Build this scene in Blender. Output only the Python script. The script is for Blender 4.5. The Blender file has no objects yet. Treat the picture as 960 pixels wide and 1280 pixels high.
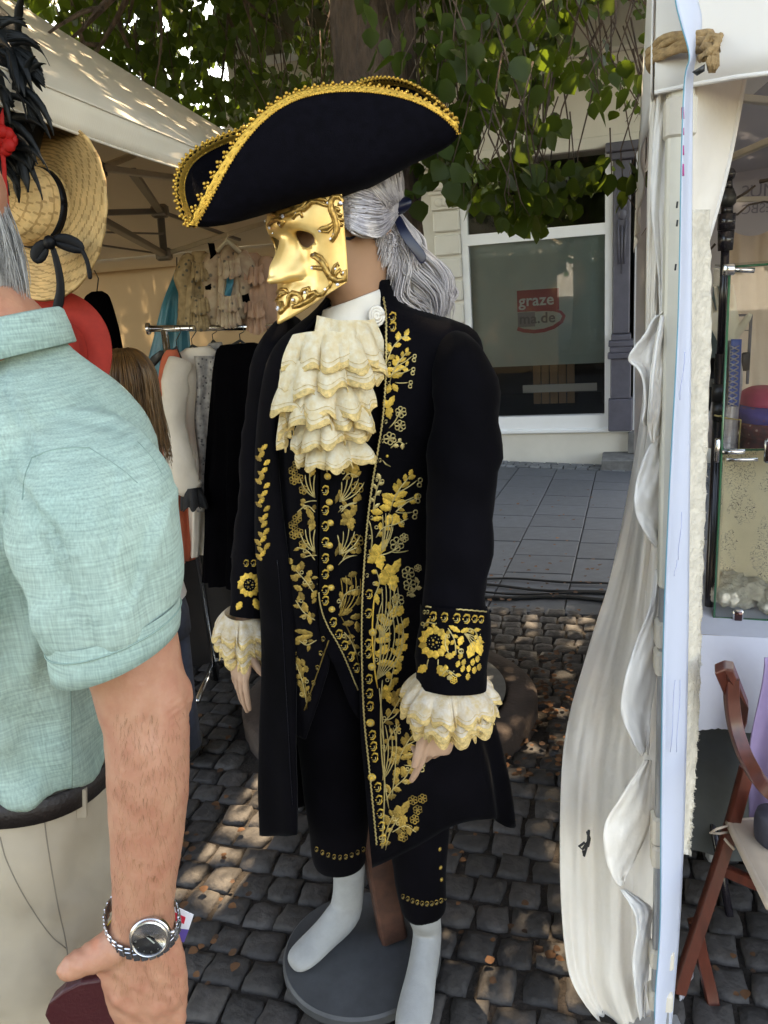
import bpy, math, random
from mathutils import Vector, Matrix, noise
from mathutils.bvhtree import BVHTree
random.seed(7)
S = bpy.context.scene
COL = S.collection
V3 = Vector
PI = math.pi
R = math.radians

# ------------------------------------------------------------------ camera, sky, sun, exposure
CAM_H = 1.65
CAM_PITCH = 16.5
CAM_ROLL = 4.5
F = 1000.0                      # focal length in pixels of the 960 x 1280 photograph
cam_d = bpy.data.cameras.new('camera')
cam = bpy.data.objects.new('camera', cam_d)
COL.objects.link(cam)
RM = Matrix.Rotation(R(90 - CAM_PITCH), 3, 'X') @ Matrix.Rotation(R(-CAM_ROLL), 3, 'Z')
CP = V3((0, 0, CAM_H))
cam.matrix_world = Matrix.Translation(CP) @ RM.to_4x4()
cam_d.sensor_fit = 'VERTICAL'
cam_d.sensor_height = 36.0
cam_d.lens = F / 1280 * 36.0
cam_d.clip_start = 0.02
cam_d.clip_end = 500
cam_d.dof.use_dof = False
S.camera = cam

SUN_ELEV, SUN_AZ = 56.0, 22.0     # azimuth clockwise from +Y, the viewing direction
w = bpy.data.worlds.new('World')
S.world = w
w.use_nodes = True
nt = w.node_tree
bg = nt.nodes['Background']
sky = nt.nodes.new('ShaderNodeTexSky')
sky.sky_type = 'NISHITA'
sky.sun_disc = False
sky.sun_elevation = R(SUN_ELEV)
sky.sun_rotation = R(SUN_AZ)
sky.air_density = 1.0
sky.dust_density = 1.5
sky.ozone_density = 1.0
nt.links.new(sky.outputs[0], bg.inputs[0])
bg.inputs[1].default_value = 0.15
sd = bpy.data.lights.new('sun', 'SUN')
sun = bpy.data.objects.new('sun', sd)
COL.objects.link(sun)
sd.energy = 2.0
sd.angle = R(0.5)
sd.color = (1.0, 0.95, 0.86)
sdir = V3((math.sin(R(SUN_AZ)) * math.cos(R(SUN_ELEV)), math.cos(R(SUN_AZ)) * math.cos(R(SUN_ELEV)), math.sin(R(SUN_ELEV))))
sun.rotation_euler = sdir.to_track_quat('Z', 'Y').to_euler()
sun.location = (0, 0, 30)
S.view_settings.view_transform = 'Standard'
S.view_settings.look = 'None'
S.view_settings.exposure = 3.25
S.view_settings.gamma = 1.0
S.view_settings.use_white_balance = True
S.view_settings.white_balance_temperature = 9800
S.view_settings.white_balance_tint = 14
S.view_settings.use_curve_mapping = False
S.cycles.max_bounces = 7
S.cycles.transparent_max_bounces = 16
S.cycles.caustics_reflective = False
S.cycles.caustics_refractive = False

# ------------------------------------------------------------------ measuring helpers
def ray(px, py):
    return (RM @ V3(((px - 480) / F, -(py - 640) / F, -1))).normalized()
def at(px, py, Y):
    """the point of the place seen at that pixel, Y metres ahead"""
    d = ray(px, py)
    return CP + d * (Y / d.y)
def atz(px, py, z):
    d = ray(px, py)
    return CP + d * ((z - CAM_H) / d.z)
def proj(p):
    q = RM.transposed() @ (p - CP)
    if q.z > -1e-4: return None
    return (480 + F * q.x / -q.z, 640 - F * q.y / -q.z)
def X_of(px, Y, z):
    """x so that (x, Y, z) is seen in column px"""
    k = (px - 480) / F
    a = RM.transposed()
    p0 = a @ (V3((0, Y, z)) - CP)
    dx = a @ V3((1, 0, 0))
    return (-k * p0.z - p0.x) / (dx.x + k * dx.z)
def smooth(t):
    t = max(0.0, min(1.0, t)); return t * t * (3 - 2 * t)
def lerp(a, b, t): return a + (b - a) * t
def interp(tab, t):
    """piecewise smooth interpolation of rows (key, v1, v2, ...)"""
    if t <= tab[0][0]: return tab[0][1:]
    if t >= tab[-1][0]: return tab[-1][1:]
    for i in range(len(tab) - 1):
        if tab[i][0] <= t <= tab[i + 1][0]:
            k = (t - tab[i][0]) / (tab[i + 1][0] - tab[i][0])
            p0 = tab[max(0, i - 1)]; p1 = tab[i]; p2 = tab[i + 1]; p3 = tab[min(len(tab) - 1, i + 2)]
            out = []
            for j in range(1, len(p1)):
                h = p2[0] - p1[0]
                m1 = (p2[j] - p0[j]) / max(1e-9, (p2[0] - p0[0])) * h
                m2 = (p3[j] - p1[j]) / max(1e-9, (p3[0] - p1[0])) * h
                k2, k3 = k * k, k * k * k
                out.append((2*k3-3*k2+1)*p1[j] + (k3-2*k2+k)*m1 + (-2*k3+3*k2)*p2[j] + (k3-k2)*m2)
            return out
def fbm(p, s=1.0, o=3):
    return noise.fractal(V3(p) * s, 1.0, 2.0, o)

# street frame: the shop front runs along UU, the street falls away along NN
YAW = R(17.6)
UU = V3((math.cos(YAW), -math.sin(YAW), 0))
NN = V3((math.sin(YAW), math.cos(YAW), 0))
def gz(x, y):
    n = x * NN.x + y * NN.y
    u = x * UU.x + y * UU.y
    d = n - 1.9
    z = -0.08 * (math.sqrt(d * d + 0.16) + d) / 2
    z -= 0.045 * (u + 0.9) * smooth((n - 4.2) / 4.5)
    return z

# ------------------------------------------------------------------ object helpers
WL = {}
def link(o, parent=None, loc=(0, 0, 0)):
    COL.objects.link(o)
    loc = V3(loc); WL[o.name] = loc
    if parent is not None:
        o.parent = parent
        o.location = loc - WL[parent.name]
    else:
        o.location = loc
    return o
def thing(name, label, cat, loc=(0, 0, 0), group=None, parent=None):
    o = bpy.data.objects.new(name, None)
    o.empty_display_size = 0.1
    link(o, parent, loc)
    o['label'] = label; o['category'] = cat
    if group: o['group'] = group
    return o
def tag(o, label, cat, group=None):
    o['label'] = label; o['category'] = cat
    if group: o['group'] = group
    return o
def mesh(name, V, Fc, mat=None, smooth_=True, mi=None, uv=None):
    me = bpy.data.meshes.new(name)
    me.from_pydata([tuple(v) for v in V], [], Fc)
    if smooth_: me.polygons.foreach_set('use_smooth', [True] * len(me.polygons))
    if mat is not None:
        for m in (mat if isinstance(mat, (list, tuple)) else [mat]): me.materials.append(m)
    if mi is not None: me.polygons.foreach_set('material_index', mi)
    if uv is not None:
        l = me.uv_layers.new(name='uv')
        idx = [0] * len(me.loops); me.loops.foreach_get('vertex_index', idx)
        flat = []
        for i in idx: flat.extend(uv[i])
        l.data.foreach_set('uv', flat)
    me.update()
    return me
def obj(name, V, Fc, mat=None, parent=None, smooth_=True, loc=None, kind=None, **k):
    """one mesh object; vertices are given in world space, its origin is put at loc or the middle of its foot"""
    V = [V3(v) for v in V]
    if loc is None:
        if V:
            mn = V3((min(v.x for v in V), min(v.y for v in V), min(v.z for v in V)))
            mx = V3((max(v.x for v in V), max(v.y for v in V), 0))
            loc = V3(((mn.x + mx.x) / 2, (mn.y + mx.y) / 2, mn.z))
        else: loc = V3((0, 0, 0))
    loc = V3(loc)
    me = mesh(name, [v - loc for v in V], Fc, mat, smooth_, **k)
    o = bpy.data.objects.new(name, me)
    link(o, parent, loc)
    if kind: o['kind'] = kind
    return o
class MB:
    """collects shapes into one mesh"""
    def __init__(s): s.V = []; s.F = []; s.M = []; s.uv = None
    def add(s, V, Fc, m=0):
        b = len(s.V); s.V.extend(V)
        for f in Fc: s.F.append([i + b for i in f]); s.M.append(m)
        return s
    def box(s, c, sx, sy, sz, ax=None, m=0, bev=0.0):
        """box centred at c; ax = (U, N, Z) unit axes"""
        if ax is None: ax = (V3((1, 0, 0)), V3((0, 1, 0)), V3((0, 0, 1)))
        a, b, d = ax
        c = V3(c)
        if bev <= 0:
            vs = [c + a * (i * sx / 2) + b * (j * sy / 2) + d * (k * sz / 2) for i in (-1, 1) for j in (-1, 1) for k in (-1, 1)]
            fs = [(0, 1, 3, 2), (4, 6, 7, 5), (0, 4, 5, 1), (2, 3, 7, 6), (0, 2, 6, 4), (1, 5, 7, 3)]
            return s.add(vs, fs, m)
        vs = []; fs = []
        hx, hy, hz = sx / 2, sy / 2, sz / 2
        prof = [(-1, 1), (1, 1)]
        ring = []
        for (x, y) in ((hx - bev, hy), (hx, hy - bev), (hx, -hy + bev), (hx - bev, -hy), (-hx + bev, -hy), (-hx, -hy + bev), (-hx, hy - bev), (-hx + bev, hy)):
            ring.append((x, y))
        for (zz, ins) in ((-hz, bev), (-hz + bev, 0), (hz - bev, 0), (hz, bev)):
            for (x, y) in ring:
                xx = x * (hx - ins) / hx; yy = y * (hy - ins) / hy
                vs.append(c + a * xx + b * yy + d * zz)
        for r_ in range(3):
            for i in range(8):
                j = (i + 1) % 8
                fs.append((r_ * 8 + j, r_ * 8 + i, r_ * 8 + 8 + i, r_ * 8 + 8 + j))
        fs.append(tuple(range(8))); fs.append(tuple(range(31, 23, -1)))
        return s.add(vs, fs, m)
    def bar(s, p, q, r1, r2=None, n=8, m=0, cap=True):
        if r2 is None: r2 = r1
        return s.tube([p, q], [r1, r2], n, m, cap)
    def sqbar(s, p, q, wx, wy=None, up=V3((0, 0, 1)), m=0):
        if wy is None: wy = wx
        p = V3(p); q = V3(q); d = (q - p); L = d.length; d.normalize()
        a = d.cross(up)
        if a.length < 1e-3: a = d.cross(V3((0, 1, 0)))
        a.normalize(); b = a.cross(d)
        return s.box((p + q) / 2, wx, wy, L, (a, b, d), m, min(wx, wy) * 0.12)
    def tube(s, P, r, n=8, m=0, cap=True, flat=1.0):
        P = [V3(p) for p in P]; k = len(P)
        if not isinstance(r, (list, tuple)): r = [r] * k
        V = []; Fc = []
        up = None
        for i in range(k):
            t = (P[min(k - 1, i + 1)] - P[max(0, i - 1)])
            if t.length < 1e-9: t = V3((0, 0, 1))
            t.normalize()
            if up is None:
                up = t.orthogonal().normalized()
            up = (up - t * up.dot(t))
            if up.length < 1e-6: up = t.orthogonal()
            up.normalize()
            sd_ = t.cross(up)
            for j in range(n):
                a = 2 * PI * j / n
                V.append(P[i] + (up * math.cos(a) * flat + sd_ * math.sin(a)) * r[i])
        for i in range(k - 1):
            for j in range(n):
                j2 = (j + 1) % n
                Fc.append((i * n + j, i * n + j2, (i + 1) * n + j2, (i + 1) * n + j))
        if cap:
            Fc.append(tuple(range(n - 1, -1, -1))); Fc.append(tuple((k - 1) * n + j for j in range(n)))
        return s.add(V, Fc, m)
    def ball(s, c, r, n=8, m=0, sc=(1, 1, 1), ax=None):
        c = V3(c)
        if ax is None: ax = (V3((1, 0, 0)), V3((0, 1, 0)), V3((0, 0, 1)))
        V = [c + ax[2] * (r * sc[2])]; Fc = []
        h = max(3, n // 2)
        for i in range(1, h):
            a = PI * i / h
            for j in range(n):
                b = 2 * PI * j / n
                V.append(c + ax[0] * (r * sc[0] * math.sin(a) * math.cos(b)) + ax[1] * (r * sc[1] * math.sin(a) * math.sin(b)) + ax[2] * (r * sc[2] * math.cos(a)))
        V.append(c - ax[2] * (r * sc[2])); L = len(V) - 1
        for j in range(n):
            j2 = (j + 1) % n
            Fc.append((0, 1 + j, 1 + j2))
            for i in range(h - 2):
                Fc.append((1 + i * n + j, 1 + (i + 1) * n + j, 1 + (i + 1) * n + j2, 1 + i * n + j2))
            Fc.append((L, 1 + (h - 2) * n + j2, 1 + (h - 2) * n + j))
        return s.add(V, Fc, m)
    def loft(s, rings, closed=True, cap=(True, True), m=0):
        n = len(rings[0]); V = [v for r_ in rings for v in r_]; Fc = []
        for i in range(len(rings) - 1):
            for j in range(n if closed else n - 1):
                j2 = (j + 1) % n
                Fc.append((i * n + j, i * n + j2, (i + 1) * n + j2, (i + 1) * n + j))
        if closed and cap[0]: Fc.append(tuple(range(n - 1, -1, -1)))
        if closed and cap[1]: Fc.append(tuple((len(rings) - 1) * n + j for j in range(n)))
        return s.add(V, Fc, m)
    def grid(s, fn, nu, nv, m=0):
        V = [fn(i / nu, j / nv) for j in range(nv + 1) for i in range(nu + 1)]
        Fc = [(j * (nu + 1) + i, j * (nu + 1) + i + 1, (j + 1) * (nu + 1) + i + 1, (j + 1) * (nu + 1) + i) for j in range(nv) for i in range(nu)]
        return s.add(V, Fc, m)
    def disc(s, c, ax, r, n=24, m=0, h=0.0, bev=0.0):
        """flat cylinder, ax = (U, N, Z): Z is its axis"""
        c = V3(c); rings = []
        prof = [(r, 0), (r, h)] if bev <= 0 else [(r - bev, 0), (r, bev), (r, h - bev), (r - bev, h)]
        for (rr, hh) in prof:
            rings.append([c + ax[0] * (rr * math.cos(2*PI*i/n)) + ax[1] * (rr * math.sin(2*PI*i/n)) + ax[2] * hh for i in range(n)])
        return s.loft(rings, True, (True, True), m)
    def build(s, name, mat, parent=None, smooth_=True, loc=None, kind=None, sharp=None):
        o = obj(name, s.V, s.F, mat, parent, smooth_, loc, kind, mi=(s.M if isinstance(mat, (list, tuple)) else None))
        if sharp is not None: sharpen(o, sharp)
        return o
def sharpen(o, ang=40):
    me = o.data
    try: me.set_sharp_from_angle(angle=R(ang))
    except Exception: pass
def ell(c, a, b, n=32, yaw=0.0, pw=2.0, f=None):
    """ellipse ring in the horizontal plane, angle 0 faces the camera (-Y), positive towards +X"""
    out = []
    ca, sa = math.cos(yaw), math.sin(yaw)
    for i in range(n):
        t = 2 * PI * i / n
        x = math.copysign(abs(math.sin(t)) ** (2 / pw), math.sin(t)); y = -math.copysign(abs(math.cos(t)) ** (2 / pw), math.cos(t))
        k = 1.0 if f is None else f(t)
        x *= a * k; y *= b * k
        out.append(V3((c[0] + x * ca - y * sa, c[1] + x * sa + y * ca, c[2])))
    return out
def solidify(o, th, off=-1):
    m = o.modifiers.new('thickness', 'SOLIDIFY'); m.thickness = th; m.offset = off; m.use_rim = True
    return o
def subsurf(o, l=1):
    m = o.modifiers.new('smooth', 'SUBSURF'); m.levels = l; m.render_levels = l
    return o
def bake(o):
    """apply an object's modifiers without operators"""
    dg = bpy.context.evaluated_depsgraph_get(); dg.update()
    ev = o.evaluated_get(dg)
    me = bpy.data.meshes.new_from_object(ev, depsgraph=dg)
    o.modifiers.clear()
    old = o.data; o.data = me
    return o
def remesh(o, vox, sm=6):
    m = o.modifiers.new('r', 'REMESH'); m.mode = 'VOXEL'; m.voxel_size = vox; m.use_smooth_shade = True
    if sm:
        s_ = o.modifiers.new('s', 'SMOOTH'); s_.factor = 0.5; s_.iterations = sm
    return bake(o)
def bvh_of(objs):
    V = []; Fc = []
    for o in objs:
        b = len(V); l = WL[o.name]
        V.extend([v.co + l for v in o.data.vertices])
        Fc.extend([[i + b for i in p.vertices] for p in o.data.polygons])
    return BVHTree.FromPolygons(V, Fc)
def instance(src, loc, rot=(0, 0, 0), scale=(1, 1, 1), parent=None, name=None, wl=None):
    c = src.copy()
    COL.objects.link(c)
    if parent is not None:
        c.parent = parent; c.location = V3(loc) - WL[parent.name]
    else: c.location = loc
    c.rotation_euler = rot; c.scale = scale
    WL[c.name] = V3(loc)
    return c

# ------------------------------------------------------------------ materials
def mat(name, col, rough=0.6, metal=0.0, var=0.0, vscale=8.0, col2=None, bump=0.0, bscale=60.0, sheen=0.0,
        trans=0.0, tcol=None, weave=0.0, wscale=600.0, spec=0.5, coat=0.0, bdist=0.002, alpha=None, sss=0.0, rvar=0.0, stretch=None, detail=5):
    m = bpy.data.materials.new(name); m.use_nodes = True
    t = m.node_tree; N = t.nodes; L = t.links
    b = N['Principled BSDF']
    b.inputs['Base Color'].default_value = (*col, 1)
    b.inputs['Roughness'].default_value = rough
    b.inputs['Metallic'].default_value = metal
    b.inputs['Specular IOR Level'].default_value = spec
    if sheen: b.inputs['Sheen Weight'].default_value = sheen; b.inputs['Sheen Roughness'].default_value = 0.35
    if coat: b.inputs['Coat Weight'].default_value = coat; b.inputs['Coat Roughness'].default_value = 0.15
    if sss:
        b.inputs['Subsurface Weight'].default_value = sss; b.inputs['Subsurface Scale'].default_value = 0.02
        b.inputs['Subsurface Radius'].default_value = (1.0, 0.35, 0.2)
    if alpha is not None: b.inputs['Alpha'].default_value = alpha
    tc = N.new('ShaderNodeTexCoord')
    src = tc.outputs['Object']
    if stretch:
        mp = N.new('ShaderNodeMapping'); mp.inputs['Scale'].default_value = stretch
        L.new(src, mp.inputs[0]); src = mp.outputs[0]
    colout = None
    if var or col2:
        nz = N.new('ShaderNodeTexNoise'); nz.inputs['Scale'].default_value = vscale; nz.inputs['Detail'].default_value = detail
        nz.inputs['Roughness'].default_value = 0.62
        L.new(src, nz.inputs['Vector'])
        mx = N.new('ShaderNodeMix'); mx.data_type = 'RGBA'
        rp = N.new('ShaderNodeMapRange'); rp.inputs[1].default_value = 0.32; rp.inputs[2].default_value = 0.68
        L.new(nz.outputs[0], rp.inputs[0]); L.new(rp.outputs[0], mx.inputs[0])
        c2 = col2 if col2 else tuple(c * (1 - var) for c in col)
        c1 = col if col2 else tuple(min(1, c * (1 + var)) for c in col)
        mx.inputs[6].default_value = (*c1, 1); mx.inputs[7].default_value = (*c2, 1)
        L.new(mx.outputs[2], b.inputs['Base Color']); colout = mx.outputs[2]
        if rvar:
            r2 = N.new('ShaderNodeMapRange'); r2.inputs[3].default_value = rough - rvar; r2.inputs[4].default_value = rough + rvar
            L.new(rp.outputs[0], r2.inputs[0]); L.new(r2.outputs[0], b.inputs['Roughness'])
    nrm = None
    if bump:
        nz2 = N.new('ShaderNodeTexNoise'); nz2.inputs['Scale'].default_value = bscale; nz2.inputs['Detail'].default_value = 4
        L.new(src, nz2.inputs['Vector'])
        bp = N.new('ShaderNodeBump'); bp.inputs['Strength'].default_value = bump; bp.inputs['Distance'].default_value = bdist
        L.new(nz2.outputs[0], bp.inputs['Height']); nrm = bp.outputs[0]
    if weave:
        h = []
        for dr in ('X', 'Z'):
            wv = N.new('ShaderNodeTexWave'); wv.bands_direction = dr; wv.inputs['Scale'].default_value = wscale / 6.28
            wv.inputs['Distortion'].default_value = 1.5; wv.inputs['Detail'].default_value = 1; wv.inputs['Detail Scale'].default_value = 3
            L.new(src, wv.inputs['Vector']); h.append(wv.outputs['Fac'])
        ad = N.new('ShaderNodeMath'); ad.operation = 'ADD'; L.new(h[0], ad.inputs[0]); L.new(h[1], ad.inputs[1])
        bp2 = N.new('ShaderNodeBump'); bp2.inputs['Strength'].default_value = weave; bp2.inputs['Distance'].default_value = 0.0006
        L.new(ad.outputs[0], bp2.inputs['Height'])
        if nrm is not None: L.new(nrm, bp2.inputs['Normal'])
        nrm = bp2.outputs[0]
    if nrm is not None: L.new(nrm, b.inputs['Normal'])
    if trans:
        tr = N.new('ShaderNodeBsdfTranslucent'); ms = N.new('ShaderNodeMixShader'); ms.inputs[0].default_value = trans
        tr.inputs[0].default_value = (*(tcol or col), 1)
        if nrm is not None: L.new(nrm, tr.inputs['Normal'])
        if colout is not None and tcol is None: L.new(colout, tr.inputs[0])
        L.new(b.outputs[0], ms.inputs[1]); L.new(tr.outputs[0], ms.inputs[2]); L.new(ms.outputs[0], N['Material Output'].inputs[0])
    return m
def nodes(m): return m.node_tree.nodes, m.node_tree.links
def per_object(m, amt=0.25):
    """each stone or board gets its own shade"""
    N, L = nodes(m); b = N['Principled BSDF']
    oi = N.new('ShaderNodeObjectInfo'); hs = N.new('ShaderNodeHueSaturation')
    mr = N.new('ShaderNodeMapRange'); mr.inputs[3].default_value = 1 - amt; mr.inputs[4].default_value = 1 + amt
    L.new(oi.outputs['Random'], mr.inputs[0]); L.new(mr.outputs[0], hs.inputs['Value'])
    if b.inputs['Base Color'].links: L.new(b.inputs['Base Color'].links[0].from_socket, hs.inputs['Color'])
    else: hs.inputs['Color'].default_value = b.inputs['Base Color'].default_value
    L.new(hs.outputs[0], b.inputs['Base Color'])
    return m
def glass(name, tint=(0.9, 0.95, 0.93), refl=0.08, rough=0.0, a=0.0):
    """thin clear pane: mostly see-through, mirror-like at a glance"""
    m = bpy.data.materials.new(name); m.use_nodes = True
    N, L = nodes(m); N.remove(N['Principled BSDF'])
    tr = N.new('ShaderNodeBsdfTransparent'); tr.inputs[0].default_value = (*tint, 1)
    gl = N.new('ShaderNodeBsdfGlossy'); gl.inputs['Roughness'].default_value = rough
    fr = N.new('ShaderNodeFresnel'); fr.inputs[0].default_value = 1.5
    ad = N.new('ShaderNodeMath'); ad.operation = 'ADD'; ad.use_clamp = True; ad.inputs[1].default_value = refl
    L.new(fr.outputs[0], ad.inputs[0])
    ms = N.new('ShaderNodeMixShader'); L.new(ad.outputs[0], ms.inputs[0]); L.new(tr.outputs[0], ms.inputs[1]); L.new(gl.outputs[0], ms.inputs[2])
    L.new(ms.outputs[0], N['Material Output'].inputs[0])
    return m
M = {}
M['cobble'] = per_object(mat('granite_sett', (0.048, 0.042, 0.038), 0.75, var=0.35, vscale=22, bump=0.9, bscale=45, bdist=0.006), 0.32)
M['joint'] = mat('joint_earth', (0.022, 0.016, 0.012), 0.95, var=0.5, vscale=5, bump=1, bscale=90, bdist=0.01)
M['slab'] = per_object(mat('paving_slab', (0.066, 0.073, 0.084), 0.8, var=0.12, vscale=14, bump=0.4, bscale=160), 0.10)
M['concrete'] = mat('old_concrete', (0.060, 0.042, 0.034), 0.9, var=0.3, vscale=7, bump=0.8, bscale=60, bdist=0.004)
M['zinc'] = mat('galvanised_steel', (0.16, 0.165, 0.17), 0.5, metal=0.6, var=0.2, vscale=20)
M['bark'] = mat('bark', (0.15, 0.098, 0.072), 0.95, col2=(0.055, 0.038, 0.030), vscale=22, bump=1.0, bscale=34, bdist=0.035, stretch=(1, 1, 0.35))
M['leaf'] = mat('leaf', (0.045, 0.080, 0.013), 0.45, var=0.5, vscale=2.8, trans=0.40, tcol=(0.12, 0.18, 0.018), spec=0.3)
M['dry_leaf'] = mat('dry_leaf', (0.30, 0.13, 0.04), 0.8, var=0.5, vscale=9)
M['facade'] = mat('cream_stucco', (0.58, 0.56, 0.51), 0.85, var=0.06, vscale=2.5, bump=0.15, bscale=120)
M['facade_white'] = mat('white_paint', (0.72, 0.74, 0.76), 0.5, var=0.03, vscale=3)
M['iron'] = mat('painted_cast_iron', (0.075, 0.075, 0.10), 0.5, var=0.15, vscale=8)
M['stone'] = mat('step_stone', (0.13, 0.13, 0.13), 0.85, var=0.3, vscale=10, bump=0.5)
M['cable'] = mat('black_rubber', (0.02, 0.02, 0.02), 0.6)
# ================================================================== THE SETTING
# ground: one sheet, earth between the stones
def build_ground():
    ns = []
    v = -30.0
    coords = []
    xs = [-120, -60, -30, -15] + [-8 + 0.25 * i for i in range(65)] + [15, 30, 60, 120]
    ys = [-120, -60, -30, -12, -6] + [-3 + 0.2 * i for i in range(81)] + [16, 20, 30, 60, 120]
    V = []; Fc = []
    for y in ys:
        for x in xs:
            z = gz(x, min(y, 14)) if y > -50 else 0
            if abs(x) > 9: z = gz(math.copysign(9, x), min(y, 14))
            V.append((x, y, z - 0.012))
    nx = len(xs)
    for j in range(len(ys) - 1):
        for i in range(nx - 1): Fc.append((j*nx+i, j*nx+i+1, (j+1)*nx+i+1, (j+1)*nx+i))
    g = obj('ground', V, Fc, M['joint'], loc=(0, 0, 0), kind='structure')
    return g
ground = build_ground()

def sett_mesh(seed, lx, ly, h=0.05):
    """one rounded, uneven granite sett about lx by ly, top near z = 0"""
    rnd = random.Random(seed)
    ring_n = 12
    V = []; Fc = []
    pts = []
    for i in range(ring_n):
        a = 2 * PI * (i + 0.5) / ring_n
        c, s_ = math.cos(a), math.sin(a)
        k = 1.0 / max(abs(c) ** 9 + abs(s_) ** 9, 1e-6) ** (1 / 9)
        kk = k * (1 + rnd.uniform(-0.10, 0.05))
        pts.append((c * kk * lx / 2, s_ * kk * ly / 2))
    for (sc, z) in ((1.0, -h), (1.0, -0.012), (0.955, -0.0025), (0.60, 0.002)):
        for (x, y) in pts: V.append((x * sc, y * sc, z + rnd.uniform(-0.0032, 0.0032)))
    V.append((0, 0, 0.004 + rnd.uniform(-.001, .002)))
    for r_ in range(3):
        for i in range(ring_n):
            j = (i + 1) % ring_n
            Fc.append((r_*ring_n+i, r_*ring_n+j, (r_+1)*ring_n+j, (r_+1)*ring_n+i))
    for i in range(ring_n): Fc.append((3*ring_n+i, 3*ring_n+(i+1) % ring_n, 4*ring_n))
    return V, Fc
RING_C = atz(487, 872, -0.02); RING_C.z = gz(RING_C.x, RING_C.y)
RING_R = 0.60
def build_cobbles():
    kinds = []
    for k in range(9):
        V, Fc = sett_mesh(k, 0.094, 0.091)
        me = mesh('cobblestone', V, Fc, M['cobble'])
        kinds.append((me, V, Fc))
    spots = []
    rnd = random.Random(3)
    n = -1.2
    row = 0
    while n < 4.02:
        step = 0.098 + rnd.uniform(-0.004, 0.004)
        u = -4.4 + rnd.uniform(0, 0.1)
        while u < 3.4:
            w_ = 0.098 + rnd.uniform(-0.014, 0.016)
            nn = n + 0.018 * math.sin(u * 2.3 + row * 0.25) + rnd.uniform(-0.004, 0.004)
            p = UU * (u + w_ / 2) + NN * (nn + step / 2)
            u += w_
            if (V3((p.x, p.y, 0)) - V3((RING_C.x, RING_C.y, 0))).length < RING_R + 0.03: continue
            spots.append((p.x, p.y, w_ / 0.098, step / 0.098))
        n += step; row += 1
    vis = []
    for s_ in spots:
        q = proj(V3((s_[0], s_[1], gz(s_[0], s_[1]))))
        inside = q is not None and -20 < q[0] < 980 and 600 < q[1] < 1310
        near = (V3((s_[0], s_[1], 0)) - V3((0, 0, 0))).length
        # stones hidden by the big figures come after the open ones
        if inside:
            hid = (q[0] < 215) or (q[0] > 860 and q[1] < 1080) or (690 < q[0] < 860) or (340 < q[0] < 560 and q[1] < 1050)
            near += 6 if hid else 0
        else: near += 20
        vis.append((near, s_))
    vis.sort(key=lambda a: a[0])
    rest = MB()
    for k, (d, s_) in enumerate(vis):
        x, y, a, b = s_
        kind = kinds[rnd.randrange(9)]
        z = gz(x, y) + rnd.uniform(-0.004, 0.004)
        rot = -YAW + rnd.uniform(-0.09, 0.09) + rnd.choice((0, PI / 2, PI, -PI / 2)) * 1.0
        tx, ty = rnd.uniform(-0.03, 0.03) , rnd.uniform(-0.03, 0.03)
        if k < 298:
            o = bpy.data.objects.new('cobblestone', kind[0])
            COL.objects.link(o); o.parent = ground
            o.location = (x, y, z); o.rotation_euler = (tx - 0.08 * (y > 1.9), ty, rot); o.scale = (a, b, 1)
        else:
            if y < -0.6 or abs(x) > 3.3: continue
            ca, sa = math.cos(rot), math.sin(rot)
            rest.add([V3((x + (vx * ca - vy * sa) * a, y + (vx * sa + vy * ca) * b, z + vz + (tx * vy + ty * vx))) for (vx, vy, vz) in kind[1]], kind[2])
    rest.build('cobblestones', M['cobble2'], ground, kind='stuff')
def island_random(m, amt):
    """joined stones: each loose piece its own shade"""
    N, L = nodes(m); b = N['Principled BSDF']
    gi = N.new('ShaderNodeNewGeometry'); hs = N.new('ShaderNodeHueSaturation')
    mr = N.new('ShaderNodeMapRange'); mr.inputs[3].default_value = 1 - amt; mr.inputs[4].default_value = 1 + amt
    L.new(gi.outputs['Random Per Island'], mr.inputs[0]); L.new(mr.outputs[0], hs.inputs['Value'])
    if b.inputs['Base Color'].links: L.new(b.inputs['Base Color'].links[0].from_socket, hs.inputs['Color'])
    else: hs.inputs['Color'].default_value = b.inputs['Base Color'].default_value
    L.new(hs.outputs[0], b.inputs['Base Color'])
    return m
M['cobble2'] = island_random(mat('granite_sett_mass', (0.048, 0.042, 0.038), 0.75, var=0.35, vscale=22, bump=0.9, bscale=45, bdist=0.006), 0.32)
build_cobbles()

# paving slabs of the pavement beyond, in courses running away from the camera, and a strip of small setts along the wall
FP = at(700, 592, 9.0)                     # a point at the foot of the shop front
FN = FP.dot(NN)                            # its distance along NN
def gpt(u, n, dz=0.0):
    p = UU * u + NN * n
    return V3((p.x, p.y, gz(p.x, p.y) + dz))
def slab(u0, u1, n0, n1, name, m, g=0.004, th=0.05, dz=0.0):
    b = MB()
    rnd = random.Random(int(u0 * 977 + n0 * 131))
    t = dz + rnd.uniform(-0.0015, 0.0015)
    u0 += g; u1 -= g; n0 += g; n1 -= g; e = 0.005
    V = []
    for (a0, a1, b0, b1, z) in ((u0, u1, n0, n1, t - th), (u0, u1, n0, n1, t - e), (u0 + e, u1 - e, n0 + e, n1 - e, t)):
        V += [gpt(a0, b0, z), gpt(a1, b0, z), gpt(a1, b1, z), gpt(a0, b1, z)]
    Fc = []
    for r_ in (0, 4):
        for i in range(4):
            j = (i + 1) % 4
            Fc.append((r_+i, r_+j, r_+4+j, r_+4+i))
    Fc.append((8, 9, 10, 11))
    return V, Fc
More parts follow.
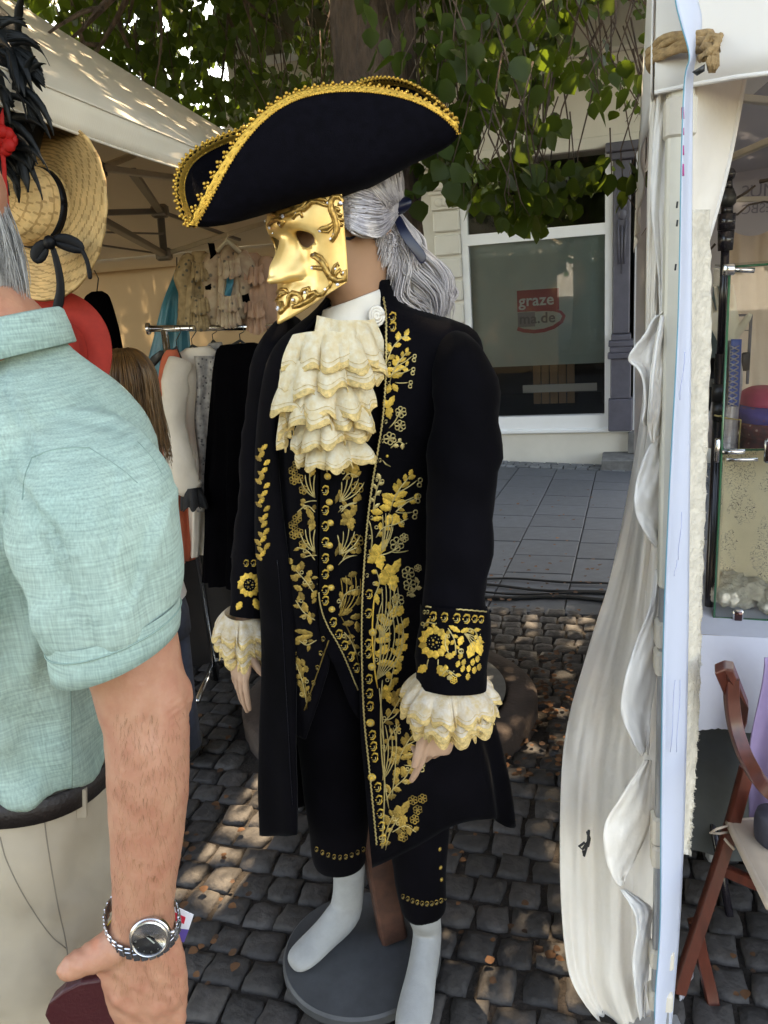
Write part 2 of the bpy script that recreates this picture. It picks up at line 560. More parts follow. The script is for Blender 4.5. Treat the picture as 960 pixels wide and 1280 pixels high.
def build_slabs():
    rnd = random.Random(5)
    cand = []
    n0s = []
    W_ = 0.42
    for c in range(-7, 13):
        u = c * W_ + 0.1
        n = 4.05 + (0.0 if c % 2 else -0.0)
        first = True
        while n < FN - 0.42:
            L_ = rnd.choice((0.42, 0.63, 0.42, 0.84))
            if first: L_ = 0.3 + 0.4 * rnd.random(); first = False
            n1 = min(n + L_, FN - 0.42)
            if FN - 0.42 - n1 < 0.2: n1 = FN - 0.42
            cand.append((u, u + W_, n, n1)); n = n1
    rest = MB(); k = 0
    for c in cand:
        q = proj(gpt((c[0] + c[1]) / 2, (c[2] + c[3]) / 2))
        V, Fc = slab(*c, 'paving_slab', None)
        if q and 560 < q[0] < 830 and k < 290:
            obj('paving_slab', V, Fc, M['slab'], ground, smooth_=False); k += 1
        else: rest.add(V, Fc)
    rest.build('paving_slabs', island_random(mat('paving_slab_mass', (0.066, 0.073, 0.084), 0.8, var=0.12, vscale=14, bump=0.4, bscale=160), 0.1), ground, smooth_=False, kind='stuff')
    # sett strip
    strip = MB()
    for r_ in range(3):
        u = -2.0
        n = FN - 0.41 + r_ * 0.135
        while u < 5:
            w_ = 0.13 + rnd.uniform(-.015, .02)
            V, Fc = slab(u, u + w_, n, n + 0.132, '', None, g=0.007, dz=rnd.uniform(0, .008))
            strip.add(V, Fc); u += w_
    strip.build('border_setts', island_random(mat('border_sett', (0.12, 0.13, 0.14), 0.7, var=0.3, vscale=20, bump=0.8, bscale=60), 0.3), ground, smooth_=False, kind='stuff')
build_slabs()

# ------------------------------------------------------------------ shop building
BAX = (UU, NN, V3((0, 0, 1)))
def fac(px, py, off=0.0):
    """(u, z) on the facade plane moved off metres towards the street"""
    d = ray(px, py); n = FN - off
    t = (n - CP.dot(NN)) / d.dot(NN)
    p = CP + d * t
    return p.dot(UU), p.z
def bpnt(u, off, z): 
    p = UU * u + NN * (FN - off); return V3((p.x, p.y, z))
def bbox(mb, u0, u1, o0, o1, z0, z1, m=0, bev=0.0):
    """box on the building: off o0..o1 in front of the facade plane"""
    mb.box(bpnt((u0 + u1) / 2, (o0 + o1) / 2, (z0 + z1) / 2), abs(u1 - u0), abs(o1 - o0), abs(z1 - z0), BAX, m, bev)
def build_shop():
    uL, zT = fac(587, 205); uR, zTr = fac(757, 292)
    uA = fac(581, 400)[0]            # outer edge of the window frame
    uW0 = fac(589, 400)[0]; uW1 = fac(756, 400)[0]
    zS = fac(690, 520)[1]            # bottom of the glass
    zF = fac(690, 536)[1]            # bottom of the frame
    zP = -1.6
    zTr0 = fac(670, 300)[1]; zTr1 = fac(670, 286)[1]   # transom
    zH = fac(670, 196)[1]            # head of the window
    uC0 = fac(764, 400)[0]; uC1 = fac(789, 400)[0]     # iron column
    print('facade', uW0, uW1, zS, zTr0, zH, uC0, uC1)
    root = thing('shop_building', 'cream shop building with large shop window, rusticated pilaster and dark iron column behind the tree', 'building', bpnt((uW0 + uW1) / 2, 0, zS - 0.6))
    zTop = 7.4
    uEndL = uA - 2.6; uEndR = uC1 + 4.5
    mb = MB()
    bbox(mb, uA - 0.02, uC1 + 0.02, -0.6, -0.02, zP, zF - 0.05)             # plinth under the window
    mb.build('plinth', M['facade'], root, smooth_=False)
    mb = MB(); bbox(mb, uA - 0.05, uC1 + 0.02, -0.12, 0.03, zF - 0.05, zF - 0.001, bev=0.012)
    mb.build('sill', M['facade_white'], root, smooth_=False)
    # wall left of the window and above
    mb = MB()
    bbox(mb, uEndL, uA - 0.001, -0.5, -0.06, zP, zTop)
    bbox(mb, uA, uEndR, -0.5, -0.04, zH + 0.003, zTop)
    mb.build('wall', M['facade'], root, smooth_=False)
    # rusticated pilaster: each course its own block
    uP0 = fac(549, 380)[0]; uP1 = uA - 0.004
    zcap = fac(560, 262)[1]
    ys = [fac(560, 262)[1]]
    for y in (292, 320, 348, 375, 403, 431, 459, 487, 515, 543): ys.append(fac(560, y)[1])
    z = ys[0]
    crs = ys[0] - ys[1]
    b = MB(); bbox(b, uP0, uP1, -0.1, -0.005, zP, ys[0]); b.build('pilaster_core', M['facade'], root, smooth_=False)
    while z > -1.2:
        b = MB(); bbox(b, uP0 - 0.012, uP1 - 0.004, -0.05, 0.045, z - crs + 0.02, z - 0.014, bev=0.014)
        b.build('pilaster_block', M['facade'], root, smooth_=False); z -= crs
    z0 = fac(560, 262)[1]; z1 = fac(560, 243)[1]; z2 = fac(560, 232)[1]
    b = MB(); bbox(b, uP0 - 0.02, uP1 + 0.0, -0.06, 0.055, z0, z1, bev=0.006)
    bbox(b, uP0 - 0.05, uP1 + 0.0, -0.06, 0.09, z1, z1 + 0.04, bev=0.01); bbox(b, uP0 - 0.08, uP1 + 0.02, -0.06, 0.13, z1 + 0.042, z2 + 0.06, bev=0.02)
    for k in range(3):
        uu = lerp(uP0, uP1, 0.25 + 0.25 * k)
        b.ball(bpnt(uu, 0.055, (z0 + z1) / 2), 0.05, 12, 0, (1, 0.5, 1), BAX)
    b.build('capital', M['facade'], root, smooth_=False)
    # entablature above, cornice mouldings
    zc = fac(700, 190)[1]
    b = MB()
    zl = [(zH + 0.001, zH + 0.10, 0.02), (zH + 0.10, zc + 0.35, -0.02)]
    bbox(b, uP0 - 2.4, uEndR, -0.04, 0.06, zH + 0.004, zH + 0.12, bev=0.01)
    bbox(b, uP0 - 2.4, uEndR, -0.04, 0.02, zH + 0.122, zH + 0.62)
    for (dz, dd, hh) in ((0.622, 0.06, 0.06), (0.684, 0.12, 0.05), (0.736, 0.22, 0.09), (0.828, 0.26, 0.04)):
        bbox(b, uP0 - 2.4, uEndR, -0.04, dd, zH + dz, zH + dz + hh, bev=0.008)
    b.build('cornice', M['facade'], root, smooth_=False)
    # upper windows
    for (a, c) in ((uW0 + 0.25, uW1 - 0.25), (uC1 + 0.8, uC1 + 2.0), (uP0 - 1.9, uP0 - 0.8)):
        f = MB()
        za, zb = zH + 1.35, zH + 3.1
        for (x0, x1, y0, y1) in ((a, c, za - .08, za), (a, c, zb, zb + .08), (a - .08, a, za - .08, zb + .08), (c, c + .08, za - .08, zb + .08), ((a + c) / 2 - .03, (a + c) / 2 + .03, za, zb)):
            bbox(f, x0, x1, -0.05, 0.0, y0, y1)
        wo = f.build('window', M['facade_white'], root, smooth_=False)
        p = MB(); bbox(p, a + .002, c - .002, -0.035, -0.028, za + .002, zb - .002); p.build('pane', M['pane'], wo, smooth_=False)
    # the shop window
    f = MB()
    bbox(f, uA, uW0, -0.10, 0.0, zF, zH)
    bbox(f, uW1, uC0 + 0.01, -0.10, -0.002, zF, zH)
    bbox(f, uW0, uW1, -0.10, -0.003, zF, zS)
    bbox(f, uW0, uW1, -0.10, 0.004, zTr0, zTr1)
    fr = f.build('window_frame', M['facade_white'], root, smooth_=False)
    p = MB(); bbox(p, uW0, uW1, -0.062, -0.054, zS, zTr0)
    p.build('pane', M['pane'], fr, smooth_=False)
    p = MB(); bbox(p, uW0, uW1, -0.062, -0.054, zTr1, zH)
    p.build('pane', M['pane'], fr, smooth_=False)
    # blind behind the glass with the shop's lettering
    zB = fac(690, 456, -0.12)[1]
    p = MB(); bbox(p, uW0 - 0.02, uW1 + 0.02, -0.125, -0.12, zB, zTr0 + 0.01)
    bl = p.build('window_blind', M['blind'], root, smooth_=False)
    # logo: red field with 'graze', grey square with 'ma' and '.de', red swoosh
    def quad(x0, y0, x1, y1, m, off=-0.117, name='logo_field'):
        u0, z0 = fac(x0, y0, off); u1, z1 = fac(x1, y1, off)
        p = MB(); bbox(p, u0, u1, off - .001, off, z1, z0); return p.build(name, m, bl, smooth_=False)
    quad(646, 363.5, 699, 387, M['logo_red'])
    quad(647, 391, 669, 408, M['logo_grey'])
    def text(s_, x, y, h, m, off):
        cu = bpy.data.curves.new('lettering', 'FONT'); cu.body = s_; cu.extrude = 0.0006; cu.offset = 0.003
        u, z_ = fac(x, y, off); u2, z2_ = fac(x, y - h, off)
        cu.size = (z2_ - z_) * 1.75; cu.resolution_u = 3; cu.space_character = 1.04
        o = bpy.data.objects.new('lettering', cu)
        rm = Matrix((UU, V3((0, 0, 1)), -NN)).transposed().to_4x4()
        o.matrix_world = Matrix.Translation(bpnt(u, off, z_)) @ rm
        COL.objects.link(o); bpy.context.view_layer.update()
        me = bpy.data.meshes.new_from_object(o.evaluated_get(bpy.context.evaluated_depsgraph_get()))
        me.transform(o.matrix_world); bpy.data.objects.remove(o)
        me.materials.clear(); me.materials.append(m)
        o = bpy.data.objects.new('lettering', me); link(o, bl, (0, 0, 0)); return o
    text('graze', 648.5, 383, 11.5, M['logo_pale'], -0.114)
    text('ma.de', 649, 405, 10.5, M['logo_dark'], -0.114)
    pts = [(669, 388.5), (680, 387.5), (692, 387.5), (701, 390), (705, 395), (702, 402), (692, 409), (680, 413), (668, 414.5), (655, 413.5), (644, 410)]
    sm = []
    for i in range(len(pts) - 1):
        for k in range(4):
            t = k / 4; sm.append((lerp(pts[i][0], pts[i+1][0], t), lerp(pts[i][1], pts[i+1][1], t)))
    sw = MB(); V = []; Fc = []
    for i, (x, y) in enumerate(sm):
        a = sm[max(0, i-1)]; c = sm[min(len(sm)-1, i+1)]
        dx, dy = c[0]-a[0], c[1]-a[1]; l = math.hypot(dx, dy); k = 1.0 + 1.3 * min(1, i / 22)
        for s_ in (-1, 1):
            u, z_ = fac(x - dy/l*k*s_, y + dx/l*k*s_, -0.116); V.append(bpnt(u, -0.1155, z_))
    for i in range(len(sm)-1): Fc.append((2*i, 2*i+1, 2*i+3, 2*i+2))
    sw.add(V, Fc); sw.build('swoosh', M['logo_red'], bl, smooth_=False)
    # room behind the glass
    p = MB()
    bbox(p, uW0 - 0.3, uW1 + 0.3, -3.0, -2.96, zP, zTop)
    bbox(p, uW0 - 0.34, uW0 - 0.3, -3.0, -0.5, zP, zTop); bbox(p, uW1 + 0.3, uW1 + 0.34, -3.0, -0.5, zP, zTop)
    bbox(p, uW0 - 0.3, uW1 + 0.3, -3.0, -0.5, zS - 0.25, zS - 0.2)
    bbox(p, uW0 - 0.3, uW1 + 0.3, -3.0, -0.5, zH + 0.2, zH + 0.25)
    p.build('room_interior', M['room'], root, smooth_=False)
    p = MB()
    for i in range(5):
        u0 = lerp(uW0, uW1, 0.40 + 0.07 * i); bbox(p, u0, u0 + 0.09, -0.9, -0.85, zS, zS + 0.62)
    p.build('display_rack', M['room_wood'], root, smooth_=False)
    p = MB(); bbox(p, uW0 + 0.5, uW1 - 0.1, -0.5, -0.48, zS + 0.2, zS + 0.29); p.build('shelf_edge', M['room_pale'], root, smooth_=False)
    # iron column
    uc = (uC0 + uC1) / 2; wC = (uC1 - uC0)
    c = MB(); off = 0.06
    zB0 = zF - 0.02
    z1 = fac(775, 497)[1]; z2 = fac(775, 447)[1]; z3 = fac(775, 417)[1]; zt = fac(778, 200)[1]
    bbox(c, uc - wC * .62, uc + wC * .62, -0.1, 0.12, zB0, z1, bev=0.01)
    bbox(c, uc - wC * .52, uc + wC * .52, -0.1, 0.09, z1, z2, bev=0.01)
    for k in range(4):
        e = (0.66, 0.56, 0.62, 0.50)[k]
        zz0 = lerp(z2, z3, k / 4); zz1 = lerp(z2, z3, (k + 1) / 4)
        bbox(c, uc - wC * e, uc + wC * e, -0.1, 0.06 + e * 0.1, zz0 + .001, zz1, bev=0.008)
    bbox(c, uc - wC * .42, uc + wC * .42, -0.1, 0.06, z3 + .001, zt, bev=0.012)
    bbox(c, uc - wC * .62, uc + wC * .62, -0.1, 0.12, zt + .001, zt + 0.07, bev=0.01)
    bbox(c, uc - wC * .8, uc + wC * .8, -0.1, 0.16, zt + 0.072, zt + 0.16, bev=0.01)
    co = c.build('iron_column', M['iron'], root, smooth_=False)
    o = MB()
    for (y0, r_) in ((244, .055), (256, .05), (268, .045)):
        zz = fac(776, y0)[1]; o.ball(bpnt(uc, 0.062, zz), r_, 10, 0, (1, .35, 1.3), BAX)
    for s_ in (-1, 1):
        o.bar(bpnt(uc + s_ * .04, .066, fac(776, 275)[1]), bpnt(uc + s_ * .025, .066, fac(776, 330)[1]), 0.011)
    o.bar(bpnt(uc, .066, fac(776, 282)[1]), bpnt(uc, .066, fac(776, 342)[1]), 0.014, 0.004)
    o.build('relief_ornament', M['iron'], co)
    # right bay: white door jamb and the dark door glass
    uD = fac(806, 400)[0]
    d = MB(); bbox(d, uC1 + 0.03, uD, -0.16, -0.045, zF - 0.3, zH)
    bbox(d, uC1 + 0.06, uD - 0.05, -0.2, -0.03, zF - 0.3, zH - 0.3, bev=0.01)
    d.build('door_jamb', M['facade_white'], root, smooth_=False)
    d = MB(); bbox(d, uD, uD + 0.08, -0.18, -0.1, zF - 0.3, zH); bbox(d, uD + 0.08, uD + 1.1, -0.18, -0.1, zS + 0.9, zS + 1.0)
    bbox(d, uD + 0.08, uD + 1.1, -0.18, -0.1, zF - 0.3, zS + 0.1)
    do = d.build('door', M['facade_white'], root, smooth_=False)
    p = MB(); bbox(p, uD + 0.08, uD + 1.1, -0.15, -0.145, zS + 0.1, zH); p.build('pane', M['pane'], do, smooth_=False)
    p = MB(); bbox(p, uD - 0.5, uD + 1.5, -2, -1.95, zP, zTop); p.build('hall_interior', M['room'], root, smooth_=False)
    # stone step
    u0, z0 = fac(752, 590, 0.3); u1, _ = fac(842, 590, 0.3)
    gl = gpt(u0, FN - .3).z
    s_ = MB(); bbox(s_, u0, u1 + .6, -0.3, 0.38, gl - 0.15, gl + 0.12, bev=0.015)
    s_.build('doorstep', M['stone'], root, smooth_=False)
    s_ = MB(); bbox(s_, uC1 - .02, u1 + .6, -0.3, 0.1, gl + 0.121, gl + 0.36, bev=0.012)
    s_.build('doorstep', M['stone'], root, smooth_=False)
M['pane'] = glass('window_glass', (0.93, 0.95, 0.95), 0.0)
M['blind'] = mat('window_film', (0.26, 0.33, 0.31), 0.7, var=0.08, vscale=2)
M['logo_red'] = mat('logo_red', (0.20, 0.012, 0.035), 0.7)
M['logo_grey'] = mat('logo_grey', (0.10, 0.13, 0.165), 0.7)
M['logo_pale'] = mat('logo_pale', (0.40, 0.46, 0.47), 0.7)
M['logo_dark'] = mat('logo_dark', (0.03, 0.05, 0.07), 0.7)
M['room'] = mat('room_wall', (0.05, 0.05, 0.05), 0.9)
M['room_wood'] = mat('room_wood', (0.18, 0.11, 0.06), 0.6)
M['room_pale'] = mat('room_pale', (0.30, 0.29, 0.27), 0.6)
build_shop()

# a pale house beyond the trees to the left and houses across the street (mirrored in the shop window)
def house(name, label, c, wx, dy, h, mt, rows, cols, face):
    root = thing(name, label, 'building', (c[0], c[1], -1))
    a = MB(); a.box((c[0], c[1], h / 2 - 1), wx, dy, h, None); a.build('wall', mt, root, smooth_=False)
    r_ = MB(); z0 = h - 1; V = [V3((c[0] + i * (wx / 2 + .3), c[1] + j * (dy / 2 + .3), z0)) for i, j in ((-1, -1), (1, -1), (1, 1), (-1, 1))]
    V += [V3((c[0] - wx / 2 + 1, c[1], z0 + 2.5)), V3((c[0] + wx / 2 - 1, c[1], z0 + 2.5))]
    r_.add(V, [(0, 1, 5, 4), (1, 2, 5), (2, 3, 4, 5), (3, 0, 4), (3, 2, 1, 0)]); r_.build('roof', M['roof'], root, smooth_=False)
    yf = c[1] + face * dy / 2
    for i in range(cols):
        for j in range(rows):
            x = c[0] - wx / 2 + (i + .5) * wx / cols; z = 0.4 + j * 3.0
            f = MB()
            f.box((x, yf + face * .03, z + .85), 1.3, .1, 1.9, None)
            fo = f.build('window', M['facade_white'], root, smooth_=False)
            g = MB(); g.box((x, yf + face * .085, z + .85), 1.1, .02, 1.7, None); g.build('pane', M['dark_pane'], fo, smooth_=False)
M['roof'] = mat('roof_tiles', (0.25, 0.10, 0.06), 0.8, var=0.3, vscale=3)
M['dark_pane'] = mat('dark_window', (0.05, 0.06, 0.07), 0.08)
M['yellow_wall'] = mat('yellow_stucco', (0.62, 0.52, 0.33), 0.85, var=0.05, vscale=1)
M['pale_wall'] = mat('pale_stucco', (0.62, 0.60, 0.56), 0.85, var=0.05, vscale=1)
house('house', 'pale house across the street mirrored dimly in the shop window', (-9, -24), 14, 8, 8, M['pale_wall'], 0, 0, 1)
def far_tree(c, label, seed):
    rnd = random.Random(seed); root = thing('street_tree', label, 'tree', c)
    m = MB(); m.tube([c, V3(c) + V3((.1, 0, 1.5)), V3(c) + V3((0, .1, 3))], [.2, .16, .12], 10); m.build('trunk', M['bark'], root)
    lf = MB()
    for _ in range(500):
        a = rnd.uniform(0, 2 * PI); q = math.sqrt(rnd.random()) * 2.8; cc = V3(c) + V3((q * math.cos(a), q * math.sin(a), rnd.uniform(2.0, 5.8) - .1 * q * q * .6))
        for _ in range(8):
            V, Fc = leaf_geo(cc + V3((rnd.gauss(0, .22), rnd.gauss(0, .22), rnd.gauss(0, .2))), V3((rnd.uniform(-1, 1), rnd.uniform(-1, 1), -.6)), V3((rnd.uniform(-1, 1), rnd.uniform(-1, 1), rnd.uniform(-.3, 1))), rnd.uniform(.14, .2), lf); lf.add(V, Fc)
    lf.build('foliage', M['leaf_mass'], root, kind='stuff')

# ------------------------------------------------------------------ tree, its ring and roots
def leaf_geo(c, tip, nrm, size, mb):
    """one heart-shaped lime leaf folded along its midrib: 6 faces"""
    t = tip.normalized(); s_ = t.cross(nrm)
    if s_.length < 1e-3: s_ = t.orthogonal()
    s_.normalize(); n = s_.cross(t)
    P = [(0, 0, 0), (0.30, 0.10, .06), (0.52, 0.38, .10), (0.40, 0.72, .06), (0, 1.08, -0.03), (-0.40, 0.72, .06), (-0.52, 0.38, .10), (-0.30, 0.10, .06), (0, 0.5, 0)]
    b = len(mb.V)
    V = [c + s_ * (x * size) + t * (y * size) + n * (z * size) for (x, y, z) in P]
    return V, [(0, 1, 2, 8), (8, 2, 3, 4), (0, 8, 6, 7), (8, 4, 5, 6)]
ENV = [(60, 100), (130, 150), (200, 200), (340, 200), (400, 165), (470, 215), (500, 262), (520, 262), (540, 215), (560, 232), (575, 262), (600, 258), (640, 282), (690, 288), (725, 268), (742, 228), (765, 232), (785, 272), (800, 300), (818, 296), (830, 250), (900, 200)]
def env_y(x):
    for i in range(len(ENV) - 1):
        if ENV[i][0] <= x <= ENV[i+1][0]:
            return lerp(ENV[i][1], ENV[i+1][1], (x - ENV[i][0]) / (ENV[i+1][0] - ENV[i][0]))
    return 100 if x < 100 else 200
# openings in the foliage, as seen from the front: where wall or sky shows through
GAPS = [(612, 168, 22, 28), (752, 166, 56, 32), (712, 125, 28, 22), (690, 185, 30, 16), (780, 40, 30, 34), (640, 122, 20, 12), (355, 30, 16, 24), (345, 70, 22, 14), (278, 85, 18, 14), (165, 22, 10, 8),
        (400, 22, 20, 14), (205, 22, 9, 8), (735, 30, 22, 22), (775, 8, 20, 12), (560, 118, 14, 10), (505, 235, 8, 20), (262, 12, 12, 8), (300, 62, 9, 9), (520, 70, 8, 10), (590, 190, 9, 12), (230, 60, 10, 8)]
def build_tree():
    base = V3((RING_C.x + 0.03, RING_C.y, gz(RING_C.x, RING_C.y)))
    root = thing('lime_tree', 'lime tree growing out of the round planting ring behind the hat', 'tree', base)
    top = at(474, 20, base.y + 0.02)
    axis = [base + V3((0, 0, -0.05)), base + V3((0, 0, 0.15))]
    for k in range(1, 9):
        t = k / 8; axis.append(lerp(base, top, t) + V3((0.02 * math.sin(t * 5), 0, 0)))
    up = (top - base).normalized()
    axis += [top + up * 0.5 + V3((0, 0.1, 0)), top + up * 1.3 + V3((-.1, 0.1, 0)), top + up * 2.4 + V3((.1, 0.3, 0))]
    rr = [0.22, 0.175] + [0.155 - 0.003 * k for k in range(8)] + [0.13, 0.10, 0.05]
    t_ = MB(); n = 56
    rings = []
    # resample finely for bark relief
    for i in range(len(axis) - 1):
        seg = 14
        for k in range(seg):
            f_ = k / seg; p = lerp(axis[i], axis[i+1], f_); r_ = lerp(rr[i], rr[i+1], f_)
            ring = []
            for j in range(n):
                a = 2 * PI * j / n
                q = V3((math.cos(a), math.sin(a), 0))
                k2 = 1 + 0.05 * fbm((q.x * 3, q.y * 3, p.z * 1.6), 1.0) + 0.075 * abs(fbm((q.x * 9, q.y * 9, p.z * 3), 1.0)) + .03 * fbm((q.x * 22, q.y * 22, p.z * 9), 1.0)
                ring.append(p + q * r_ * k2)
            rings.append(ring)
    t_.loft(rings); t_.build('trunk', M['bark'], root)
    rnd = random.Random(11)
    clusters = []
    # limbs
    def limb(p, d, L, r_, depth, mb):
        pts = [p]; q = p.copy(); dd = d.normalized()
        for i in range(7):
            dd = (dd + V3((rnd.uniform(-.2, .2), rnd.uniform(-.2, .2), rnd.uniform(-.22, .08) if depth else rnd.uniform(-.1, .1)))).normalized()
            q = q + dd * L / 7; pts.append(q.copy())
            if depth < 2 and i > 1:
                for _ in range(1 if depth == 0 else 1):
                    side = (dd.cross(V3((rnd.uniform(-1, 1), rnd.uniform(-1, 1), rnd.uniform(-.3, .4))))).normalized()
                    limb(q, dd * .5 + side, L * .5, r_ * .45, depth + 1, mb)
        mb.tube(pts, [r_ * (1 - .8 * i / 7) for i in range(8)], 6)
        if depth: clusters.extend(pts[2:])
    for i in range(11):
        a = 2 * PI * i / 11 + rnd.uniform(-.2, .2)
        h = rnd.uniform(0.25, 1.9)
        b = MB(); p = top + up * h + V3((0, .1, 0))
        limb(p, V3((math.cos(a), math.sin(a), rnd.uniform(.0, .45))), rnd.uniform(1.8, 2.8), 0.055, 0, b)
        b.build('branch', M['bark'], root)
    # hanging sprays in view, right of the trunk and behind the left tent
    gapdir = sdir
    spot = V3((-0.50, 2.22, 0))
    leaves = []
    def try_leaf(c, spread=0.10, size=None):
        d = V3((rnd.gauss(0, 1), rnd.gauss(0, 1), rnd.gauss(0, .8))) * spread
        p = c + d
        q = proj(p)
        if q is not None and -60 < q[0] < 1020 and -80 < q[1] < 700:
            e = env_y(q[0])
            if q[1] > e + 9 * fbm((q[0] * .045, 3.3, 0)) * 2: return
            for (gx, gy, gw, gh) in GAPS:
                k = ((q[0] - gx) / gw) ** 2 + ((q[1] - gy) / gh) ** 2
                if k < 1 + .5 * fbm((q[0] * .06, q[1] * .06, 1)): return
            if p.y < 2.35: return
        # leaves left out along sun rays to light the ground, valance and curtain
        rel = p - spot; t = rel.dot(gapdir)
        if t > 0 and (rel - gapdir * t).length < 0.36: return
        rel = p - V3((0.95, 1.3, 2.2)); t = rel.dot(gapdir)
        if t > 0 and (rel - gapdir * t).length < 0.5: return
        rel = p - V3((0.42, 1.55, .7)); t = rel.dot(gapdir)
        if t > 0 and (rel - gapdir * t).length < 0.42 and rnd.random() < .8: return
        if p.z < gz(p.x, p.y) + 1.75: return
        if p.x > 0.95 and p.y < 4.6 and p.z < 3.9: return
        if p.x < -.2 and p.y < 4.3 and p.z < 3.0 + .0 * p.x: return
        tip = V3((rnd.uniform(-.6, .6), rnd.uniform(-.6, .6), rnd.uniform(-1.3, -.2)))
        nrm = V3((rnd.uniform(-.8, .8), rnd.uniform(-1, .3), rnd.uniform(-.2, 1)))
        leaves.append((p, tip, nrm, (size or rnd.uniform(0.034, 0.074))))
    twigs = MB()
    # 1: everywhere round the limbs
    for c in clusters:
        for _ in range(11): try_leaf(c, 0.17)
    # 2: a general roof of foliage
    for _ in range(1500):
        a = rnd.uniform(0, 2 * PI); rr_ = 3.2 * math.sqrt(rnd.random())
        c = V3((base.x + rr_ * math.cos(a), base.y + .5 + rr_ * math.sin(a), rnd.uniform(2.9, 5.2) - 0.12 * rr_))
        for _ in range(8): try_leaf(c, 0.16)
    # upper crown, unseen above the picture: added and set back to shade the market
    for _ in range(7500):
        a = rnd.uniform(0, 2 * PI); rr_ = 5.8 * math.sqrt(rnd.random())
        c = V3((base.x - .3 + rr_ * math.cos(a), base.y + 2.2 + rr_ * math.sin(a), rnd.uniform(4.8, 7.6) - 0.03 * rr_ * rr_))
        for _ in range(6): try_leaf(c, 0.24, rnd.uniform(.11, .16))
    # 3: the low skirt of hanging sprays that the picture shows
    for _ in range(1150):
        px = rnd.uniform(90, 830); py = rnd.uniform(-120, 300)
        if py > env_y(px): continue
        Y = rnd.uniform(2.5, 4.4)
        c = at(px, py, Y)
        if px < 480: c = at(px, py, Y + (1.9 if px < 340 else 1.2))
        n_ = 10 if px > 500 else 7
        s0 = c + V3((rnd.uniform(-.1, .1), rnd.uniform(-.1, .1), .14))
        ok = all(((px - g[0]) / (g[2] + 8)) ** 2 + ((py - g[1]) / (g[3] + 12)) ** 2 > 1 for g in GAPS)
        if ok and py < env_y(px) - 14: twigs.tube([s0 + V3((rnd.uniform(-.1, .1), .05, .22)), s0, c, c + V3((rnd.uniform(-.04, .04), 0, -.05))], [.004, .003, .0022, .001], 4)
        for _ in range(n_): try_leaf(c, 0.085)
    twigs.build('twigs', M['bark'], root, kind='stuff')
    def key(l):
        q = proj(l[0])
        if q is None or not (0 < q[0] < 960 and 0 < q[1] < 320): return 50 + l[0].length
        return l[0].y
    leaves.sort(key=key)
    rest = MB()
    for i, (p, t, n_, s_) in enumerate(leaves):
        V, Fc = leaf_geo(p, t, n_, s_, rest)
        if i < 296: obj('leaf', V, Fc, M['leaf'], root, loc=p)
        else: rest.add(V, Fc)
    rest.build('foliage', M['leaf_mass'], root, kind='stuff')
    print('leaves', len(leaves))
M['leaf_mass'] = island_random(mat('leaf_mass', (0.038, 0.068, 0.011), 0.45, var=0.5, vscale=2.2, trans=0.40, tcol=(0.12, 0.18, 0.018), spec=0.3), 0.5)
build_tree()
far_tree((-3.2, -8.5, 0), 'leafy tree behind the viewer mirrored in the shop window on its right', 71)
far_tree((-7.5, -10.5, 0), 'leafy tree behind the viewer mirrored in the shop window on its left', 72)
# planting ring: concrete collar, metal hoop, earth inside
def ringprof(c, prof, n=72):
    return [[V3((c.x + r_ * math.cos(2*PI*i/n), c.y + r_ * math.sin(2*PI*i/n), gz(c.x + r_ * math.cos(2*PI*i/n), c.y + r_ * math.sin(2*PI*i/n)) + h)) for i in range(n)] for (r_, h) in prof]
pl = thing('planting_ring', 'round rust-brown planting ring with a flat grey metal hoop round the tree trunk', 'planter', RING_C)
b = MB(); b.loft(ringprof(RING_C, [(.60, -.05), (.60, .075), (.585, .09), (.49, .095), (.475, .085), (.475, -.05)]), True, (False, False)); b.build('concrete_collar', M['concrete'], pl)
b = MB(); b.loft(ringprof(RING_C, [(.475, .098), (.476, .108), (.385, .108), (.382, .098), (.382, .02)]), True, (False, False)); b.build('metal_hoop', M['zinc'], pl, sharp=40)
b = MB(); b.loft(ringprof(RING_C, [(.47, .03), (.30, .05), (.14, .06)]), True, (False, False)); b.build('soil', M['joint'], pl)

# cables across the street, and fallen leaves
for k, (px0, y0, px1, y1, lb) in enumerate(((600, 726, 775, 734, 'thin black cable on the paving, farthest of the four'), (590, 735, 775, 742, 'black cable on the paving with a slight sag, second from the shop'),
                                             (590, 740, 775, 745.5, 'black cable lying close beside the sagging one, third from the shop'), (590, 748, 780, 755, 'thickest black cable on the paving, nearest to the setts'))):
    def gp(px, py):
        d = ray(px, py); t = 2.0
        for _ in range(40):
            p = CP + d * t; t -= (p.z - gz(p.x, p.y)) / (d.z - 0.08 * -d.y * 0) * 1.0 if d.z < 0 else 0
            p = CP + d * t
        return p
    a = gp(px0, y0); c = gp(px1, y1)
    dd = (c - a)
    pts = []
    for i in range(-14, 40):
        t = i / 20
        p = a + dd * t; p += NN * (0.035 * math.sin(t * 3 + k * 2) + .02 * math.sin(t * 8 + k))
        pts.append(V3((p.x, p.y, gz(p.x, p.y) + 0.012)))
    b = MB(); b.tube(pts, [0.008, .009, .007, .012][k], 8); tag(b.build('cable', M['cable']), lb, 'cable', 'cables across the street')
def gp(px, py):
    d = ray(px, py); t = 1.5
    for _ in range(60):
        p = CP + d * t; t += (p.z - gz(p.x, p.y)) * 0.9
    return CP + d * t
lit = MB(); rnd = random.Random(21)
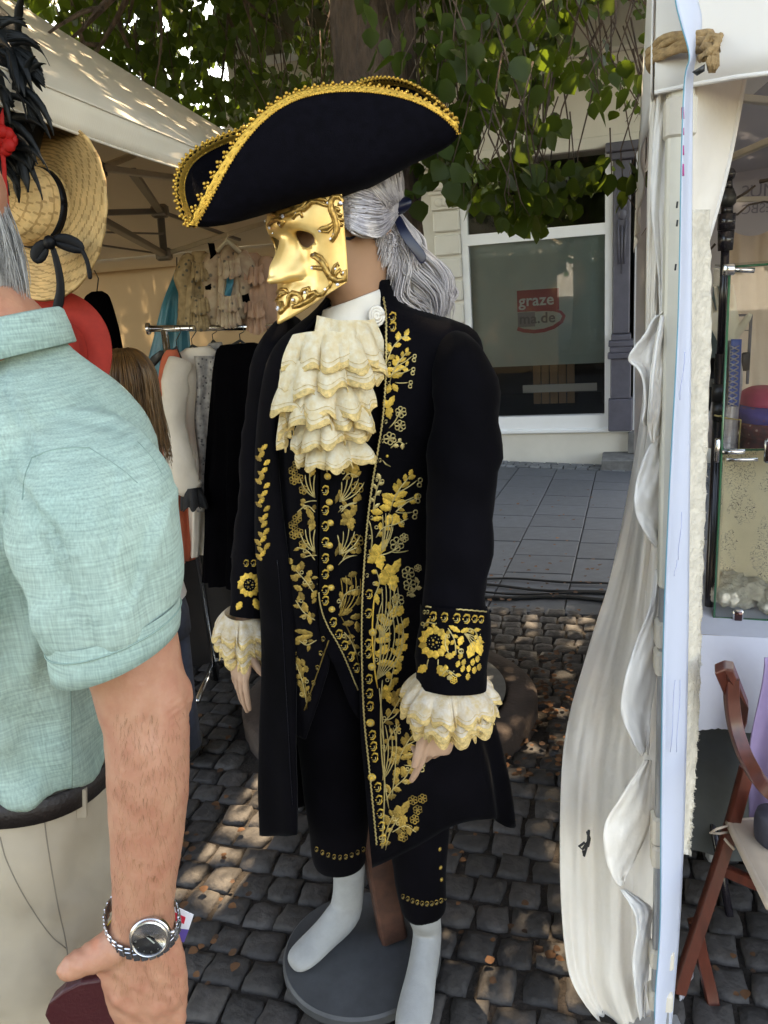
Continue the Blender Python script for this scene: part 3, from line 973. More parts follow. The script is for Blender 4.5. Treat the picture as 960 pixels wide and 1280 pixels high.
spots = [(rnd.uniform(600, 770), rnd.uniform(700, 765)) for _ in range(60)] + [(rnd.uniform(630, 720), rnd.uniform(820, 980)) for _ in range(110)] + [(rnd.gauss(685, 25), rnd.gauss(880, 30)) for _ in range(70)] + \
    [(rnd.uniform(230, 340), rnd.uniform(880, 1270)) for _ in range(34)] + [(rnd.uniform(560, 700), rnd.uniform(980, 1270)) for _ in range(16)] + [(rnd.uniform(600, 760), rnd.uniform(600, 700)) for _ in range(25)] + [(rnd.uniform(860, 940), rnd.uniform(1120, 1270)) for _ in range(8)] + \
    [(243, 1050), (285, 998), (237, 1048), (274, 1130), (575, 1135), (640, 1160), (230, 1058), (592, 1050), (700, 1192), (345, 1010)]
for (px, py) in spots:
    p = gp(px, py) + V3((0, 0, rnd.uniform(.012, .022)))
    a = rnd.uniform(0, 2 * PI)
    V, Fc = leaf_geo(p, V3((math.cos(a), math.sin(a), rnd.uniform(-.1, .1))), V3((rnd.uniform(-.3, .3), rnd.uniform(-.3, .3), 1)), rnd.uniform(.012, .030) , lit)
    lit.add(V, Fc)
M['litter'] = island_random(mat('dry_leaf_litter', (0.10, 0.042, 0.016), 0.85, var=0.5, vscale=9), 0.6)
lit.build('fallen_leaves', M['litter'], kind='stuff')['label'] = 'small brown and orange fallen leaves strewn over the paving'
# ================================================================== THE COSTUMED MANNEQUIN
M['velvet'] = mat('black_velvet', (0.0020, 0.0017, 0.0028), 0.85, var=0.5, vscale=6, sheen=0.025, bump=0.25, bscale=400, spec=0.06)
M['velvet_lining'] = mat('black_satin', (0.004, 0.005, 0.010), 0.38, var=0.3, vscale=5, spec=0.35)
M['gold_thread'] = island_random(mat('gold_thread', (0.64, 0.40, 0.07), 0.38, metal=0.55, var=0.3, vscale=160, bump=0.9, bscale=900, bdist=0.0015), .35)
M['gold_dull'] = island_random(mat('antique_gold_thread', (0.34, 0.215, 0.05), 0.45, metal=0.6, var=0.4, vscale=160, bump=0.9, bscale=900, bdist=0.0015), .45)
M['gold_pale'] = mat('pale_gold_cord', (0.50, 0.39, 0.17), 0.45, metal=0.6, var=0.2, vscale=150)
M['gold_trim'] = mat('gold_braid', (0.66, 0.38, 0.07), 0.30, metal=0.8, var=0.25, vscale=160, bump=1, bscale=500, bdist=0.0015)
M['lace'] = mat('cream_lace', (0.88, 0.79, 0.61), 0.85, col2=(0.80, 0.64, 0.38), vscale=70, trans=0.28, bump=0.8, bscale=320, bdist=0.002, detail=2)
M['lace_edge'] = mat('gold_lace_edge', (0.66, 0.47, 0.20), 0.65, metal=0.15, var=0.3, vscale=140, bump=1, bscale=400, bdist=0.002)
M['lace_w'] = mat('white_lace', (0.78, 0.70, 0.60), 0.85, col2=(0.68, 0.52, 0.30), vscale=70, trans=0.28, bump=0.8, bscale=320, bdist=0.002, detail=2)
M['stock'] = mat('white_cotton', (0.82, 0.76, 0.67), 0.85, var=0.05, vscale=10, bump=0.6, bscale=25, bdist=0.004, trans=0.1)
M['skin_m'] = mat('mannequin_skin', (0.46, 0.25, 0.15), 0.42, var=0.08, vscale=9)
M['skin_h'] = mat('mannequin_hand', (0.46, 0.28, 0.19), 0.45, var=0.08, vscale=9)
M['stocking'] = mat('white_stocking', (0.30, 0.305, 0.30), 0.9, var=0.08, vscale=30, bump=0.5, bscale=500, bdist=0.0008)
M['base'] = mat('grey_base_plate', (0.055, 0.058, 0.062), 0.55, var=0.2, vscale=12, bump=0.3, bscale=60)
M['rust'] = mat('rusty_brown_post', (0.07, 0.026, 0.015), 0.7, var=0.45, vscale=16, bump=0.6, bscale=70)
M['mask'] = mat('gold_leaf_mask', (0.92, 0.62, 0.24), 0.36, metal=0.5, col2=(0.74, 0.42, 0.11), vscale=14, bump=0.35, bscale=30, bdist=0.002, coat=0.35)
M['mask_dark'] = mat('mask_ornament', (0.62, 0.36, 0.10), 0.35, metal=0.7, col2=(0.16, 0.08, 0.02), vscale=130)
M['crystal'] = mat('rhinestone', (0.85, 0.85, 0.9), 0.08, metal=0.3, spec=1.0)
M['wig'] = island_random(mat('silver_hair', (0.62, 0.56, 0.53), 0.33, col2=(0.34, 0.31, 0.33), vscale=30, spec=0.6, stretch=(1, 1, .3)), .45)
M['ribbon'] = mat('midnight_ribbon', (0.004, 0.007, 0.028), 0.35, spec=0.5)
M['felt'] = mat('black_felt', (0.0028, 0.0025, 0.0045), 0.88, var=0.3, vscale=60, bump=0.3, bscale=500, sheen=0.012, spec=0.06)

MN = V3((-0.03, 1.63, gz(0, 1.63)))
man_root = thing('costumed_mannequin', 'mannequin in gold-embroidered black velvet coat and lace jabot standing on a round grey plate', 'mannequin', MN)

# --- base plate, post
bc = atz(452, 1187, 0.035); BCZ = gz(bc.x, bc.y)
b = MB(); b.disc((bc.x, bc.y, 0.004), (V3((1, 0, 0)), V3((0, 1, 0)), V3((0, 0, 1))), 0.198, 96, 0, 0.032, 0.006)
b.build('base_plate', M['base'], man_root, sharp=30)
p0 = atz(491, 1172, 0.036); p1 = at(462, 1010, 1.66)
b = MB(); b.sqbar(p0, p1, 0.066, 0.05, V3((0.3, -1, 0))); b.build('support_post', M['rust'], man_root, smooth_=False)

# --- stockinged legs with feet: lofted from the knee down to the toes
def leg(P, name='stocking'):
    """P: rows (centre, half width across, half height, direction of the section's normal)"""
    rings = []; n = 28
    for (c, a, bb, nn) in P:
        nn = V3(nn).normalized()
        x = V3((1, 0, 0)) - nn * nn.x
        x.normalize(); y = nn.cross(x)
        rings.append([c + x * (a * math.cos(2*PI*i/n)) + y * (bb * math.sin(2*PI*i/n)) for i in range(n)])
    m = MB(); m.loft(rings)
    o = m.build(name, M['stocking'], man_root); subsurf(o, 1); return o
def gzp(px, py, z): return atz(px, py, z)
heelL = gzp(450, 1146, .06); ank = at(434, 1118, 1.67); toe = gzp(378, 1206, .05)
fd = (V3((toe.x, toe.y, 0)) - V3((heelL.x, heelL.y, 0))).normalized()
def foot(ank_top, heel, toe, w=0.036, name='stocking', wt=None):
    d = (V3((toe.x, toe.y, 0)) - V3((heel.x, heel.y, 0))); L_ = d.length; d.normalize()
    s_ = V3((d.y, -d.x, 0)); z = V3((0, 0, 1)); b0 = 0.037
    rings = []; n = 28
    def ring(c, ax, ay, a, bb, flat=0.0):
        r_ = []
        for i in range(n):
            t = 2*PI*i/n; y = math.sin(t) * bb
            q = c + ax * (a * math.cos(t)) + ay * y
            if q.z < b0 + .002: q.z = b0 + .002
            r_.append(q)
        return r_
    H = V3((heel.x, heel.y, b0))
    top = ank_top
    # calf
    up2 = top + V3((0, .01, 1)).normalized() * 0.085
    for (t, a, bb) in ((1.0, .036, .036), (.8, .045, .048), (.45, .042, .046), (0, .037, .040)):
        c = lerp(top, up2, t); rings.append(ring(c, s_, d, a, bb))
    rings.append(ring(H + z * .088 + d * .012, s_, (d * .9 + z * .25).normalized(), .034, .044))
    rings.append(ring(H + z * .062 + d * .022, s_, (d * .72 + z * .68).normalized(), .034, .056))
    rings.append(ring(H + z * .048 + d * .050, s_, (d * .42 + z * .9).normalized(), .035, .052))
    rings.append(ring(H + z * .040 + d * (L_ * .42), s_, (d * .22 + z).normalized(), w, .042))
    rings.append(ring(H + z * .030 + d * (L_ * .62), s_, (d * .12 + z).normalized(), w + .006, .031))
    rings.append(ring(H + z * .023 + d * (L_ * .80), s_, z, w + .008, .024))
    rings.append(ring(H + z * .020 + d * (L_ * .93), s_, z, w + .002, .020))
    rings.append(ring(H + z * .017 + d * (L_ * .985), s_, z, w * .72, .015))
    rings.append(ring(H + z * .015 + d * (L_ * 1.0), s_, z, w * .4, .008))
    m = MB(); m.loft(rings); o = m.build(name, M['stocking'], man_root); subsurf(o, 1)
foot(at(437, 1092, 1.67), gzp(443, 1158, .037), gzp(366, 1214, .037), .034)
foot(at(531, 1150, 1.54), gzp(538, 1190, .037), gzp(512, 1308, .037), .034)

# --- torso under the clothes is the coat and waistcoat; helper for px-measured rings
def zat(y, Y=1.62): return at(450, y, Y).z
def pring(y, L_, R_, Yc, b, n=64, fmod=None, Y0=1.62, pw=2.0):
    z = zat(y, Y0)
    x0 = X_of(L_, Yc, z); x1 = X_of(R_, Yc, z)
    c = ((x0 + x1) / 2, Yc, z)
    return c, (x1 - x0) / 2, b
# neck and head (bare skin shows at cheek, jaw and neck)
hr = []
for (y, L_, R_, b) in ((440, 415, 485, .055), (415, 415, 483, .055), (395, 418, 481, .056), (375, 414, 480, .060), (362, 402, 481, .068), (350, 376, 483, .075), (335, 364, 485, .082), (315, 360, 487, .086), (290, 360, 490, .088), (265, 366, 494, .09), (240, 384, 494, .09), (215, 400, 484, .075), (200, 418, 466, .05), (194, 432, 452, .02)):
    c, a, bb = pring(y, L_, R_, 1.63, b)
    hr.append(ell(c, a, bb, 40))
m = MB(); m.loft(hr); head = m.build('head', M['skin_m'], man_root); subsurf(head, 1)

# white stock (collar)
def stock():
    m = MB(); rings = []
    for (yl, yr, dx, bb) in ((414, 404, 5, .078), (400, 384, 5, .073), (388, 366, 2, .068), (379, 357, 0, .066), (379.5, 357.5, -3, .062), (395, 380, -3, .060)):
        z = zat((yl + yr) / 2 + 4); x0 = X_of(400 - dx, 1.61, z); x1 = X_of(479 + dx, 1.61, z)
        c = ((x0 + x1) / 2, 1.615, z); a = (x1 - x0) / 2
        r_ = ell(c, a, bb, 56)
        sl = (zat(yr) - zat(yl))
        for v in r_:
            v.z += sl * 0.5 * (v.x - c[0]) / a
            k = fbm((v.x * 6, v.y * 6, v.z * 60), 1.0) * .0025
            v.x += k; v.y -= k * 2
        rings.append(r_)
    m.loft(rings, True, (False, False)); o = m.build('neck_stock', M['stock'], man_root); subsurf(o, 1)
    r = MB(); c = at(471, 395, 1.535)
    for k in range(3):
        pts = [c + V3((math.cos(t) * (.004 + k * .0045), -.004 + k * .002, math.sin(t) * (.005 + k * .006))) for t in [i * .45 for i in range(15)]]
        r.tube(pts, .0032, 6)
    r.ball(c, .006, 8); r.build('stock_button', M['stock'], man_root)
stock()

# --- coat body --------------------------------------------------------------
#        y,    L,   R,  depth b, EL (edge of viewer-right panel), ER (edge of viewer-left panel)
COAT = [(352, 418, 487, .062, 474, 424), (372, 404, 494, .075, 476, 410), (388, 388, 512, .095, 479, 398), (402, 368, 548, .11, 480, 384), (420, 347, 588, .122, 480, 372),
        (445, 334, 603, .130, 480, 362), (480, 328, 600, .138, 479, 350), (520, 325, 590, .142, 476, 344), (560, 322, 580, .142, 470, 346), (610, 320, 568, .138, 462, 350),
        (660, 319, 560, .134, 456, 356), (700, 321, 560, .134, 453, 361), (760, 325, 568, .142, 450, 366), (830, 329, 586, .152, 450, 370), (900, 331, 604, .162, 453, 374),
        (960, 333, 620, .172, 459, 377), (1010, 334, 632, .180, 464, 380), (1062, 336, 640, .186, 469, 381)]
def coat_pt(y, th, grow=0.0):
    L_, R_, b, EL, ER = interp(COAT, y)
    Yc = 1.64 + 0.00 * y
    z = zat(y)
    x0 = X_of(L_, Yc, z); x1 = X_of(R_, Yc, z); a = (x1 - x0) / 2; c = V3(((x0 + x1) / 2, Yc, z))
    # skirt pleats at side and back, sagging folds
    k = smooth((y - 700) / 330)
    f = 1 + grow / a
    side = smooth((abs(th - PI) < 2.0) * 1.0) 
    pl_ = 0.05 * k * math.sin(th * 9 + 0.5) * smooth((PI * .75 - abs(th - PI)) / 0.6 + .2)
    f2 = f + pl_
    return c + V3((a * f2 * math.sin(th), -b * f2 * math.cos(th), 0))
def th_for(y, px, lo, hi):
    for _ in range(26):
        m_ = (lo + hi) / 2
        q = proj(coat_pt(y, m_))
        if q[0] < px: lo = m_
        else: hi = m_
    return (lo + hi) / 2
def coat_shell():
    m = MB(); nu = 84; ys = []
    y = 352
    while y < 1062: ys.append(y); y += 9.5
    ys.append(1062)
    rings = []
    for y in ys:
        L_, R_, b, EL, ER = interp(COAT, y)
        tL = th_for(y, EL, -1.35, 1.4)
        tR = th_for(y, ER, -1.45, 1.3)
        r_ = []
        for i in range(nu + 1):
            t = i / nu
            th = lerp(tL, 2 * PI + tR, t)
            p = coat_pt(y, th)
            e = min(t, 1 - t)
            n3 = fbm((p.x * 4, p.y * 4, p.z * 1.2), 1.0)
            amp = 0.009 * smooth((y - 430) / 100)
            d = V3((math.sin(th), -math.cos(th), 0))
            p = p + d * (n3 * amp)
            # front corner of the viewer-left panel is cut shorter and hangs in a narrow folded tail
            r_.append(p)
        rings.append(r_)
    # hem: viewer-left tail rises, viewer-right front hangs lowest
    def hemz(i, j, p):
        t = i / nu; k = smooth((ys[j] - 760) / 300)
        up = 0
        up = interp([(0, .085), (.05, .12), (.12, .155), (.2, .12), (.28, .03), (.5, .02), (.8, .05), (.9, .09), (.96, .125), (1, .15)], t)[0]
        return V3((p.x, p.y, p.z + up * k))
    rings = [[hemz(i, j, p) for i, p in enumerate(r_)] for j, r_ in enumerate(rings)]
    m.loft(rings, False)
    o = m.build('coat', M['velvet'], man_root)
    solidify(o, 0.006, 1); bake(o)
    return o
coat = coat_shell()
# stand collar edge roll and shoulder volume are part of the coat; sleeves join it
def sleeve(P, name, mt, parent, n=36, cap=(True, True)):
    rings = []
    k = len(P)
    for i in range(k):
        c, a, bb = P[i]
        t = (P[min(k-1, i+1)][0] - P[max(0, i-1)][0]).normalized()
        x = V3((1, 0, 0)); x = (x - t * t.dot(x)).normalized(); y = t.cross(x)
        rr = []
        for j in range(n):
            an = 2*PI*j/n
            q = c + x * (a * math.cos(an)) + y * (bb * math.sin(an))
            nn = (q - c).normalized()
            q += nn * (0.012 * fbm((q.x * 7 + 5, q.y * 7, q.z * 9), 1.0) + .003 * math.sin(q.z * 60 + q.x * 40 + 3 * fbm((q.x * 5, q.y * 5, q.z * 5), 1)) * math.exp(-((q.z - 1.27) / .10) ** 2))
            rr.append(q)
        rings.append(rr)
    m = MB(); m.loft(rings, True, cap); o = m.build(name, mt, parent); return o
def path(rows, steps=5):
    out = []
    for i in range(len(rows) - 1):
        for s_ in range(steps):
            t = s_ / steps
            out.append(tuple(interp([(k, *r_) for k, r_ in enumerate(rows)], i + t)))
    out.append(rows[-1]); return out
def sl(rows):
    """rows px, py, Y, a, b"""
    return [(at(p[0], p[1], p[2]), p[3], p[4]) for p in path(rows)]
armL = sl([(548, 438, 1.61, .02, .035), (568, 452, 1.57, .048, .058), (581, 486, 1.525, .062, .074), (581, 540, 1.50, .064, .072), (577, 620, 1.48, .063, .068), (574, 690, 1.45, .062, .066), (568, 752, 1.415, .062, .064), (566, 800, 1.39, .058, .060)])
o1 = sleeve(armL, 'sleeve', M['velvet'], coat)
armR = sl([(372, 415, 1.70, .03, .05), (355, 435, 1.72, .05, .07), (342, 480, 1.75, .058, .07), (334, 560, 1.77, .056, .064), (326, 640, 1.76, .054, .06), (318, 700, 1.74, .05, .055)])
o2 = sleeve(armR, 'sleeve', M['velvet'], coat)
def cuff(rows, name, th=True):
    P = sl(rows)
    rings = []
    o = sleeve(P, name, M['velvet'], coat, 48, (False, False)); return o
cuffL = cuff([(568, 757, 1.405, .0645, .068), (566, 800, 1.385, .0655, .070), (563.5, 858, 1.36, .0665, .072)], 'cuff')
cuffR = cuff([(318, 690, 1.735, .046, .052), (315, 725, 1.72, .048, .054), (312, 768, 1.70, .050, .056)], 'cuff')

# --- waistcoat -----------------------------------------------------------------
WC = [(400, 398, 480, .085), (430, 380, 490, .095), (480, 350, 500, .112), (560, 348, 490, .118), (640, 350, 480, .114), (700, 350, 478, .112), (780, 352, 484, .116), (840, 354, 490, .120), (900, 356, 492, .122)]
def wc_pt(y, th):
    L_, R_, b = interp(WC, y); z = zat(y); Yc = 1.62
    x0 = X_of(L_, Yc, z); x1 = X_of(R_, Yc, z)
    return V3(((x0 + x1) / 2 + (x1 - x0) / 2 * math.sin(th), Yc - b * math.cos(th), z))
def wc_th(y, px):
    lo, hi = -1.5, 1.5
    for _ in range(24):
        m_ = (lo + hi) / 2
        if proj(wc_pt(y, m_))[0] < px: lo = m_
        else: hi = m_
    return (lo + hi) / 2
def wc_panel(edge, far, name):
    """edge rows: y, px of the front edge; far: px of the hidden side"""
    m = MB(); rings = []
    y = edge[0][0]
    ys = []
    while y < edge[-1][0]: ys.append(y); y += 8
    ys.append(edge[-1][0])
    for y in ys:
        e, f = interp(edge, y)
        t0 = wc_th(y, e); t1 = wc_th(y, f) 
        rings.append([wc_pt(y, lerp(t0, t1, i / 16)) + V3((0, 0.003 * fbm((i * .3, y * .02, 1), 1), 0)) for i in range(17)])
    m.loft(rings, False); o = m.build(name, M['velvet'], man_root); solidify(o, 0.004, 0); return bake(o)
wcR = wc_panel([(405, 399, 370), (500, 398, 352), (700, 397, 352), (750, 398, 353), (790, 412, 352), (820, 405, 352), (888, 382, 368)], None, 'waistcoat')
wcL = wc_panel([(405, 401, 486), (500, 402, 486), (700, 399, 480), (745, 399, 482), (770, 404, 484), (800, 419, 486), (862, 446, 489), (880, 470, 490)], None, 'waistcoat_panel')
wcL.location += V3((0, -0.004, 0)); WL[wcL.name] += V3((0, -0.004, 0))

# --- breeches ------------------------------------------------------------------
def breeches():
    for rows, nm in (([(740, 352, 470, 1.66, .10), (820, 358, 476, 1.655, .10), (900, 368, 472, 1.65, .095), (980, 378, 466, 1.65, .082), (1030, 387, 462, 1.65, .07), (1062, 391, 459, 1.655, .06), (1074, 394, 457, 1.66, .055), (1078, 396, 455, 1.66, .05)], 'breeches_leg'),
                     ([(740, 440, 560, 1.64, .10), (820, 446, 566, 1.63, .10), (900, 455, 570, 1.61, .095), (980, 468, 568, 1.585, .085), (1050, 485, 563, 1.565, .072), (1100, 494, 560, 1.555, .062), (1130, 500, 559, 1.55, .055), (1137, 503, 557, 1.55, .05)], 'breeches_leg')):
        rings = []
        for (y, L_, R_, Yc, b) in path(rows, 4):
            z = at((L_ + R_) / 2, y, Yc).z
            x0 = X_of(L_, Yc, z); x1 = X_of(R_, Yc, z)
            r_ = ell(((x0 + x1) / 2, Yc, z), (x1 - x0) / 2, b, 40)
            for v in r_:
                d = V3((v.x - (x0 + x1) / 2, v.y - Yc, 0)).normalized(); v += d * .006 * fbm((v.x * 6, v.y * 6, v.z * 3), 1)
            rings.append(r_)
        m = MB(); m.loft(rings); m.build(nm, M['velvet'], man_root)
breeches()
legs_o = [o for o in man_root.children if o.name.startswith('breeches_leg')]

# ------------------------------------------------------------------ embroidery: raised thread work laid on the cloth
SURF = {}
SURF['coat'] = bvh_of([coat])
SURF['cuff'] = bvh_of([cuffL]); SURF['cuffr'] = bvh_of([cuffR])
SURF['wc'] = bvh_of([wcR, wcL]); SURF['legs'] = bvh_of(legs_o)
def on(surf, px, py, lift=0.0):
    """point on the cloth in that line of sight, lifted towards the outside"""
    d = ray(px, py)
    loc, n, i, dist = SURF[surf].ray_cast(CP, d)
    if loc is None: return None
    if n.dot(d) > 0: n = -n
    return loc + n * lift, n
def stroke(mb, surf, pts, r_, m=0, lift=0.001, n=5):
    P = []
    for (x, y) in pts:
        h = on(surf, x, y, lift)
        if h is None: return
        P.append(h[0])
    for i in range(1, len(P)):
        if (P[i] - P[i-1]).length > 0.05: return
    rr = r_ if isinstance(r_, (list, tuple)) else [1.3 * r_ * (0.55 if i in (0, len(P) - 1) else 1) for i in range(len(P))]
    mb.tube(P, rr, n, m)
def curve(p0, p1, bend=0.0, n=6):
    dx, dy = p1[0] - p0[0], p1[1] - p0[1]
    return [(p0[0] + dx * t - dy * bend * 4 * t * (1 - t) * .25 * 1, p0[1] + dy * t + dx * bend * 4 * t * (1 - t) * .25) for t in [i / n for i in range(n + 1)]]
def sleaf(mb, surf, x, y, ang, L_, w, m=0, thick=0.0022):
    """satin-stitch leaf: padded lens with a ragged outline, ang in degrees (0 = right, 90 = up)"""
    ca, sa = math.cos(R(ang)), -math.sin(R(ang))
    c = on(surf, x + ca * L_ / 2, y + sa * L_ / 2)
    if c is None: return
    V = []; n = 7
    side = []
    for i in range(n + 1):
        t = i / n
        ww = 1.25 * w / 2 * math.sin(PI * min(1, t * .93 + .05)) ** .8 * (1 + (.16 if i % 2 else -.12))
        cx, cy = x + ca * L_ * t, y + sa * L_ * t
        for (s_, lf) in ((-1, 0.0004), (-.5, thick * .85), (0, thick * .55), (.5, thick * .85), (1, 0.0004)):
            h = on(surf, cx - sa * ww * s_, cy + ca * ww * s_, lf)
            if h is None: return
            if (h[0] - c[0]).length > 0.06: return
            V.append(h[0])
    Fc = [(i*5+j, i*5+j+1, (i+1)*5+j+1, (i+1)*5+j) for i in range(n) for j in range(4)]
    mb.add(V, Fc, m)
def knob(mb, surf, x, y, r_, m=0, sc=.5):
    h = on(surf, x, y, 0.0005)
    if h is None: return
    n = h[1]; a = n.orthogonal().normalized()
    mb.ball(h[0], r_, 8, m, (1, 1, sc), (a, n.cross(a), n))
def ringlet(mb, surf, x, y, r_, m=2, w=.0011):
    stroke(mb, surf, [(x + r_ * math.cos(t), y + r_ * math.sin(t)) for t in [i * PI / 5 for i in range(11)]], w, m)
def seq(mb, surf, x, y, s_=1.0, m=0, flip=1):
    """the repeated border motif: a cap over a double crescent"""
    stroke(mb, surf, [(x - 4*s_*flip, y + 0), (x - 1*s_*flip, y - 3*s_), (x + 3*s_*flip, y - 2*s_), (x + 4*s_*flip, y + 1*s_)], .0018 * s_, m)
    stroke(mb, surf, [(x + 3*s_*flip, y + 1.5*s_), (x + 3.5*s_*flip, y + 5*s_), (x + 1*s_*flip, y + 8.5*s_), (x - 3*s_*flip, y + 8*s_)], .0014 * s_, m)
    stroke(mb, surf, [(x + .5*s_*flip, y + 2*s_), (x + 1*s_*flip, y + 5*s_), (x - 1*s_*flip, y + 6.5*s_), (x - 4*s_*flip, y + 5.5*s_)], .0010 * s_, 2)
    knob(mb, surf, x - 4.5*s_*flip, y + 3*s_, .0016 * s_, m)
def flowerhead(mb, surf, x, y, r_, m=0):
    """small round blossom of looped petals"""
    for k in range(6):
        a = k * PI / 3 + .4
        ringlet(mb, surf, x + r_ * .55 * math.cos(a), y + r_ * .55 * math.sin(a), r_ * .33, m, .0009)
    knob(mb, surf, x, y, .0022, m)
def iris(mb, surf, x, y, s_=1.0, m=0, fl=1):
    """large bloom: pointed upper petal, three broad lower ones"""
    for (a, L_, w) in ((60, 24, 8), (105, 15, 9), (150, 13, 8), (215, 16, 9), (285, 19, 9), (325, 12, 7)):
        sleaf(mb, surf, x, y, a if fl > 0 else 180 - a, L_ * s_, w * s_, m)
def spray(mb, surf, x, y, s_=1.0, m=0, fl=1):
    """leafy spray with berries, as at the top of the front"""
    def F(a): return a if fl > 0 else 180 - a
    stem = [(x, y), (x + 4*fl*s_, y - 14*s_), (x + 14*fl*s_, y - 32*s_), (x + 28*fl*s_, y - 48*s_)]
    stroke(mb, surf, stem, .0012, 2)
    for (dx, dy, a, L_, w) in ((2, -4, 170, 15, 7), (3, -8, 140, 15, 7), (5, -14, 150, 17, 8), (7, -18, 165, 13, 6), (4, -8, 20, 18, 7), (6, -14, 55, 13, 7), (9, -20, 20, 14, 7), (10, -24, 110, 13, 6),
                               (13, -30, 100, 12, 5), (14, -31, 30, 13, 5), (19, -38, 85, 10, 4.5), (23, -42, 20, 10, 5), (25, -45, 70, 9, 4.5), (1, 3, 250, 15, 7), (5, 2, 300, 14, 7)):
        sleaf(mb, surf, x + dx * fl * s_, y + dy * s_, F(a), L_ * s_, w * s_, m)
    for (bx, by) in ((36, -20), (32, 0), (38, -40)):
        stroke(mb, surf, curve((x + 8*fl*s_, y + by * .6 * s_), (x + (bx - 4)*fl*s_, y + by * s_), .2*fl), .0009, 2)
        ringlet(mb, surf, x + bx*fl*s_, y + by*s_, 2.6*s_); ringlet(mb, surf, x + (bx - 1)*fl*s_, y + (by + 6)*s_, 2.6*s_)
def stems(mb, surf, x0, y0, x1, y1, n=4, m=2, spread=5, bend=.3):
    for i in range(n):
        o_ = (i - (n - 1) / 2) * spread
        stroke(mb, surf, curve((x0, y0), (x1 + o_, y1 + abs(o_) * .6), bend * (i / n + .4), 8), .0010, m, n=5)
MATS = [M['gold_thread'], M['gold_dull'], M['gold_pale']]
def motif(surf, parent, fn, dull=False, name='embroidered_spray'):
    b = MB(); fn(b)
    if b.F: b.build(name, [MATS[1], MATS[1], MATS[2]] if dull else MATS, parent)
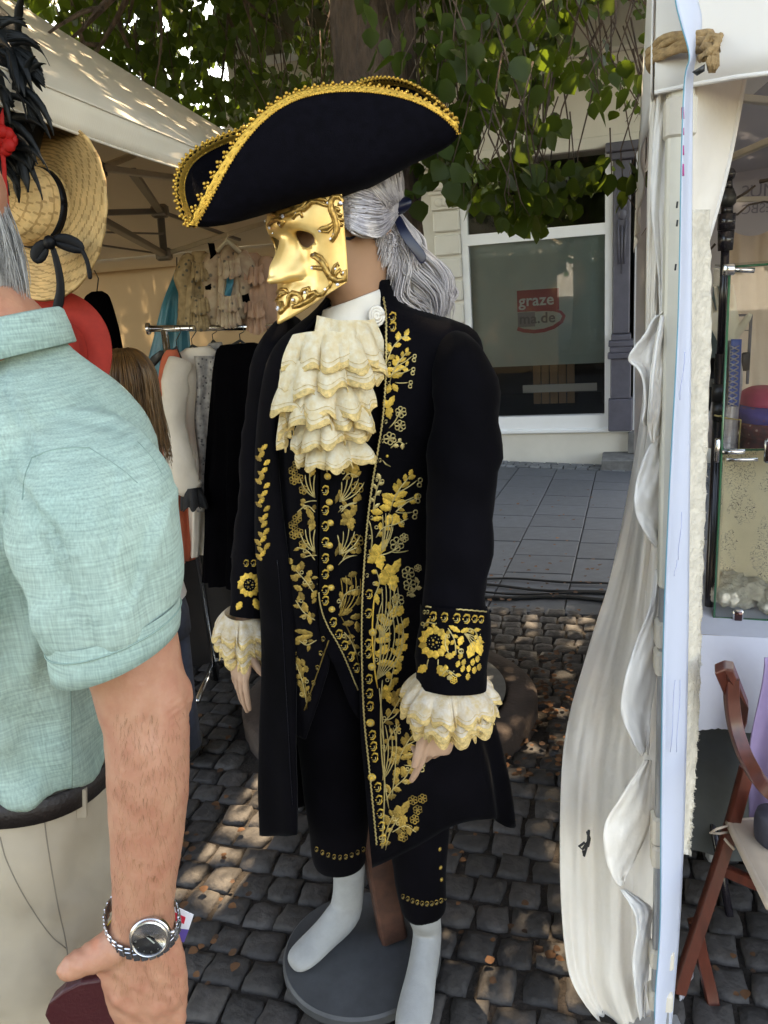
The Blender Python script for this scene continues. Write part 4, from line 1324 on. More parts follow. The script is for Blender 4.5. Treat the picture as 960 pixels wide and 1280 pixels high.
# coat front, viewer's right: edge cord, buttons and crescent border, flowers
def coat_edge(y): return interp(COAT, y)[3]
def put():
    c = 'coat'
    P = []
    y = 372
    b = MB()
    while y < 1060:
        h = on(c, coat_edge(y) + 2.6, y, .0018)
        if h: P.append(h[0])
        y += 5
    PP = []
    for i in range(len(P) - 1):
        for k in range(3):
            q = lerp(P[i], P[i+1], k / 3); PP.append(q + V3((.0011 * math.sin((3*i+k) * 2.1), -.0005 * math.cos((3*i + k) * 2.1), 0)))
    b.tube(PP, .0019, 5, 2); b.build('edge_cord', MATS, coat)
    # buttons down the front border
    for (x, y, r_) in ((466, 790, .0085), (465, 833, .0085), (463, 903, .009), (465, 971, .009), (478, 760, .001)):
        if r_ < .005: continue
        h = on(c, x, y, .002)
        if h is None: continue
        n = h[1]; a = n.orthogonal().normalized(); bb = n.cross(a)
        m = MB(); m.ball(h[0], r_, 14, 0, (1, 1, .45), (a, bb, n)); m.tube([h[0] + (a * math.cos(t) + bb * math.sin(t)) * r_ * .62 + n * r_ * .36 for t in [i * PI / 6 for i in range(13)]], .0010, 5, 2)
        m.build('coat_button', MATS, coat)
    b = MB()
    ys = [398, 410, 756 - 12, 768, 806, 818, 850, 868, 884, 920, 934, 948, 985, 1001, 1018, 1034, 1050]
    for y in ys: motif(c, coat, lambda b: seq(b, c, coat_edge(y) + 11, y - 4, 0.95, 0), name='embroidered_crescent')
    for y in range(430, 740, 24): seq(b, c, coat_edge(y) + 7, y, .42, 2)
    b.build('crescent_border', MATS, coat, kind='stuff')
    motif(c, coat, lambda b: spray(b, c, 487, 478, .82, 0))
    def f2(b):
        iris(b, c, 484, 510, .75); flowerhead(b, c, 501, 515, 8, 2); flowerhead(b, c, 500, 532, 8, 2); flowerhead(b, c, 487, 548, 9, 2)
        stroke(b, c, curve((486, 535), (500, 512), .3), .001, 2); knob(b, c, 484, 570, .003); stroke(b, c, [(478, 575), (482, 580), (488, 583)], .0012, 2)
    motif(c, coat, f2)
    motif(c, coat, lambda b: (spray(b, c, 487, 640, 1.0, 0), stems(b, c, 476, 690, 484, 640, 4, 2, 4), sleaf(b, c, 478, 641, 170, 15, 7), sleaf(b, c, 478, 647, 190, 14, 5)))
    def f3(b):
        iris(b, c, 472, 694, .98); flowerhead(b, c, 496, 680, 10, 2); flowerhead(b, c, 505, 672, 6, 2)
        stroke(b, c, curve((474, 694), (500, 682), .3), .0012, 2); stroke(b, c, curve((490, 690), (510, 688), .2), .001, 2); stems(b, c, 476, 690, 486, 655, 3)
        stroke(b, c, curve((461, 650), (463, 690), -.3), .0012, 2)
    motif(c, coat, f3)
    def f4(b):
        iris(b, c, 488, 720, 1.05); flowerhead(b, c, 510, 716, 9, 2); flowerhead(b, c, 512, 731, 9, 2); flowerhead(b, c, 497, 750, 9, 2); flowerhead(b, c, 522, 710, 5, 2)
        stems(b, c, 473, 800, 487, 728, 5, 2, 5, .4); sleaf(b, c, 470, 742, 280, 14, 5)
    motif(c, coat, f4)
    def f5(b):
        stems(b, c, 470, 850, 486, 762, 6, 2, 6, .6); stroke(b, c, curve((472, 860), (468, 745), -.15, 10), .0014, 0); stroke(b, c, curve((472, 860), (478, 750), -.25, 10), .0011, 2)
        for (x, y, a, L_) in ((482, 775, 150, 13), (485, 768, 20, 14), (490, 780, 160, 18), (493, 790, 40, 16), (488, 800, 175, 17), (494, 806, 30, 16), (487, 812, 190, 16), (498, 770, 70, 14), (503, 785, 60, 15), (497, 822, 80, 15), (489, 828, 185, 18), (500, 838, 110, 16)): sleaf(b, c, x, y, a, L_, 7)
    motif(c, coat, f5)
    def f6(b):
        stroke(b, c, curve((477, 1060), (474, 860), .1, 14), .0013, 2); stroke(b, c, curve((486, 1010), (478, 850), -.14, 14), .0013, 2); stroke(b, c, curve((489, 1000), (495, 900), .1, 10), .0010, 2)
        iris(b, c, 484, 866, .7); iris(b, c, 494, 872, .6, 1); stroke(b, c, curve((480, 900), (498, 888), .6), .001, 2)
    motif(c, coat, f6)
    motif(c, coat, lambda b: (spray(b, c, 497, 956, .98, 1), stems(b, c, 478, 975, 484, 905, 4, 2, 5, .5)), name='embroidered_spray')
    def f7(b):
        iris(b, c, 500, 1020, .95, 1)
        for (x, y) in ((516, 1000), (522, 1012), (528, 998), (510, 1036), (504, 1046), (518, 1024)): flowerhead(b, c, x, y, 6.5, 1)
        stroke(b, c, curve((482, 1062), (498, 1022), -.3), .0012, 2); sleaf(b, c, 487, 1030, 120, 14, 6, 1); sleaf(b, c, 486, 1052, 200, 12, 5, 1); sleaf(b, c, 498, 1050, 60, 12, 5, 1)
    motif(c, coat, f7)
    def vine(b, s, pts, L_, w, step, m=0, seed=0, berries=True):
        rnd = random.Random(seed); tab = [(i, p[0], p[1]) for i, p in enumerate(pts)]; n = len(pts) - 1
        P = [interp(tab, n * i / 24) for i in range(25)]
        stroke(b, s, P, .0010, 2)
        ln = sum(math.hypot(P[i+1][0] - P[i][0], P[i+1][1] - P[i][1]) for i in range(24)); k = int(ln / step)
        for i in range(k):
            t = (i + .5) / k * n; x, y = interp(tab, t); x2, y2 = interp(tab, min(n, t + .05)); a = math.degrees(math.atan2(-(y2 - y), x2 - x))
            sd_ = 1 if i % 2 else -1
            sleaf(b, s, x, y, a + sd_ * rnd.uniform(35, 65), L_ * rnd.uniform(.75, 1.2), w * rnd.uniform(.8, 1.2), m)
            if berries and i % 3 == 1: ringlet(b, s, x - sd_ * 5, y + rnd.uniform(-4, 4), 2.0, 2, .0009)
            elif i % 3 == 2: knob(b, s, x - sd_ * 4.5, y, .0013, 2)
    for k, (pts, L_, w, st, m_) in enumerate((([(474, 836), (478, 800), (484, 772), (497, 752)], 11, 5, 7, 0), ([(487, 860), (492, 835), (500, 812), (503, 790)], 12, 6, 7, 0), ([(478, 905), (490, 890), (500, 872)], 10, 5, 7, 1),
                                            ([(482, 1000), (492, 985), (506, 972), (516, 955)], 12, 6, 7, 1), ([(481, 940), (488, 920), (500, 905)], 9, 4.5, 6, 1), ([(490, 1040), (506, 1032), (520, 1040)], 10, 5, 7, 1), ([(478, 1060), (484, 1035), (492, 1018)], 9, 4, 7, 1),
                                            ([(470, 672), (478, 660), (494, 655), (510, 648)], 10, 5, 7, 0), ([(466, 640), (470, 615), (476, 596)], 9, 4, 7, 2), ([(494, 640), (508, 628), (522, 622)], 9, 4.5, 7, 0), ([(484, 452), (490, 436), (500, 424), (508, 420)], 10, 5, 6, 0), ([(486, 470), (500, 462), (510, 456)], 8, 4, 6, 0),
                                            ([(488, 560), (498, 552), (506, 556)], 7, 4, 6, 2), ([(468, 745), (474, 728), (470, 712)], 9, 5, 7, 0), ([(508, 745), (518, 738), (524, 726)], 8, 4, 6, 2))):
        motif(c, coat, lambda b: vine(b, c, pts, L_, w, st, m_, k), name='embroidered_vine')
    for k, (pts, L_, w, st, o_) in enumerate((([(428, 700), (434, 690), (446, 684)], 8, 4, 6, wcL), ([(426, 640), (434, 632), (446, 628)], 8, 4, 6, wcL), ([(424, 760), (432, 742), (446, 736)], 9, 4.5, 6, wcL), ([(430, 790), (438, 800), (446, 818)], 8, 4, 6, wcL), ([(428, 600), (436, 592), (448, 596)], 8, 4, 6, wcL),
                                            ([(394, 700), (384, 688), (372, 684)], 8, 4, 6, wcR), ([(394, 640), (384, 632), (372, 640)], 8, 4, 6, wcR), ([(392, 740), (382, 726), (370, 712)], 9, 4.5, 6, wcR), ([(394, 775), (380, 765), (370, 750)], 9, 4.5, 6, wcR), ([(396, 800), (384, 806), (374, 800)], 9, 4.5, 6, wcR), ([(384, 880), (378, 850), (368, 822)], 9, 4.5, 6, wcR), ([(398, 720), (392, 730), (396, 752)], 7, 4, 6, wcR))):
        motif('wc', o_, lambda b: vine(b, 'wc', pts, L_, w, st, 1, 40 + k), name='embroidered_vine')
    for k, (pts, L_, w, st) in enumerate((([(560, 785), (568, 800), (570, 818)], 7, 4, 6), ([(552, 845), (560, 838), (572, 846)], 7, 4, 6), ([(530, 785), (534, 778), (545, 780)], 6, 3, 6), ([(586, 785), (594, 790), (600, 806)], 8, 4, 6))):
        motif('cuff', cuffL, lambda b: vine(b, 'cuff', pts, L_, w, st, 0, 70 + k), name='embroidered_vine')
    # viewer's left panel of the coat
    def g1(b):
        for k in range(18): sleaf(b, c, 327 + 4 * math.sin(k * 2.1), 562 + k * 4.8, 90 + (48 if k % 2 else -48), 10, 4.5, k % 2)
        stroke(b, c, [(327, 560), (329, 600), (327, 645)], .001, 2)
    motif(c, coat, g1)
    def g2(b):
        for k in range(12): sleaf(b, c, 328 + 3 * math.sin(k * 1.7), 650 + k * 4.6, 90 + (40 if k % 2 else -40), 11, 4.5, k % 2)
        stroke(b, c, [(331, 645), (327, 675), (330, 705)], .0012, 2)
    motif(c, coat, g2)
    b = MB(); P = []
    for y in range(700, 1012, 6):
        h = on(c, interp(COAT, y)[4] - 14, y, .0012)
        if h: P.append(h[0])
    if len(P) > 3: b.tube(P, .0007, 4, 1); b.build('edge_cord', [MATS[1], M['velvet_lining'], MATS[2]], coat)
    # near cuff: border row, sunflower, drooping blossoms
    u = 'cuff'
    b = MB(); P = []
    for x in range(533, 609, 2):
        h = on(u, x, 756 + (x - 533) * .09 + 2, .0015)
        if h: P.append(h[0] + V3((0, 0, .0007 * math.sin(x * 2.2))))
    b.tube(P, .0016, 5, 2); b.build('edge_cord', MATS, cuffL)
    b = MB()
    for k, x in enumerate((542, 556, 571, 583, 593, 601)): motif(u, cuffL, lambda b: seq(b, u, x, 768 + (x - 540) * .07, .95 if x < 590 else .75, 0), name='embroidered_crescent')
    for k, x in enumerate((535, 531)): seq(b, u, x, 764, .4, 2)
    b.build('crescent_border', MATS, cuffL, kind='stuff')
    def sun_(b, s, x, y, r_):
        for k in range(13):
            a = k * 360 / 13; sleaf(b, s, x + r_ * .55 * math.cos(R(a)), y - r_ * .6 * math.sin(R(a)), a, r_ * .62, r_ * .42, 0)
        for k in range(3): knob(b, s, x + 3 * math.cos(k * 2.1), y + 3 * math.sin(k * 2.1), .0024, 0)
        for k in range(9): knob(b, s, x + r_ * .38 * math.cos(k * .7), y + r_ * .38 * math.sin(k * .7), .0011, 2)
    motif(u, cuffL, lambda b: sun_(b, u, 543, 803, 17), name='embroidered_sunflower')
    def cb(b):
        stroke(b, u, curve((558, 792), (562, 818), .5), .001, 2); sleaf(b, u, 562, 816, 270, 8, 9); sleaf(b, u, 575, 790, 150, 16, 5); sleaf(b, u, 578, 795, 250, 13, 6); sleaf(b, u, 576, 790, 20, 12, 5)
        for k in range(4): stroke(b, u, curve((580, 792), (590 + 3 * k, 812 - 4*k), -.3), .0009, 2)
        sleaf(b, u, 593, 802, 250, 22, 9); sleaf(b, u, 597, 800, 280, 20, 8); sleaf(b, u, 600, 795, 260, 16, 6)
        for (x, y) in ((574, 824), (578, 832), (571, 834), (577, 840)): sleaf(b, u, x, y, 70, 9, 4.5)
        ringlet(b, u, 576, 814, 3)
        for (x, y) in ((590, 832), (585, 840), (592, 842), (584, 850), (596, 828), (598, 838)): sleaf(b, u, x, y, 80, 9, 4.5)
        sleaf(b, u, 534, 832, 215, 14, 8); stroke(b, u, curve((536, 824), (534, 834), .1), .0009, 2)
        sleaf(b, u, 548, 832, 300, 16, 9); stroke(b, u, curve((548, 824), (548, 832), .1), .0009, 2); stroke(b, u, curve((556, 836), (568, 846), .1), .0009, 2)
        flowerhead(b, u, 567, 850, 5, 0); flowerhead(b, u, 562, 847, 3, 2)
    motif(u, cuffL, cb, name='embroidered_blossoms')
    u = 'cuffr'
    motif(u, cuffR, lambda b: sun_(b, u, 312, 731, 13), name='embroidered_sunflower')
    def rb(b):
        for x in (308, 317, 326): seq(b, u, x, 702, .7, 0)
        sleaf(b, u, 302, 752, 240, 12, 6); sleaf(b, u, 318, 748, 290, 15, 7); sleaf(b, u, 298, 735, 60, 8, 4); sleaf(b, u, 327, 745, 280, 10, 5)
        stroke(b, u, [(304, 692), (312, 690), (322, 689)], .0012, 2)
    motif(u, cuffR, rb, name='embroidered_blossoms')
    # waistcoat
    w_ = 'wc'
    b = MB(); P = []
    edge = [(578, 400), (700, 398), (745, 399), (765, 403), (785, 411), (800, 420), (820, 430), (862, 447)]
    y = 578.0
    while y <= 862:
        h = on(w_, interp(edge, y)[0], y, .0022)
        if h: P.append(h[0] + V3((.0008 * math.sin(y * 1.6), 0, 0)))
        y += 2
    b.tube(P, .0016, 5, 2)
    P = []
    for y in range(800, 888, 3):
        h = on(w_, 411 - (y - 800) * .34, y, .0022)
        if h: P.append(h[0])
    if len(P) > 3: b.tube(P, .0014, 5, 1)
    b.build('edge_cord', MATS, wcL)
    b = MB()
    for (x, y) in [(407, q) for q in (577, 610, 635, 655, 675, 695, 715, 735, 748)] + [(417, 775), (424, 790), (431, 804), (439, 818), (446, 832)]:
        motif(w_, wcL, lambda b: seq(b, w_, x, y, .95, 0), name='embroidered_crescent')
    for (x, y) in ((404, 797), (401, 815), (397, 833), (392, 852), (387, 868)): seq(b, w_, x, y, .5, 1, -1)
    b.build('crescent_border', MATS, wcL, kind='stuff')
    for (x, y) in ((410, 595), (412, 627), (413, 653), (412, 681), (413, 709), (414, 734), (415, 761)):
        h = on(w_, x, y, .003)
        n = h[1]; a = n.orthogonal().normalized(); bb = n.cross(a)
        m = MB(); m.ball(h[0], .0070, 12, 0, (1, 1, .6), (a, bb, n)); m.tube([h[0] + (a * math.cos(t) + bb * math.sin(t)) * .0042 + n * .0034 for t in [i * PI / 5 for i in range(11)]], .0008, 5, 2)
        m.build('waistcoat_button', MATS, wcL)
    for (y0, fl, x0, dull) in ((648, 1, 436, 1), (582, 1, 441, 1)):
        def wf(b, y0=y0, x0=x0):
            iris(b, w_, x0, y0, .82, 1); stems(b, w_, 424, y0 + 45, x0, y0 + 12, 5, 2, 7, .4); flowerhead(b, w_, 446, y0 + 28, 9, 1)
            sleaf(b, w_, 424, y0 + 30, 285, 18, 5, 1); sleaf(b, w_, 424, y0 + 34, 250, 14, 4, 1)
            stroke(b, w_, curve((423, y0 + 58), (446, y0 + 46), -.5), .001, 2); sleaf(b, w_, 446, y0 + 44, 60, 9, 6, 1); stroke(b, w_, [(424, y0 + 30), (423, y0 + 62), (424, y0 + 88)], .0012, 2)
        motif(w_, wcL, wf)
    def wf2(b):
        stems(b, w_, 424, 770, 438, 716, 5, 1, 6, .6)
        for (x, y, a, L_) in ((440, 730, 150, 15), (438, 742, 10, 15), (432, 752, 160, 10), (440, 762, 200, 18), (438, 772, 10, 16), (442, 778, 190, 14), (446, 756, 60, 12), (448, 790, 100, 14), (446, 716, 200, 12)): sleaf(b, w_, x, y, a, L_, 6, 1)
        stroke(b, w_, curve((426, 770), (448, 830), -.2), .001, 1)
    motif(w_, wcL, wf2)
    for y0 in (582, 650):
        def wg(b, y0=y0):
            iris(b, w_, 392, y0, .75, 1, -1); stems(b, w_, 394, y0 + 40, 388, y0 + 8, 5, 2, -6, -.4)
            for (x, y) in ((372, y0 - 2), (374, y0 + 16), (367, y0 + 6), (380, y0 + 30), (368, y0 + 18)): flowerhead(b, w_, x, y, 6.5, 1)
            stroke(b, w_, curve((396, y0 + 44), (380, y0 + 47), .3), .001, 2); sleaf(b, w_, 382, y0 + 46, 150, 7, 5, 1)
        motif(w_, wcR, wg)
    def wh(b):
        for (x, y, a, L_) in ((365, 705, 120, 9), (370, 714, 120, 9), (378, 712, 95, 11), (372, 726, 140, 11), (384, 722, 60, 11), (378, 738, 150, 12), (386, 732, 90, 12), (392, 738, 50, 12), (380, 750, 120, 12), (390, 748, 60, 12), (384, 765, 110, 14), (392, 762, 70, 12), (388, 780, 95, 16), (396, 776, 80, 14)): sleaf(b, w_, x, y, a, L_, 5.5, 1)
        stroke(b, w_, [(366, 705), (380, 740), (390, 790)], .001, 2); sleaf(b, w_, 391, 792, 170, 24, 5, 1); sleaf(b, w_, 391, 794, 195, 26, 6, 1)
        for (x, y) in ((366, 810), (369, 820), (373, 830), (376, 838), (380, 832), (378, 846), (384, 840), (376, 858), (380, 866)): sleaf(b, w_, x, y, 110, 9, 5, 1)
        stroke(b, w_, curve((384, 886), (372, 820), .2), .0009, 1)
    motif(w_, wcR, wh)
    for y in (720, 728, 736, 752, 760): 
        pass
    b = MB()
    for y in range(722, 770, 9): seq(b, w_, 353 + (y - 722) * .02, y, .4, 1)
    stroke(b, w_, [(358, 718), (359, 735), (360, 752), (361, 768)], .001, 2)
    if b.F: b.build('pocket_border', MATS, wcR)
    # breeches: knee bands and side buttons
    l = 'legs'
    b = MB()
    for k in range(9):
        t = k / 8; x = lerp(396, 454, t); y = 1066 + 10 * math.sin(PI * t); seq(b, l, x, y - 6, .5, 1)
    for k in range(10):
        t = k / 9; x = lerp(504, 557, t); y = 1125 + 9 * math.sin(PI * min(1, t * .9)); seq(b, l, x, y - 6, .5, 1)
    b.build('knee_band', MATS, legs_o[0], kind='stuff')
    for (x, y) in ((549, 1061), (550, 1084), (551, 1099), (421, 823), (427, 845)):
        h = on(l, x, y, .002)
        if h is None: continue
        n = h[1]; a = n.orthogonal().normalized()
        m = MB(); m.ball(h[0], .0052, 10, 0, (1, 1, .6), (a, n.cross(a), n)); m.build('knee_button', [MATS[1]], legs_o[1])
put()
# cord hems of knee bands
# ------------------------------------------------------------------ lace
def frill(c_fn, out_fn, nseg, drop, flare, amp, freq, seed, mb, nv=7, edge=True, close=False, scal=0.0055, tot=1.0):
    """gathered strip hanging from a line. c_fn(t) gives the attachment point, out_fn(t) the outward direction"""
    rnd = random.Random(seed); ph = rnd.uniform(0, 6)
    V = []; 
    for j in range(nv + 1):
        v = j / nv
        for i in range(nseg + 1):
            t = i / nseg
            c = c_fn(t); o = out_fn(t)
            w1 = math.sin(t * freq * 2 * PI + ph + .9 * math.sin(t * freq * 3.1 + ph)) 
            w2 = math.sin(t * freq * 2 * PI * 1.93 + ph * 2)
            wv = (w1 + .4 * w2)
            d = drop * (1 + .10 * w2 * v) * v
            p = c + o * (flare * math.sin(v * PI / 2) + amp * wv * v ** .7) + V3((0, 0, -1)) * d
            sd_ = o.cross(V3((0, 0, 1)))
            p += sd_ * (amp * .8 * math.cos(t * freq * 2 * PI + ph) * v)
            if j == nv: p += V3((0, 0, -1)) * (scal * abs(math.sin(t * PI * max(6, round(nseg / 9)))))
            V.append(p)
    Fc = []; mi = []
    w_ = nseg + 1
    b = len(mb.V); mb.V.extend(V)
    for j in range(nv):
        for i in range(nseg):
            mb.F.append([b + j*w_+i, b + j*w_+i+1, b + (j+1)*w_+i+1, b + (j+1)*w_+i]); mb.M.append(1 if j == nv - 1 else 0)
    # raised scalloped border thread
    P = V[nv * w_:]
    mb.tube([p + V3((0, -.0006, 0)) for p in P], .0013, 4, 1)
    P = V[(nv - 2) * w_:(nv - 1) * w_]
    mb.tube([p + V3((0, -.0006, 0)) for p in P], .0006, 4, 1)
def jabot():
    root = man_root
    #        top y, left x, right x, drop px, Y
    T = [(546, 377, 447, 27, 1.455), (521, 372, 450, 31, 1.452), (495, 364, 455, 35, 1.45), (469, 357, 458, 38, 1.45), (444, 356, 464, 38, 1.455), (420, 366, 466, 40, 1.465), (396, 396, 468, 46, 1.485)]
    for k, (y, xl, xr, dr, Y) in enumerate(T):
        mb = MB()
        def c_fn(t, y=y, xl=xl, xr=xr, Y=Y, k=k):
            x = lerp(xl, xr, t)
            return at(x, y + 7 * math.sin(t * 3.1 + k * 2) + (t - .5) * (-4), Y + .035 * (abs(t - .45) * 2) ** 2 + .006 * math.sin(t * 9 + k))
        def o_fn(t): return V3((math.sin((t - .5) * 2.0), -math.cos((t - .5) * 2.0), 0))
        drop = dr / 640.0
        frill(c_fn, o_fn, 120, drop, .026, .0115, 3.0 + .6 * (k % 3), 40 + k, mb, 9)
        mb.build('lace_tier', [M['lace'], M['lace_edge']], root)
    # lopsided side cascade on the viewer's left
    for k, (x, y, L_) in enumerate(((358, 440, 52), (352, 462, 58), (358, 492, 48), (352, 520, 40))):
        mb = MB()
        def c_fn(t, x=x, y=y): return at(x + 16 * t - 2, y - 18 * t, 1.475 + .01 * t)
        def o_fn(t): return V3((-.8, -.55, 0)).normalized()
        frill(c_fn, o_fn, 36, L_ / 640, .012, .009, 1.3, 70 + k, mb, 8)
        mb.build('lace_cascade', [M['lace'], M['lace_edge']], root)
    # backing cloth so no dark gaps show through
    mb = MB(); mb.grid(lambda u, v: at(lerp(lerp(398, 378, v), lerp(468, 446, v), u), lerp(400, 560, v), 1.49 + .04 * (abs(u - .5) * 2) ** 2), 10, 14)
    mb.build('jabot_backing', M['lace'], root)
jabot()
def cuff_ruffle(rows, mt, name, freq):
    """rows: (py, px centre, Y, rx, ry, drop px)"""
    for k, (x, y, Y, a, b, dr, fl) in enumerate(rows):
        mb = MB()
        c = at(x, y, Y)
        def c_fn(t, c=c, a=a, b=b):
            th = 2 * PI * t; return c + V3((math.sin(th) * a, -math.cos(th) * b, .012 * math.sin(th * 1 + .5) * (-.5)))
        def o_fn(t): th = 2 * PI * t; return V3((math.sin(th), -math.cos(th), 0))
        frill(c_fn, o_fn, 240, dr / 620.0, fl, .0075, freq + k, 90 + k + len(name) * 7 + int(x), mb, 8)
        mb.build(name, mt, man_root)
LW = [M['lace_w'], M['lace_edge']]
cuff_ruffle([(560, 862, 1.355, .052, .055, 40, .022), (560, 856, 1.355, .054, .058, 34, .030), (560, 848, 1.355, .056, .060, 26, .033)], LW, 'cuff_ruffle', 9)
cuff_ruffle([(303, 783, 1.69, .034, .038, 44, .018), (302, 775, 1.69, .036, .04, 36, .026), (302, 765, 1.69, .038, .042, 28, .028)], LW, 'cuff_ruffle', 7)

# ------------------------------------------------------------------ mannequin hands: palm and five fingers, grown as one skin
def hand(name, wrist, palm_dir, side, front, curls, mt, parent, scale=1.0, thumb_dir=None, vox=0.0022, finger_w=.0082, thumb_len=.052):
    """wrist point, direction of the fingers, side = towards the thumb, front = palm normal (the way fingers curl)"""
    D = palm_dir.normalized(); Sd = (side - D * side.dot(D)).normalized(); Fr = (front - D * front.dot(D) - Sd * front.dot(Sd)).normalized()
    s_ = scale; mb = MB()
    # wrist and palm: flattened loft
    rings = []; n = 20
    for (t, a, bb) in ((-.10, .030, .024), (-.05, .028, .021), (0, .028, .019), (.02, .032, .017), (.045, .039, .0165), (.075, .041, .0145), (.092, .039, .012), (.100, .034, .009)):
        c = wrist + D * (t * s_) + Fr * (.004 * s_ * math.sin(max(0, t) * 25))
        rings.append([c + Sd * (a * s_ * math.cos(2*PI*i/n)) + Fr * (bb * s_ * math.sin(2*PI*i/n)) for i in range(n)])
    mb.loft(rings)
    offs = [.029, .0105, -.0085, -.0265]; lens = [.072, .080, .074, .058]; base = [.090, .095, .091, .082]
    for k in range(4):
        p = wrist + (D * (base[k] - .014) + Sd * offs[k]) * s_
        a = 0; d = (D + Sd * offs[k] * 1.6).normalized(); pts = [p]; rr = [finger_w * 1.10 * s_]
        segs = [.34, .40, .26]
        c1 = curls[k] if isinstance(curls, (list, tuple)) else curls
        pts.append(p + d * .014 * s_); rr.append(finger_w * 1.12 * s_)
        for j, sg in enumerate(segs):
            a += c1 * (1.0, .9, .6)[j]
            dd = (d * math.cos(R(a)) + Fr * math.sin(R(a))).normalized()
            L_ = lens[k] * sg * s_ + .004
            pts.append(pts[-1] + dd * L_ * .5); rr.append(finger_w * (1.02 - .1 * j) * s_)
            pts.append(pts[-1] + dd * L_ * .5); rr.append(finger_w * (1.02 - .13 * j) * s_)
        rr[-1] = finger_w * .62 * s_
        if k == 3: rr = [r_ * .88 for r_ in rr]
        mb.tube(pts, rr, 12)
    td = thumb_dir.normalized() if thumb_dir is not None else (D * .75 + Sd * .6 + Fr * .3).normalized()
    p = wrist + (D * .018 + Sd * .020) * s_
    pts = [p, p + (td * .4 + D * .3 + Sd * .45).normalized() * .03 * s_]
    for q in (.35, .35, .3): pts.append(pts[-1] + (td + Fr * .1).normalized() * thumb_len * q * s_)
    mb.tube(pts, [.015 * s_, .0138 * s_, .0115 * s_, .0105 * s_, .0068 * s_], 12)
    o = mb.build(name, mt, parent)
    if vox: remesh(o, vox * s_, 4)
    return o
wl = at(556, 888, 1.345)
hand('hand', wl, at(541, 965, 1.325) - wl, V3((-1, -.45, 0)), V3((-.2, .9, .1)), [10, 42, 48, 54], M['skin_h'], man_root, .90, thumb_dir=(at(538, 955, 1.30) - at(556, 885, 1.33)), finger_w=.0085, thumb_len=.085)
wr = at(303, 800, 1.69)
hand('hand', wr, at(297, 862, 1.66) - wr, V3((.6, -.7, 0)), V3((.9, .5, 0)), [8, 10, 12, 14], M['skin_h'], man_root, .92)

# ------------------------------------------------------------------ bauta mask
HC = at(424, 305, 1.625)
FW = V3((-0.81, -0.585, 0)).normalized(); SD = V3((0.585, -0.81, 0)).normalized(); UP = V3((0.0, 0.0, 1))
FW = (FW + V3((0, 0, -0.05))).normalized(); UP = SD.cross(FW) * -1
if UP.z < 0: UP = -UP
def ml(s_, h, d): return HC + (SD * s_ + UP * h + FW * d) * 1.06
MROWS = [  # per row: (h, d) at s = 0, .012, .024, .042, .065, .085, .102
    [(.078, .112), (.079, .111), (.080, .109), (.083, .102), (.087, .088), (.089, .070), (.088, .050)],
    [(.060, .118), (.060, .117), (.062, .115), (.064, .109), (.066, .096), (.068, .074), (.068, .052)],
    [(.040, .124), (.041, .122), (.043, .122), (.044, .117), (.044, .101), (.046, .078), (.046, .053)],
    [(.026, .116), (.027, .113), (.030, .112), (.030, .111), (.030, .100), (.030, .079), (.030, .054)],
    [(.010, .121), (.010, .114), (.010, .101), (.010, .097), (.010, .093), (.010, .078), (.010, .055)],
    [(-.008, .133), (-.009, .124), (-.010, .105), (-.010, .097), (-.010, .094), (-.010, .079), (-.010, .056)],
    [(-.026, .147), (-.027, .137), (-.028, .116), (-.028, .102), (-.028, .096), (-.026, .080), (-.026, .057)],
    [(-.041, .151), (-.041, .144), (-.041, .127), (-.041, .104), (-.042, .097), (-.040, .081), (-.038, .058)],
    [(-.049, .154), (-.048, .146), (-.046, .122), (-.048, .104), (-.052, .098), (-.050, .082), (-.046, .059)],
    [(-.052, .126), (-.052, .122), (-.053, .112), (-.056, .106), (-.060, .099), (-.058, .083), (-.052, .060)],
    [(-.072, .130), (-.070, .128), (-.070, .121), (-.068, .111), (-.068, .101), (-.064, .084), (-.056, .061)],
    [(-.095, .138), (-.092, .134), (-.089, .126), (-.085, .115), (-.079, .103), (-.071, .086), (-.060, .062)],
    [(-.122, .148), (-.117, .141), (-.111, .131), (-.102, .118), (-.090, .105), (-.078, .088), (-.064, .063)]]
SV = [0, .012, .024, .042, .065, .085, .102]
